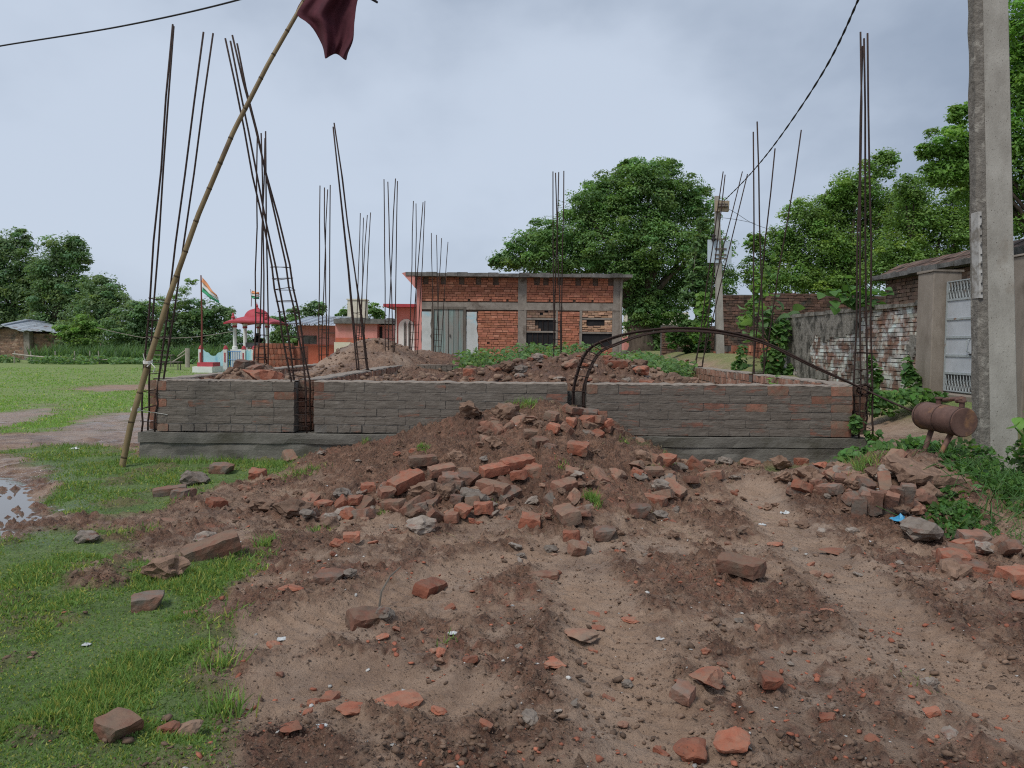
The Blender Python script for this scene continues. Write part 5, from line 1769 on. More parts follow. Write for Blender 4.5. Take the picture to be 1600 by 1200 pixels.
tag(b.build('wooden_post', M_['stick']), 'pale stump post with a side prop at the field edge', 'post')


def bench(px, py, w_, label, hgt):
    Yb = G(px, py).y; o0 = Vector((WX(px, Yb), Yb, 0))
    t = empty('bench', o0, label, 'bench', 'dark benches on the field')
    s = MB(); s.box(o0.x - w_ / 2, o0.x + w_ / 2, Yb - .2, Yb + .2, hgt - .05, hgt); s.build('seat', M_['wood_dark'], t)
    for sx_ in (-1, 1):
        for sy_ in (-1, 1):
            l = MB(); x = o0.x + sx_ * (w_ / 2 - .1); y = Yb + sy_ * .15
            l.tube([(x, y, -.02), (x, y, hgt - .051)], .025, 6); l.build('leg', M_['wood_dark'], t)


bench(267, 578, 1.0, 'low dark bench standing near the white step of the shrine', .42)
bench(250, 573, 1.5, 'taller dark bench behind the corner rebar', .68)


# ------------------------------------------------------------------ old walls along the alley
WX0 = 7.6
rw = empty('boundary_wall', (WX0, 18, .4), 'old mossy plastered brick boundary wall with flaking whitewash beside the gate', 'wall')
yA, yB, zT = 14.2, 21.6, 2.2
w = MB(); w.box(WX0 + .05, WX0 + .3, yA, yB, .2, zT - .04); w.build('wall_core', M_['mortar_core'], rw)
brickwork(rw, [(yA, yB, .3, zT)], [], WX0, M_['limed_brick'], plane='X', depth=.06, jit=.006, tr=(.7, 1.25), pale=.12)
# plaster that has come away in patches
cs = .06
ny_, nz_ = int((yB - yA) / cs), int((zT + .03 - .3) / cs)
yy, zz = np.meshgrid(yA + np.arange(ny_) * cs, .3 + np.arange(nz_) * cs, indexing='ij')
fld = fbm(yy * 1.1, zz * 1.5, 77, 5) + .16 * ss(1.2, 2.1, zz) + .12 * ss(16.5, 20, yy) - .16 * ss(17.2, 15.6, yy) - .15 * ss(1.6, 1.0, np.abs(yy - 18.4)) * ss(1.9, 1.4, zz)
b = MB()
for i in range(ny_):
    for k in range(nz_):
        if fld[i, k] > .55:
            dx = .012 * float(fld[i, k] - .5) + random.uniform(-.002, .002)
            y, z = yA + i * cs, .3 + k * cs
            b.box(WX0 - .022 - dx, WX0 + .012, y, y + cs + .001, z, z + cs + .001)
b.build('plaster', M_['wall_plaster'], rw)
b = MB()
for i in range(30):
    y0 = yA + (yB - yA) * i / 30
    b.box(WX0 - .05 + random.uniform(-.02, .02), WX0 + .33, y0, y0 + (yB - yA) / 30 - .002, zT - .036, zT + .03 + random.uniform(-.03, .04))
b.build('coping', M_['wall_plaster'], rw)

lw = empty('broken_wall', (WX0 + .1, 25, .4), 'lower crumbling red brick wall covered by creepers beyond the boundary wall', 'wall')
w = MB(); w.box(WX0 + .17, WX0 + .4, 21.65, 29.5, .2, 1.4); w.build('wall_core', M_['mortar_core'], lw)
brickwork(lw, [(21.65, 29.5, .3, 1.2), (21.65, 24.5, 1.2, 1.62), (24.5, 27, 1.2, 1.42)], [], WX0 + .1, M_['house_brick'], plane='X', depth=.07, jit=.012, bl=.12, bh=.16, tr=(.55, 1.0))
dw = empty('back_wall', (11.5, 29.6, .4), 'tall dark weathered brick wall standing behind the far electric pole', 'wall')
w = MB(); w.box(7.85, 16.5, 29.66, 29.9, .2, 3.38); w.build('wall_core', M_['mortar_core'], dw)
brickwork(dw, [(7.85, 16.5, .3, 3.35), (9.5, 12, 3.35, 3.45)], [], 29.6, M_['dark_brick'], jit=.012, tr=(.6, 1.5), pale=.02, bh=.1)
fwl = empty('far_wall', (8.2, 37, .4), 'dark overgrown brick wall beyond the bushes at the end of the alley', 'wall')
w = MB(); w.box(6.6, 9.9, 34.06, 34.3, .2, 2.3); w.build('wall_core', M_['mortar_core'], fwl)
brickwork(fwl, [(6.6, 9.9, .3, 2.25)], [], 34.0, M_['dark_brick'], jit=.012, tr=(.8, 1.8), bh=.1)
# things glimpsed under the big tree
gh = empty('far_house', (WX(1010, 60), 60, .4), 'ochre house glimpsed below the big tree', 'house')
w = MB(); w.box(WX(985, 60), WX(1075, 60), 60, 64, .2, WZ(486, 60)); w.build('wall', M_['cream'], gh)
w = MB(); w.box(WX(983, 60), WX(1045, 60), 59, 59.9, WZ(520, 60), WZ(514, 60)); w.build('awning', M_['tin'], gh)
w = MB(); w.box(WX(975, 50), WX(1012, 50), 50, 52, .3, WZ(524, 50)); tag(w.build('low_pink_shed', M_['pink']), 'small pink shed behind the weeds under the big tree', 'shed')

# gate posts and gate
for lab, y0, y1, zt_ in (('brown cement gate pillar at the end of the boundary wall', 13.62, 14.15, 2.72), ('brown cement gate pillar partly hidden by the near electric pole', 11.15, 11.75, 2.72)):
    w = MB(); w.box(7.42, 7.92, y0, y1, .2, zt_)
    gp = w.build('gate_pillar', M_['pillar_plaster'], bevel=.015); tag(gp, lab, 'pillar', 'gate pillars')
    w = MB(); w.box(7.40, 7.94, y0 - .02, y1 + .02, zt_ + .001, zt_ + .035, j=.006); w.build('cap', M_['pillar_plaster'], gp)
w = MB(); w.box(7.55, 7.75, 7.5, 11.1, .1, 2.1); tag(w.build('plaster_wall', M_['pillar_plaster']), 'brown plastered wall right of the near electric pole', 'wall')
gate = empty('metal_gate', (7.66, 12.7, .6), 'silver grey sheet metal gate with lattice bands', 'gate')
GX = 7.66
gz0, gz1 = .62, 2.54
for li, (ya, yb) in enumerate(((12.70, 13.6), (11.78, 12.68))):
    lf = MB()
    for y in (ya, yb - .04): lf.box(GX - .02, GX + .02, y, y + .04, gz0, gz1)
    Hh = gz1 - gz0
    marks = [0, .165, .325, .49, .655, .83, 1.0]
    for q in marks: lf.box(GX - .022, GX + .018, ya + .04, yb - .04, gz0 + q * Hh - (.018 if q > 0 else 0), gz0 + q * Hh + (.018 if q < 1 else 0))
    leaf = lf.build('gate_leaf', M_['gate_bar'], gate)
    for k in range(1, 5):
        p = MB(); p.box(GX - .006, GX + .006, ya + .041, yb - .041, gz0 + marks[k] * Hh + .019, gz0 + marks[k + 1] * Hh - .019); p.build('panel', M_['gate_paint'], leaf)
    for k in (0, 5):
        za, zb2 = gz0 + marks[k] * Hh + .019, gz0 + marks[k + 1] * Hh - .019
        g = MB(); n = 9
        for i in range(n + 1):
            y = ya + .05 + (yb - ya - .1) * i / n
            g.tube([(GX, y, za), (GX, y, zb2)], .006, 5)
            if i < n:
                y2 = ya + .05 + (yb - ya - .1) * (i + 1) / n
                g.tube([(GX - .01, y, za), (GX - .01, (y + y2) / 2 + .02, (za + zb2) / 2 + .03), (GX - .01, y2, zb2)], .007, 5)
                g.tube([(GX - .012, y2, za + .1), (GX - .012, (y + y2) / 2, (za + zb2) / 2), (GX - .012, y, zb2 - .08)], .005, 5)
        g.build('lattice', M_['gate_bar'], leaf)
        g = MB(); g.box(GX + .05, GX + .06, ya + .03, yb - .03, za - .01, zb2 + .01); g.build('mesh_backing', M_['dark_slab'], leaf)
    if li == 0:
        hnd = MB(); hnd.tube([(GX - .01, ya + .17, 1.52), (GX - .06, ya + .17, 1.5), (GX - .06, ya + .17, 1.32), (GX - .01, ya + .17, 1.30)], .01, 6); hnd.build('handle', M_['gate_bar'], leaf)
        hnd = MB(); hnd.tube([(GX - .03, ya + .14, 1.27), (GX - .03, ya - .14, 1.27)], .014, 6); hnd.box(GX - .05, GX - .022, ya - .02, ya + .05, 1.56, 1.60); hnd.box(GX - .055, GX - .025, ya - .06, ya - .02, 1.08, 1.24)
        hnd.build('bolt', M_['black_paint'], leaf)
w = MB(); w.box(7.3, 7.9, 11.76, 13.61, .2, .59, j=.01); tag(w.build('gate_step', M_['pillar_plaster']), 'worn earth and cement step under the metal gate', 'step')

# brick house behind the boundary wall
rh = empty('alley_house', (9.8, 15, .4), 'old brick house with a dark eave behind the gate', 'house')
w = MB(); w.box(9.56, 9.8, 9, 19.7, .2, 3.08); w.box(9.8, 13, 19.5, 19.7, .2, 3.08); w.build('wall', M_['mortar_core'], rh)
brickwork(rh, [(9, 19.7, 1.6, 3.08)], [], 9.5, M_['buff_old'], plane='X', depth=.06, jit=.008, tr=(.6, 1.2), bh=.09)
w = MB()
for i in range(18):
    y0 = 8.8 + i * .61
    w.box(9.18 + random.uniform(-.03, .03), 9.9, y0, y0 + .608, 3.085 + random.uniform(-.01, .01), 3.2 + random.uniform(-.02, .03))
w.build('eave', M_['dark_slab'], rh)
b = MB()
for j in range(2):
    y = 8.8
    while y < 19.6:
        k = random.uniform(.6, 1.5); b.tn = (k, k, k)
        x = 9.3 + j * .28
        b.box(x, x + .34, y, y + .2, 3.22 + j * .15 + random.uniform(-.015, .015), 3.27 + j * .15 + random.uniform(0, .02), R=Euler((0, -.45, 0)).to_matrix())
        y += .215
b.build('roof_tiles', M_['tile_roof'], rh, tint=True)['kind'] = 'stuff'

# ------------------------------------------------------------------ electric poles and cables
NPY = 7.7
np_ = empty('electric_pole', V(1556, 720, NPY) * 1.0, 'thick weathered concrete electric pole in the weeds at the right edge', 'pole')
a_, b__ = V(1536, 800, NPY - .2), V(1594, 800, NPY - .2)
t_, u_ = V(1524, -60, NPY + .2), V(1575, -60, NPY + .2)
t_, u_ = a_.lerp(t_, 1.45), b__.lerp(u_, 1.45)          # it goes on above the picture
nseg = 38
for nm, m in (('shaft', 'pole_concrete'), ('rough_flank', 'pole_rough')):
    vs = []; fs = []
    for i in range(nseg + 1):
        s = i / nseg
        L = a_.lerp(t_, s); R = b__.lerp(u_, s)
        sp = L.x + (R.x - L.x) * (.23 if nm == 'shaft' else 0)
        dpt = .19 - .05 * s
        e = lambda q: random.uniform(-q, q)
        if nm == 'shaft':
            ring = [(L.x + .085 - .02 * s, L.y, L.z), (R.x - .01 + e(.002), R.y, R.z), (R.x, R.y + .01, R.z), (R.x, R.y + dpt, R.z), (L.x + .085, R.y + dpt, R.z)]
        else:
            ring = [(L.x + e(.007), L.y + .035 + e(.01), L.z), (L.x + .03 + e(.007), L.y + .012 + e(.006), L.z), (L.x + .084 - .02 * s, L.y + .004, L.z), (L.x + .084 - .02 * s, R.y + dpt - .01, R.z), (L.x + e(.007), R.y + dpt - .02, R.z)]
        vs += ring
    for i in range(nseg):
        for k in range(5):
            k2 = (k + 1) % 5
            fs.append((i * 5 + k, i * 5 + k2, (i + 1) * 5 + k2, (i + 1) * 5 + k))
    fs.append(tuple(range(4, -1, -1))); fs.append(tuple(nseg * 5 + k for k in range(5)))
    pole_part = MB()._a(vs, fs).build(nm, M_[m], np_)
# painted number strip on the flank
st = MB()
zA, zB = WZ(466, NPY, 1530), WZ(330, NPY, 1528)
sA, sB = a_.lerp(t_, (zA - a_.z) / (t_.z - a_.z)), a_.lerp(t_, (zB - a_.z) / (t_.z - a_.z))
st._a([(sA.x - .006, sA.y + .0, zA), (sA.x + .022, sA.y - .008, zA), (sB.x + .022, sB.y - .008, zB), (sB.x - .006, sB.y, zB),
       (sA.x - .006, sA.y + .12, zA), (sB.x - .006, sB.y + .12, zB)], [(0, 1, 2, 3), (4, 0, 3, 5)])
strip = st.build('painted_strip', M_['strip_paint'], np_)
tk = MB()
for i in range(9):
    z = zA + .05 + (zB - zA - .1) * i / 8; q = sA.lerp(sB, (z - zA) / (zB - zA))
    tk.box(q.x + .004, q.x + random.uniform(.014, .021), q.y - .016, q.y - .0095, z - .006, z + .006)
    if i % 2: tk.box(q.x + .008, q.x + .013, q.y - .0175, q.y - .0165, z - .03, z + .03)
tk.build('painted_marks', M_['black_paint'], strip)

FPY = 27.0
fp_ = empty('electric_pole', V(1127, 560, FPY), 'slim pale concrete electric pole beyond the foundation carrying a meter box', 'pole')
b = MB(); A, B = V(1127, 575, FPY), V(1121, 306, FPY)
b._a([A + Vector((-.13, 0, 0)), A + Vector((.13, 0, 0)), A + Vector((.13, .2, 0)), A + Vector((-.13, .2, 0)), B + Vector((-.075, 0, 0)), B + Vector((.075, 0, 0)), B + Vector((.075, .14, 0)), B + Vector((-.075, .14, 0))],
     [(0, 1, 5, 4), (1, 2, 6, 5), (2, 3, 7, 6), (3, 0, 4, 7), (4, 5, 6, 7)])
b.build('shaft', M_['pole_concrete'], fp_)
bx0, bx1 = WX(1112, FPY), WX(1132, FPY)
b = MB(); b.box(bx0, bx1, FPY - .2, FPY - .02, WZ(331, FPY, 1122), WZ(315, FPY, 1122), j=.01); bxx = b.build('junction_box', M_['box_tan'], fp_)
for px in (1116, 1121, 1127):
    q = MB(); q.lathe([(.05, 0), (.07, .04), (.04, .08), (.06, .12), (.03, .15)], 8, (WX(px, FPY), FPY - .25, WZ(326, FPY, 1122))); q.build('insulator', M_['wood_dark'], bxx)
b = MB(); b.box(WX(1102, FPY), WX(1119.5, FPY), FPY - .05, FPY - .02, WZ(411, FPY, 1120), WZ(375, FPY, 1120), j=.01); b.build('sheet_panel', M_['panel_blue'], fp_)
b = MB(); b.box(WX(1127.5, FPY), WX(1139, FPY), FPY - .05, FPY - .02, WZ(412, FPY, 1120), WZ(377, FPY, 1120), j=.01); b.build('sheet_panel', M_['panel_blue'], fp_)
for py in (374, 389, 398, 404):
    b = MB(); b.box(WX(1113, FPY), WX(1131, FPY), FPY - .085, FPY - .055, WZ(py, FPY, 1120) - .02, WZ(py, FPY, 1120) + .02); b.build('clamp', M_['wood_dark'], fp_)
b = MB(); p = V(1115, 371, FPY - .15); b.lathe([(.06, -.12), (.09, -.06), (.05, 0), (.08, .06), (.04, .12)], 8, tuple(p)); b.build('insulator', M_['black_paint'], fp_)


def cable(label, pts, r, n=24, twist=0.0, m='black_cable'):
    P = [Vector(p) for p in pts]
    Q = []
    for i in range(len(P) - 1):
        p0, p1, p2, p3 = P[max(i - 1, 0)], P[i], P[i + 1], P[min(i + 2, len(P) - 1)]
        for k in range(n):
            t = k / n
            Q.append(.5 * ((2 * p1) + (p2 - p0) * t + (2 * p0 - 5 * p1 + 4 * p2 - p3) * t * t + (3 * p1 - p0 - 3 * p2 + p3) * t ** 3))
    Q.append(P[-1])
    b = MB()
    if twist:
        for ph in (0, math.pi):
            b.tube([q + Vector((math.cos(i * twist + ph) * r * .8, 0, math.sin(i * twist + ph) * r * .8)) for i, q in enumerate(Q)], r, 5)
    else:
        b.tube(Q, r, 5)
    return tag(b.build('overhead_cable', M_[m]), label, 'cable')


cable('single cable crossing the upper corner of sky left of the flag', [V(-60, 85, 13), V(0, 72, 12.8), V(190, 41, 12), V(372, 0, 11), V(560, -60, 10), V(900, -260, 8.5)], .013)
cable('twisted pair cable sagging from above to the far electric pole', [V(1420, -330, 8.6), V(1370, -90, 9.6), V(1340, 2, 10.6), V(1283, 118, 13), V(1210, 226, 17.5), V(1165, 280, 22), V(1131, 314, 26.8)], .010, 40, .55)
cable('thin service wire running from the far pole into the trees', [V(1130, 322, 26.8), V(1150, 333, 28), V(1178, 350, 30), V(1215, 362, 31)], .008)
cable('second thin wire running level from the far pole', [V(1126, 340, 26.8), V(1150, 343, 28), V(1180, 349, 30)], .008)
cable('pale wire slung low across the field behind the bamboo pole', [V(152, 512, 46), V(190, 521, 45), V(232, 528, 44), V(300, 527, 42), V(364, 518, 40)], .02, m='wire')

# ------------------------------------------------------------------ bamboo pole with the maroon flag
bp = empty('bamboo_pole', V(185, 738, 8.05), 'leaning bamboo pole tied to the corner rebar, flying a maroon flag', 'pole')
pl_ = [(185, 738, 8.05), (205, 660, 8.12), (232, 566, 8.2), (262, 470, 8.25), (310, 335, 8.3), (365, 205, 8.35), (420, 98, 8.4), (465, 20, 8.45), (490, -25, 8.48), (520, -80, 8.5)]
P = [V(*q) for q in pl_]
P[0].z -= .12
tot = [0]
for i in range(1, len(P)): tot.append(tot[-1] + (P[i] - P[i - 1]).length)


def along(s):
    for i in range(len(P) - 1):
        if tot[i] <= s <= tot[i + 1]: return P[i].lerp(P[i + 1], (s - tot[i]) / (tot[i + 1] - tot[i]))
    return P[-1]


N_ = 60
b = MB(); b.tube([along(tot[-1] * i / N_) for i in range(N_ + 1)], [.033 - .013 * i / N_ for i in range(N_ + 1)], 10); b.build('cane', M_['bamboo'], bp, smooth=True)
s = .28
while s < tot[-1]:
    q = along(s); dr_ = (along(min(s + .05, tot[-1])) - along(s - .05)).normalized(); r = .033 - .013 * s / tot[-1]
    b = MB(); b.tube([q - dr_ * .012, q - dr_ * .005, q, q + dr_ * .005, q + dr_ * .012], [r * .99, r * 1.04, r * 1.13, r * 1.04, r * .99], 10); b.build('node', M_['bamboo_node'], bp, smooth=True)
    s += .33 + .05 * math.sin(s * 5)
for (px, py, ex_) in ((231, 567, 0), (212, 641, 1)):
    c0 = V(px, py, 8.16); b = MB()
    for k in range(4):
        b.tube([c0 + Vector((math.cos(t) * .045, math.sin(t) * .045, .008 * k + .01 * math.sin(t))) for t in np.linspace(0, 6.28, 12)], .004, 4)
    if ex_: b.tube([c0 + Vector((.03, 0, 0)), V(243, 645, 8.55), V(262, 648, 8.60)], .004, 4)
    else:
        b.tube([c0 + Vector((.04, -.02, 0)), c0 + Vector((.09, -.03, -.05)), c0 + Vector((.07, -.03, -.10))], .006, 4); b.tube([c0 + Vector((.04, -.02, 0)), c0 + Vector((.01, -.04, -.04))], .006, 4)
        b.tube([c0 + Vector((-.03, 0, .02)), c0 + Vector((-.05, 0, .10))], .004, 4); b.tube([c0, V(238, 566, 8.6)], .004, 4)
    b.build('string_tie', M_['string'], bp)
# maroon flag: hangs in folds below the tip
FYd = 8.42
outline = [  # rows from the top: left edge, right edge (pixels), y
    (-70, 505, 590), (-40, 490, 575), (-10, 478, 560), (10, 464, 556), (24, 459, 555), (32, 478, 553.5), (45, 490, 553), (58, 497, 553), (70, 503, 549), (80, 506, 543.5), (92, 507, 542)]
vs = []; fs = []; nu = 22
for j, (yy_, l, r) in enumerate(outline):
    for i in range(nu + 1):
        u = i / nu
        px = l + (r - l) * u
        py = yy_ + (0 if j < 9 else (-9 * math.sin(u * math.pi) ** 2 * (1 if j == 10 else .5))) + 3 * u
        dep = .10 * math.sin(u * 9 + j * .35) * (.4 + .6 * u) + .05 * math.sin(u * 17 + j)
        vs.append(V(px, py, FYd + dep))
for j in range(len(outline) - 1):
    for i in range(nu):
        a = j * (nu + 1) + i; fs.append((a, a + nu + 1, a + nu + 2, a + 1))
fl = MB()._a(vs, fs).build('maroon_flag', M_['maroon'], smooth=True)
s_ = fl.modifiers.new('thickness', 'SOLIDIFY'); s_.thickness = .004
s_ = fl.modifiers.new('smooth', 'SUBSURF'); s_.levels = s_.render_levels = 1
tag(fl, 'dark maroon flag hanging in folds from the bamboo tip', 'flag')
tipb = MB(); tipb.tube([V(560, -12, 8.5), V(575, -6, 8.5), V(590, 4, 8.5)], [.012, .022, .012], 6)
tipb.build('flag_corner', M_['black_paint'], fl)

# ------------------------------------------------------------------ rusty tank on its stand
TY = 6.75
tc = V(1473, 654, TY)
tank = empty('rusty_tank', (tc.x, tc.y, tc.z - .35), 'rusty brown cylindrical tank on a splayed pipe stand', 'tank')
ax = Vector((.13, -.99, -.03)).normalized()
L, R_ = .54, .124
side = ax.cross(Vector((0, 0, 1))).normalized(); up_ = side.cross(ax).normalized()


def ring_pts(c, r, n=28): return [c + side * math.cos(2 * math.pi * k / n) * r + up_ * math.sin(2 * math.pi * k / n) * r for k in range(n)]


n = 28
vs = []; fs = []
secs = [(-.5, .80), (-.492, .90), (-.475, .965), (-.45, 1.0), (-.2, 1.0), (.2, 1.0), (.48, 1.0), (.495, 1.015), (.5, 1.0), (.5, .94)]
for q, rr in secs: vs += ring_pts(tc + ax * q * L, R_ * rr, n)
for i in range(len(secs) - 1):
    for k in range(n): fs.append((i * n + k, i * n + (k + 1) % n, (i + 1) * n + (k + 1) % n, (i + 1) * n + k))
fs.append(tuple(range(n - 1, -1, -1)))
MB()._a(vs, fs).build('shell', M_['tank_rust'], tank, smooth=True)
vs = ring_pts(tc + ax * (.5 * L + .001), R_ * .955, n); MB()._a(vs + [p - ax * .02 for p in vs], [tuple(range(n))] + [(k, k + n, (k + 1) % n + n, (k + 1) % n) for k in range(n)]).build('end_cap', M_['tank_rust'], tank)
for q in (-.42, .03, .47):
    b = MB(); b.tube(ring_pts(tc + ax * q * L, R_ * 1.004, 28) + ring_pts(tc + ax * q * L, R_ * 1.004, 28)[:1], .004, 5); b.build('weld_seam', M_['rust'], tank)
for q in (-.12, .42):
    b = MB(); c = tc + ax * q * L + up_ * R_ * .96; b.tube([c, c + up_ * .05, c + up_ * .051, c + up_ * .065], [.022, .022, .034, .034], 10); b.build('pipe_stub', M_['tank_rust'], tank)
b = MB(); b.tube([tc + ax * .3 * L + up_ * (R_ + .05), tc + ax * .46 * L + up_ * (R_ + .075)], .022, 8); b.tube([tc - ax * .1 * L + up_ * (R_ + .035) + side * -.03, tc + ax * .34 * L + up_ * (R_ + .075) + side * -.03], .018, 8); b.build('top_pipe', M_['tank_rust'], tank)
for q, fx, fy_ in ((-.25, -.10, -.02), (.22, -.14, -.06)):
    c = tc + ax * q * L - up_ * R_ * .9
    foot = Vector((c.x + fx, c.y + fy_, 0)); foot.z = h1(foot.x, foot.y) - .03
    b = MB(); b.tube([c, c.lerp(foot, .5), foot], [.024, .022, .02], 8); b.build('leg', M_['tank_rust'], tank, smooth=True)

# broken masonry heap below the tank
hp = empty('masonry_slab', (3.35, 6.2, .2), 'broken masonry slab tilted on the rubble heap under the tank', 'rubble')
sc_ = V(1450, 742, 6.25)
for k, (dx, dy, dz, sx_, sy_, sz_, ry, rx) in enumerate(((0, 0, .02, .62, .42, .09, .12, .28), (.05, .03, -.08, .5, .34, .08, .10, .2))):
    me = brick_mesh('slab', sx_, sy_, sz_, M_['mudlump'] if k == 0 else M_['old_brick'], 900 + k, chip=.016, nx=12, ny=9, nz=3)
    put('slab', me, hp, sc_ + Vector((dx, dy, dz)), (rx, ry, .15))
fr = empty('fallen_bricks', V(1375, 800, 5.75), 'row of weathered bricks fallen together on edge below the masonry slab', 'bricks')
for k in range(7):
    p = V(1343 + k * 12 + random.uniform(-4, 4), 796 - k * 2.4 + random.uniform(-5, 5), 5.85 + random.uniform(-.05, .05))
    put('brick', random.choice(KIND['old_full']), fr, p, (.3 + random.uniform(-.25, .25), 1.2 + random.uniform(-.35, .3), 1.3 + random.uniform(-.4, .4)), random.uniform(.8, 1.0))


def scrap(px, py, m, w_, label, seed, h_=.35):
    p = ground_hit(px, py); r = random.Random(seed); w_ *= .8
    vs = []; fs = []; n = 7
    for j in range(n):
        for i in range(n):
            u, v = i / (n - 1) - .5, j / (n - 1) - .5
            vs.append((p.x + (u + r.uniform(-.06, .06)) * w_, p.y + (v + r.uniform(-.06, .06)) * w_ * .8, p.z + .006 + r.uniform(0, h_) * w_ * (1 - 1.6 * max(abs(u), abs(v)))))
    for j in range(n - 1):
        for i in range(n - 1):
            a = j * n + i
            if (i in (0, n - 2) and j in (0, n - 2)): continue
            fs.append((a, a + 1, a + n + 1, a + n))
    o = MB()._a(vs, fs).build('plastic_scrap', M_[m]); s = o.modifiers.new('thickness', 'SOLIDIFY'); s.thickness = .002
    tag(o, label, 'litter', 'scraps of plastic and paper')


for q in ((1408, 824, 'blue_plastic', .19, 'crumpled blue plastic bag below the fallen bricks', 1), (1354, 848, 'white_plastic', .07, 'white scrap below the crumpled blue bag', 2),
          (1228, 800, 'white_plastic', .11, 'white crumpled scrap beside the right wheel track', 3), (510, 762, 'white_plastic', .07, 'pale green white scrap on the mound slope', 4),
          (620, 714, 'white_plastic', .06, 'white scrap high on the mound slope', 5), (135, 1010, 'white_plastic', .045, 'white scrap in the middle of the grass', 6),
          (368, 850, 'white_plastic', .11, 'white wrapper above the long slanting brick', 7), (117, 703, 'white_plastic', .13, 'white scrap on bare ground left of the bamboo pole', 8),
          (440, 996, 'white_plastic', .055, 'white flake in mud near the grass edge', 9), (707, 997, 'white_plastic', .055, 'white scrap in the middle of the mud', 10),
          (1032, 1003, 'white_plastic', .05, 'white chip right of the flat slab', 11), (1191, 820, 'white_plastic', .07, 'pale scrap beside the small heap', 12),
          (502, 1150, 'white_plastic', .05, 'white scrap near the bottom left of the mud', 13), (1363, 815, 'white_plastic', .06, 'white scrap below the row of fallen bricks', 14),
          (1370, 767, 'white_plastic', .05, 'white paper bit tucked on the masonry slab', 15), (350, 955, 'pale_chip', .06, 'grey scrap at the grass edge in mud', 16)):
    scrap(*q)
b = MB(); p = ground_hit(592, 944); b.tube([p + Vector((0, 0, -.01)), p + Vector((.01, .02, .08)), p + Vector((.05, .06, .15)), p + Vector((.10, .1, .19))], [.006, .006, .005, .003], 5)
tag(b.build('dead_twig', M_['wood_dark']), 'dark dead twig poking out of the mud above a brick', 'twig')


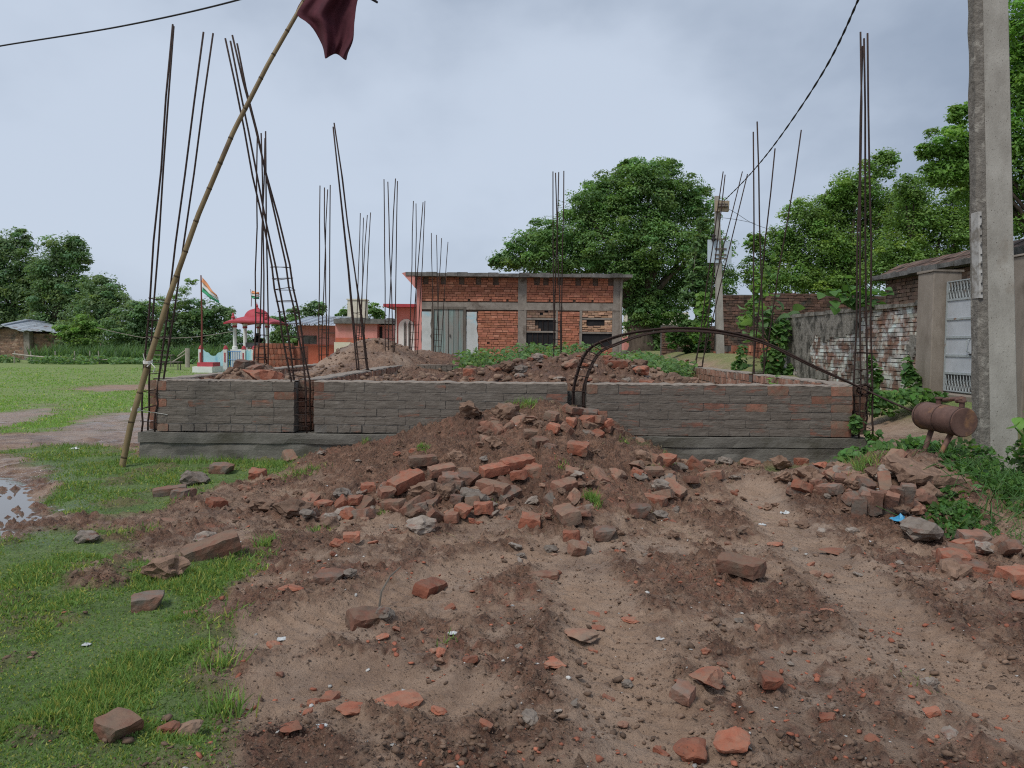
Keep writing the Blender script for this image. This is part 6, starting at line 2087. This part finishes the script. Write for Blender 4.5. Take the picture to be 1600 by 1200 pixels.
# ------------------------------------------------------------------ trees
def tree(name, label, Y, blobs, m, leaf, n_per, foot, trunk_r, seed, bark='bark', aspect=1.0, group=None, tv=LEAF_V, tf=LEAF_F, cl=.34, sat=(.75, 1.25), limbs=8, droop=0.0, deep=.75, fill=1.0):
    """blobs: (px, py, rx, ry) as seen in the photograph at depth Y; the crown gets the same breadth in depth"""
    r = np.random.default_rng(seed)
    k = Y / FPX
    base = V(foot[0], foot[1], Y)
    base.z = min(base.z, max(h1(base.x, Y) if Y < 60 else 0, 0))
    t = empty(name, base, label, 'tree', group)
    Ps, Ns, Ss, Ts = [], [], [], []
    cents = []
    for (px, py, rx, ry) in blobs:
        c = np.array(V(px, py, Y)); rad = np.array([rx * k, max(rx, ry) * k * deep, ry * k])
        c[1] += r.normal(0, .25) * rad[1]
        nc = max(14, int(rx * ry / (leaf * 3.0) ** 2 * 5.0))
        d = r.normal(size=(nc, 3)); d[:, 2] += .25; d /= np.linalg.norm(d, axis=1, keepdims=True)
        cc = c + d * rad * (r.uniform(.1, .97, (nc, 1)) ** .55)
        rc = cl * np.sqrt(rad[0] * rad[2]) * r.uniform(.5, 1.1, nc) * .9
        cents.append((Vector(c), rad))
        for q, rr in zip(cc, rc):
            n = int(n_per * r.uniform(.6, 1.3))
            dd = r.normal(size=(n, 3)); dd[:, 2] += .35; dd /= np.linalg.norm(dd, axis=1, keepdims=True)
            pos = q + dd * rr * (r.uniform(.25, 1.12, (n, 1)) ** .5) * np.array([1.25, 1.15, .62])
            pos[:, 2] -= droop * rr * (np.hypot(dd[:, 0], dd[:, 1])) ** 2
            Ps.append(pos)
            Ns.append(dd * .7 + np.array([0, -.15, .75]) + r.normal(0, .45, (n, 3)))
            Ss.append(leaf * k * r.uniform(.6, 1.35, n))
            v = r.uniform(*sat) * r.uniform(.78, 1.22, (n, 1))
            tn = np.concatenate([v * r.uniform(.85, 1.2), v, v * r.uniform(.75, 1.15)], 1)
            Ts.append(tn)
    for (c, rad), (px, py, rx, ry) in zip(cents, blobs):          # loose leaves between the clumps
        n = int(fill * rx * ry / leaf ** 2 * 26)
        dd = r.normal(size=(n, 3)); dd /= np.linalg.norm(dd, axis=1, keepdims=True)
        Ps.append(np.array(c) + dd * rad * (r.uniform(.05, 1.0, (n, 1)) ** .45) * (1 + .12 * np.sin(dd[:, :1] * 9 + dd[:, 2:] * 7 + px)))
        Ns.append(dd * .6 + np.array([0, -.15, .75]) + r.normal(0, .5, (n, 3))); Ss.append(leaf * k * r.uniform(.55, 1.2, n))
        v = r.uniform(.6, 1.15, (n, 1)); Ts.append(np.concatenate([v, v, v * .95], 1))
    P_, N__, S_, T_ = np.concatenate(Ps), np.concatenate(Ns), np.concatenate(Ss), np.concatenate(Ts)
    v, f, tt = scatter(tv, tf, P_, frames(N__), S_[:, None] * np.array([[aspect, 1, 1]]), T_)
    o = obj_np('crown', v, f, m, t, tt); o['kind'] = 'stuff'
    # trunk and limbs
    top = Vector(np.mean([np.array(c) for c, _ in cents], 0)); fork = base.lerp(top, .42); fork.x = base.x * .6 + fork.x * .4
    b = MB(); b.tube([base + Vector((0, 0, -.2)), base.lerp(fork, .3) + Vector((trunk_r * .2, 0, 0)), base.lerp(fork, .7), fork], [trunk_r * 1.35, trunk_r, trunk_r * .9, trunk_r * .8], 9)
    rr = random.Random(seed)
    big = sorted(cents, key=lambda q: -q[1][0] * q[1][2])[:limbs]
    for c, rad in big:
        for w_ in range(2):
            e = c + Vector((rr.uniform(-.6, .6) * rad[0], rr.uniform(-.5, .5) * rad[1], rr.uniform(-.1, .6) * rad[2]))
            m1 = fork.lerp(e, .45) + Vector((rr.uniform(-.1, .1), rr.uniform(-.1, .1), .12)) * (e - fork).length * .6
            b.tube([fork, m1, e], [trunk_r * .34, trunk_r * .16, trunk_r * .03], 6)
    b.build('trunk', M_[bark], t, smooth=True)
    return t


TG = 'trees beyond the field'
tree('leafy_tree', 'tallest dark tree at the left edge behind the hut', 66, [(15, 405, 48, 42), (30, 378, 20, 24), (5, 465, 55, 45), (48, 450, 40, 40), (-30, 430, 45, 60), (20, 520, 60, 35)], M_['leaf_dark'], 4.6, 95, (20, 560), .35, 1, group=TG)
tree('leafy_tree', 'rounded dark tree second from the left behind the hut', 64, [(100, 397, 38, 34), (80, 425, 42, 34), (120, 385, 22, 18), (75, 475, 48, 38), (115, 455, 40, 30), (70, 520, 50, 32)], M_['leaf_dark'], 4.6, 95, (80, 560), .35, 2, group=TG)
tree('leafy_tree', 'broad dark tree sloping down to the right of the field tree line', 60, [(150, 450, 36, 26), (175, 480, 34, 30), (140, 490, 42, 34), (170, 520, 44, 32), (120, 528, 40, 28)], M_['leaf_dark'], 4.6, 95, (150, 560), .3, 3, group=TG)
tree('leafy_tree', 'low rounded tree behind the corner rebar', 56, [(212, 492, 34, 24), (235, 500, 32, 28), (200, 522, 42, 26), (240, 530, 36, 22)], M_['leaf_dark'], 4.6, 95, (220, 560), .25, 4, group=TG, sat=(.9, 1.4))
tree('leafy_tree', 'dark round tree behind the tricolour flag', 54, [(320, 490, 34, 26), (348, 500, 24, 26), (300, 512, 40, 28), (340, 525, 36, 24), (275, 495, 28, 24), (270, 525, 34, 22)], M_['leaf_dark'], 4.6, 95, (315, 560), .25, 5, group=TG, sat=(.8, 1.3))
tree('hedge_trees', 'dark undergrowth of scrub below the trees of the field edge', 57, [(120, 540, 30, 18), (150, 545, 45, 20), (210, 545, 45, 18), (270, 545, 40, 18), (330, 548, 45, 20), (385, 540, 30, 22), (430, 545, 30, 18)], M_['leaf_dark'], 4.6, 60, (200, 565), .08, 31, sat=(.6, 1.2))
tree('small_tree', 'light green bushy tree standing before the dark trees', 52, [(125, 505, 22, 18), (140, 515, 18, 14), (110, 520, 24, 14), (128, 535, 26, 12)], M_['leaf_neem'], 5.5, 80, (125, 562), .12, 6, group=TG)
tree('bamboo_clump', 'feathery bamboo arching above the trees left of the flag', 53, [(300, 440, 12, 6), (288, 452, 14, 9), (275, 466, 12, 12), (262, 482, 14, 14), (250, 470, 10, 14), (282, 478, 16, 12)], M_['leaf_neem'], 4.5, 22, (262, 560), .06, 7, fill=.12, aspect=.45, group=TG, cl=.5)
tree('dark_tree', 'dark green tree between the shrine dome and pink houses', 48, [(470, 495, 22, 18), (492, 482, 20, 14), (440, 505, 18, 16), (455, 525, 30, 20), (500, 500, 16, 12), (430, 530, 18, 14)], M_['leaf_dark'], 4.6, 95, (465, 565), .2, 8, sat=(.9, 1.5))
tree('dark_tree', 'bushy tree top showing above the pink houses', 50, [(550, 487, 18, 12), (580, 486, 22, 13), (592, 492, 12, 9), (535, 494, 10, 9)], M_['leaf_banyan'], 4.6, 95, (570, 565), .2, 9)

tree('spreading_tree', 'huge spreading fig tree behind the brick house', 43,
     [(1010, 290, 62, 38), (960, 300, 55, 34), (1060, 300, 52, 32), (1090, 330, 40, 34), (920, 325, 48, 34), (1000, 340, 90, 42), (880, 365, 58, 34), (830, 385, 46, 28), (795, 405, 34, 18), (850, 410, 60, 26),
      (940, 385, 70, 38), (1030, 390, 70, 40), (1100, 390, 46, 44), (1120, 440, 34, 40), (900, 420, 60, 24), (980, 430, 60, 34), (1060, 445, 55, 40), (1010, 480, 40, 30), (1040, 262, 30, 16), (985, 262, 22, 14), (780, 410, 16, 14), (992, 470, 24, 32), (1000, 512, 28, 28), (1040, 495, 34, 34), (1020, 540, 34, 18), (1065, 530, 26, 22)],
     M_['leaf_banyan'], 4.7, 105, (1000, 560), .75, 10, limbs=12, sat=(.7, 1.3))
tree('slender_tree', 'slender pale leaved tree beside the far electric pole', 32, [(1092, 385, 14, 20), (1098, 350, 9, 12), (1088, 425, 20, 22), (1080, 460, 22, 24), (1100, 445, 14, 20)], M_['leaf_weed'], 7, 55, (1086, 565), .07, 11, bark='bark_pale', sat=(.7, 1.2))
tree('creeper_bush', 'dark creeper covered bush at the end of the alley', 31, [(1080, 520, 26, 20), (1095, 545, 18, 22), (1060, 530, 20, 16), (1098, 505, 16, 16), (1080, 555, 14, 14), (1100, 478, 16, 14)], M_['leaf_vine'], 7, 70, (1085, 585), .06, 12, sat=(.45, 1.3))
tree('broad_tree', 'broad feathery tree behind the dark brick wall', 34,
     [(1230, 385, 44, 36), (1195, 425, 36, 30), (1250, 340, 36, 28), (1300, 335, 46, 34), (1330, 295, 40, 30), (1375, 262, 30, 22), (1350, 320, 56, 40), (1280, 390, 60, 44), (1350, 385, 64, 44), (1240, 440, 60, 26),
      (1310, 440, 64, 28), (1400, 330, 40, 40), (1180, 380, 18, 18), (1385, 245, 20, 14)],
     M_['leaf_neem'], 4.8, 80, (1330, 560), .45, 13, limbs=10, droop=.4, sat=(.6, 1.35), fill=1.5)
tree('broad_tree', 'second feathery tree behind the gate and brick house', 26,
     [(1440, 345, 56, 44), (1490, 365, 50, 40), (1400, 400, 46, 34), (1460, 410, 60, 34), (1420, 300, 36, 26), (1385, 425, 44, 26), (1510, 320, 40, 40)],
     M_['leaf_neem'], 5.2, 80, (1440, 560), .35, 14, limbs=8, droop=.4, sat=(.55, 1.25), fill=1.5)
tree('near_tree', 'bright green tree overhanging the near electric pole', 13.5,
     [(1475, 228, 40, 26), (1500, 262, 56, 30), (1540, 230, 50, 40), (1470, 275, 36, 22), (1590, 40, 34, 60), (1585, 140, 44, 60), (1600, 240, 60, 60), (1560, 310, 50, 36), (1640, 100, 60, 110), (1650, 280, 60, 70), (1500, 180, 24, 18), (1445, 240, 16, 12), (1600, 350, 40, 24)],
     M_['leaf_bright'], 7.5, 80, (1680, 600), .22, 15, limbs=10, sat=(.6, 1.3), cl=.42, aspect=.8, fill=2.2)

# ------------------------------------------------------------------ grasses, weeds and creepers
def blades(name, label, x, y, hgt, wid, m, tr=(.7, 1.3), lean=.35, yellow=.18, zoff=0):
    n = len(x)
    z = H(x, y) + zoff
    N = np.stack([rng.normal(0, lean, n), rng.normal(0, lean, n), np.ones(n)], 1)
    S = np.stack([wid, hgt, hgt], 1)
    v0 = rng.uniform(tr[0], tr[1], (n, 1))
    t = np.concatenate([v0, v0, v0], 1)
    dry = rng.uniform(0, 1, n) < yellow
    t[dry] *= np.array([[2.1, 1.35, 1.3]])
    v, f, tt = scatter(BLADE_V, BLADE_F, np.stack([x, y, z - .004], 1), frames(N), S, t)
    o = obj_np(name, v, f, m, None, tt)
    return tag(o, label, 'grass', kind='stuff')


def spread(n, x0, x1, y0, y1, pw=1.0):
    u = rng.uniform(0, 1, n)
    y = 1 / (1 / y0 + u * (1 / y1 - 1 / y0)) if pw else rng.uniform(y0, y1, n)
    # the strip in view widens with distance
    x = rng.uniform(0, 1, n)
    xl = np.maximum(x0, -.74 * y - .5)
    return xl + (x1 - xl) * x, y


x, y = spread(420000, -9, -.7, 2.15, 11.5)
g, s_m, _ = masks(x, y)
den = fbm(x * 2.6, y * 2.6, 131, 4)
keep = (rng.uniform(0, 1, len(x)) < g * (.35 + .9 * ss(.38, .62, den)) * .62) & (sd_poly(x, y, PUDDLE) > -.05)
x, y, den = x[keep], y[keep], den[keep]
h_ = (.010 + .022 * rng.uniform(0, 1, len(x)) ** 1.5) * (.6 + 1.1 * ss(.4, .7, den)) * (1 + .25 * ss(5, 9, y))
blades('grass', 'short green grass along the left of the mud', x, y, h_, .0042 + .0007 * y + rng.uniform(0, .003, len(x)), M_['grass'], (.6, 1.2), .6, .22)
x, y = spread(90000, -32, -3.9, 10, 40)
g, _, _ = masks(x, y)
keep = rng.uniform(0, 1, len(x)) < g * (.3 + .75 * ss(.4, .6, fbm(x * .8, y * .8, 137, 4))) * .75
x, y = x[keep], y[keep]
blades('field_grass', 'short bright grass over the wide field', x, y, .025 + .035 * rng.uniform(0, 1, len(x)), .003 * y * .5, M_['grass'], (1.0, 1.6), .7, .05)
# tufts on the mound, under the wall and along the walls
tx, ty, th = [], [], []
for px, py, n, sp, hh in ((925, 787, 260, .05, .09), (660, 708, 160, .05, .05), (1022, 735, 120, .07, .07), (1045, 728, 110, .06, .07), (800, 640, 150, .14, .08), (830, 636, 130, .1, .09), (470, 745, 300, .16, .07), (420, 730, 260, .2, .09),
                          (570, 694, 60, .05, .05), (755, 792, 60, .1, .05), (880, 735, 50, .06, .05), (500, 832, 110, .06, .06), (415, 855, 130, .06, .07), (975, 693, 60, .05, .05), (590, 805, 40, .05, .04),
                          (1090, 718, 200, .15, .08), (1150, 715, 260, .2, .08), (1220, 713, 380, .25, .09), (1290, 713, 420, .25, .10), (1340, 700, 350, .18, .12), (1345, 735, 300, .16, .12), (1440, 1075, 20, .1, .04), (700, 1010, 24, .04, .04),
                          (240, 722, 300, .2, .09), (300, 722, 350, .25, .10), (360, 722, 300, .2, .10), (410, 870, 80, .07, .05), (350, 975, 80, .1, .05), (340, 1050, 120, .07, .09), (350, 1110, 120, .07, .09)):
    p = ground_hit(px, py)
    tx.append(rng.normal(p.x, sp * .6, n)); ty.append(rng.normal(p.y, sp * .5, n)); th.append(hh * rng.uniform(.4, 1.2, n))
tx, ty, th = np.concatenate(tx), np.concatenate(ty), np.concatenate(th)
k_ = ty < WALL_Y - .12
blades('grass_tufts', 'tufts of grass on the mound and along the foot of the wall', tx[k_], ty[k_], th[k_], np.full(k_.sum(), .007), M_['grass'], (.6, 1.4), .5, .12)
n = 1500
dx, dy = rng.uniform(-2.2, 2.2, n), rng.uniform(5.2, 8.4, n)
keep = fbm(dx * 3, dy * 3, 151, 3) > .52
dx, dy = dx[keep], dy[keep]
v, f, tt = scatter(BLADE_V, BLADE_F, np.stack([dx, dy, H(dx, dy)], 1), frames(np.stack([rng.normal(0, 1, len(dx)), rng.normal(0, 1, len(dx)), rng.uniform(.2, 1, len(dx))], 1)),
                   np.stack([np.full(len(dx), .004), rng.uniform(.03, .09, len(dx)), rng.uniform(.03, .09, len(dx))], 1), rng.uniform(.5, 1.2, (len(dx), 1)) * np.ones((1, 3)))
tag(obj_np('dry_stalks', v, f, M_['dry_grass'], None, tt), 'dry roots and stalks tangled in the mound', 'dry grass', kind='stuff')


def leaf_mass(name, label, cat, P, N, S, m, tv=LEAF_V, tf=LEAF_F, tr=(.6, 1.3), aspect=1.0, kind='stuff', parent=None):
    n = len(P)
    v0 = rng.uniform(tr[0], tr[1], (n, 1)); t = np.concatenate([v0 * rng.uniform(.85, 1.2, (n, 1)), v0, v0 * rng.uniform(.7, 1.1, (n, 1))], 1)
    v, f, tt = scatter(tv, tf, P, frames(N), S[:, None] * np.array([[aspect, 1, 1]]), t)
    o = obj_np(name, v, f, m, parent, tt)
    if parent is None: tag(o, label, cat, kind=kind)
    else: o['kind'] = 'stuff'
    return o


# leafy weeds on the earth inside the foundation
n = 20000
px_ = rng.uniform(0, 1, n)
x = rng.uniform(-1.1, 4.2, n); y = rng.uniform(14.2, 19.0, n)
xl, xr = -.9 + (y - 14) * 0, WX(1062, 16) + 0 * y
den = fbm(x * 1.6, y * 1.6, 161, 3)
keep = (den + .36 * gauss(x, y, 1.5, 17.0, 2.4, 2.2) > .60)
x, y, den = x[keep], y[keep], den[keep]
hh = rng.uniform(.02, 1, len(x)) * (.2 + .34 * ss(.35, .7, den))
P_ = np.stack([x, y, H(x, y) + hh], 1)
leaf_mass('weeds', 'bushy grey green weeds on the heap before the brick house', 'weeds', P_, np.stack([rng.normal(0, .6, len(x)), rng.normal(-.3, .6, len(x)), np.ones(len(x))], 1), rng.uniform(.07, .16, len(x)), M_['leaf_weed'], tr=(.65, 1.35), aspect=.8)

# tall crop-like grass at the far side of the field
n = 9000
x = rng.uniform(WX(-120, 50), WX(310, 46), n); y = rng.uniform(48.5, 54, n)
keep = (x > WX(62, 50))
x, y = x[keep], y[keep]; n = len(x)
hgt = rng.uniform(.7, 1.35, n) * (.75 + .5 * fbm(x * .5, y * .5, 171, 3))
v0 = rng.uniform(.6, 1.3, (n, 1))
v, f, tt = scatter(BLADE_V, BLADE_F, np.stack([x, y, np.zeros(n)], 1), frames(np.stack([rng.normal(0, .25, n), rng.normal(0, .25, n), np.ones(n)], 1)), np.stack([np.full(n, .11), hgt * 1.2, hgt], 1), np.concatenate([v0, v0, v0], 1))
tag(obj_np('tall_grass', v, f, M_['leaf_crop'], None, tt), 'tall rank grass along the far side of the field', 'tall grass', kind='stuff')
n = 7000
x = rng.uniform(WX(-100, 46), WX(330, 44), n); y = rng.uniform(45.5, 48.8, n)
keep = fbm(x * .5, y * .5, 181, 3) > .42
x, y = x[keep], y[keep]; n = len(x)
leaf_mass('field_edge_weeds', 'low weeds along the far edge of the field', 'weeds', np.stack([x, y, rng.uniform(.02, .5, n) * (.3 + fbm(x * .7, y * .7, 191, 2))], 1), rng.normal(0, .5, (n, 3)) + np.array([0, -.3, 1]), rng.uniform(.15, .3, n), M_['leaf_crop'], tr=(.8, 1.5))


def bush(name, label, Y, blobs, m, leaf, n_per, tv=HEART_V, tf=HEART_F, tr=(.5, 1.3), depth=.5, cat='plant'):
    k = Y / FPX; P_, N__, S_ = [], [], []
    for px, py, rx, ry in blobs:
        c = np.array(V(px, py, Y)); n = int(n_per * rx * ry / 400)
        d = rng.normal(size=(n, 3)); d /= np.linalg.norm(d, axis=1, keepdims=True)
        P_.append(c + d * np.array([rx * k, max(rx, ry) * k * depth, ry * k]) * rng.uniform(.3, 1, (n, 1)) ** .5)
        N__.append(d * .6 + np.array([0, -.5, .8]) + rng.normal(0, .4, (n, 3))); S_.append(leaf * k * rng.uniform(.55, 1.3, n))
    return leaf_mass(name, label, cat, np.concatenate(P_), np.concatenate(N__), np.concatenate(S_), m, tv, tf, tr, kind='stuff' if 'weeds' in name else 'thing')


bush('creeper', 'creeper climbing the crumbling red wall beside the far pole', 22.6, [(1160, 560, 9, 26), (1152, 575, 10, 14), (1178, 580, 14, 10)], M_['leaf_vine'], 8, 120, depth=.3)
bush('creeper', 'creeper hanging down the end of the boundary wall', 20.8, [(1215, 545, 12, 40), (1205, 575, 14, 16), (1225, 520, 10, 24), (1232, 580, 14, 12), (1200, 560, 10, 20)], M_['leaf_vine'], 9, 110, depth=.3)
bush('creeper', 'climber on the whitewashed part of the boundary wall', 14.9, [(1368, 590, 10, 22), (1362, 570, 7, 18)], M_['leaf_vine'], 10, 90, depth=.25)
bush('creeper', 'green climber growing up the gate pillar corner', 13.9, [(1425, 600, 14, 24), (1418, 580, 7, 26), (1440, 615, 18, 12)], M_['leaf_vine'], 10, 110, depth=.3)
bush('bank_weeds', 'mat of green weeds on the bank below the gate pillar', 12.6, [(1400, 625, 40, 12), (1430, 618, 40, 12), (1380, 640, 30, 10), (1460, 620, 26, 8), (1375, 622, 24, 14)], M_['leaf_vine'], 9, 110, tr=(.6, 1.5), depth=.8)
bush('weeds_on_wall', 'light green weeds in the bay beside the alley side wall', 11.2, [(1245, 598, 46, 8), (1215, 596, 20, 10), (1280, 602, 30, 5)], M_['leaf_bright'], 7, 60, tv=LEAF_V, tf=LEAF_F, depth=.6)
bush('bright_shrub', 'bright leafy shrub before the dark wall left of the far pole', 29.5, [(1095, 480, 10, 24), (1100, 500, 14, 20), (1088, 520, 14, 18), (1105, 470, 8, 16)], M_['leaf_bright'], 8, 110, tr=(.4, 1.1))
bush('drooping_shrub', 'drooping bright shrub rising behind the alley side rebar', 23.5, [(1195, 420, 8, 16), (1185, 450, 14, 18), (1180, 480, 16, 16), (1205, 400, 6, 10), (1165, 500, 14, 14)], M_['leaf_bright'], 9, 80, tr=(.4, 1.0))
bush('small_weed', 'small weed growing in the corner rebar pocket near the tank', 8.52, [(1340, 665, 14, 12), (1365, 680, 14, 10), (1335, 655, 6, 8)], M_['leaf_vine'], 11, 70, depth=.4)
bush('weeds', 'green weeds between the foundation corner and the rubble heap', 7.6, [(1340, 712, 26, 14), (1370, 702, 24, 12), (1320, 720, 20, 10), (1400, 695, 26, 8), (1430, 690, 24, 9), (1350, 730, 20, 10)], M_['leaf_vine'], 13, 60, tr=(.6, 1.5), depth=.8)
bush('green_tuft', 'single leafy tuft growing on the mound above the long brick', 6.0, [(925, 787, 16, 12)], M_['leaf_vine'], 8, 260, tv=LEAF_V, tf=LEAF_F)

# tangle of vines and weeds at the right edge
P_, N__, S_ = [], [], []
for px, py, Y, rx, ry, n in ((1500, 720, 7.2, 60, 34, 760), (1560, 758, 7.0, 60, 26, 760), (1614, 720, 7.0, 24, 36, 360), (1540, 790, 6.3, 70, 30, 860), (1600, 800, 6.2, 40, 40, 280), (1480, 800, 5.9, 40, 22, 300), (1500, 825, 5.7, 40, 20, 260),
                             (1450, 700, 7.4, 44, 14, 220), (1500, 745, 6.8, 50, 20, 300), (1470, 830, 5.6, 24, 16, 120), (1590, 835, 5.8, 30, 14, 120)):
    c = np.array(V(px, py, Y)); k = Y / FPX
    d = rng.normal(size=(n, 3)); d /= np.linalg.norm(d, axis=1, keepdims=True)
    q = c + d * np.array([rx * k, .35, ry * k]) * rng.uniform(.1, 1, (n, 1)) ** .5
    q[:, 2] = np.maximum(q[:, 2], H(q[:, 0], q[:, 1]) + .01)
    P_.append(q); N__.append(np.array([0, -.35, .7]) + rng.normal(0, .7, (n, 3))); S_.append(rng.uniform(.02, .07, n))
leaf_mass('vine_tangle', 'tangle of heart leaved vines around the near electric pole', 'vines', np.concatenate(P_), np.concatenate(N__), np.concatenate(S_), M_['leaf_vine'], HEART_V, HEART_F, (.3, 1.4), aspect=.8)
# their stems and grass stalks
b = MB()
for i in range(70):
    p = V(random.uniform(1440, 1600), random.uniform(730, 835), random.uniform(5.6, 7.0)); p.z = max(p.z, h1(p.x, p.y))
    a = random.uniform(0, 6.28); L_ = random.uniform(.2, .55)
    b.tube([p, p + Vector((math.cos(a) * L_ * .5, math.sin(a) * L_ * .3, random.uniform(.03, .16))), p + Vector((math.cos(a) * L_, math.sin(a) * L_ * .6, random.uniform(-.05, .12)))], [.004, .003, .002], 4)
b.tn = (1, 1, 1)
o = b.build('vine_stems', M_['leaf_vine'], tint=True); tag(o, 'thin trailing stems over the weeds at the right', 'vines', kind='stuff')
n = 2600
x = rng.uniform(2.95, 4.6, n); y = rng.uniform(5.0, 7.6, n)
keep = x > 3.35 - .25 * (y - 5.5) + .1 * rng.normal(size=n)
x, y = x[keep], y[keep]
keep = ~((np.abs(x - 3.3) < .42) & (np.abs(y - 6.3) < .5))
blades('weed_grass', 'long grass among the vines at the right', x[keep], y[keep], rng.uniform(.05, .2, keep.sum()), np.full(keep.sum(), .007), M_['leaf_vine'], (.6, 1.5), .8, .12)


# plants whose big leaves can be told apart
def leaf_part_mesh(name, m, seed):
    n = 8; vs = []; fs = []
    for i in range(n + 1):
        u = i / n; w_ = .42 * math.sin(math.pi * (u ** .75)) ** .85 + (.02 if i == 0 else 0)
        z = .18 * math.sin(u * 2.6) - .12 * u * u
        vs += [(-w_, u, z + .10 * w_), (0, u, z - .02), (w_, u, z + .10 * w_)]
    for i in range(n):
        for k in range(2): fs.append((i * 3 + k, i * 3 + k + 1, i * 3 + k + 4, i * 3 + k + 3))
    me = bpy.data.meshes.new(name); me.from_pydata(vs, [], fs)
    at = me.color_attributes.new('tint', 'FLOAT_COLOR', 'POINT')
    v = random.Random(seed).uniform(.75, 1.25); c = np.ones((len(vs), 4), dtype=np.float32); c[:, :3] = v; at.data.foreach_set('color', c.ravel())
    for p in me.polygons: p.use_smooth = True
    me.materials.append(m)
    return me


def big_leaf_plant(name, label, Y, places, m, size, foot):
    k = Y / FPX
    lm = [leaf_part_mesh('leaf', m, 700 + i) for i in range(5)]
    f0 = V(foot[0], foot[1], Y)
    t = empty(name, f0, label, 'plant')
    b = MB()
    for px, py in places:
        p = V(px, py, Y + random.uniform(-.25, .25))
        s = size * k * random.uniform(.75, 1.25)
        put('leaf', random.choice(lm), t, p, (random.uniform(-.9, .3), random.uniform(-.6, .6), random.uniform(2.0, 4.3)), s)
        b.tube([f0, f0.lerp(p, .6) + Vector((0, 0, .1)), p], [.018, .012, .006], 5)
    b.tn = (.8, .8, .8)
    b.build('stem', m, t, tint=True)


random.seed(21)
big_leaf_plant('wall_top_plant', 'big leaved plant sprouting from the top of the boundary wall', 16.5,
               [(random.gauss(1335, 24), random.gauss(462, 9)) for _ in range(40)] + [(1292, 462), (1300, 470), (1285, 458), (1375, 470), (1380, 476), (1368, 478)], M_['leaf_vine'], 17, (1335, 484))
big_leaf_plant('wall_plant', 'pale big leaved plant growing out where the boundary wall ends', 21.2,
               [(random.gauss(1205, 16), random.gauss(503, 14)) for _ in range(36)] + [(1170, 522), (1178, 528), (1230, 490), (1222, 484)], M_['leaf_weed'], 20, (1205, 540))
big_leaf_plant('edge_plant', 'bright big leaves at the right edge beside the near pole', 6.9,
               [(1592, 652), (1604, 640), (1586, 668), (1610, 662), (1598, 685), (1606, 700)], M_['leaf_bright'], 34, (1612, 740))
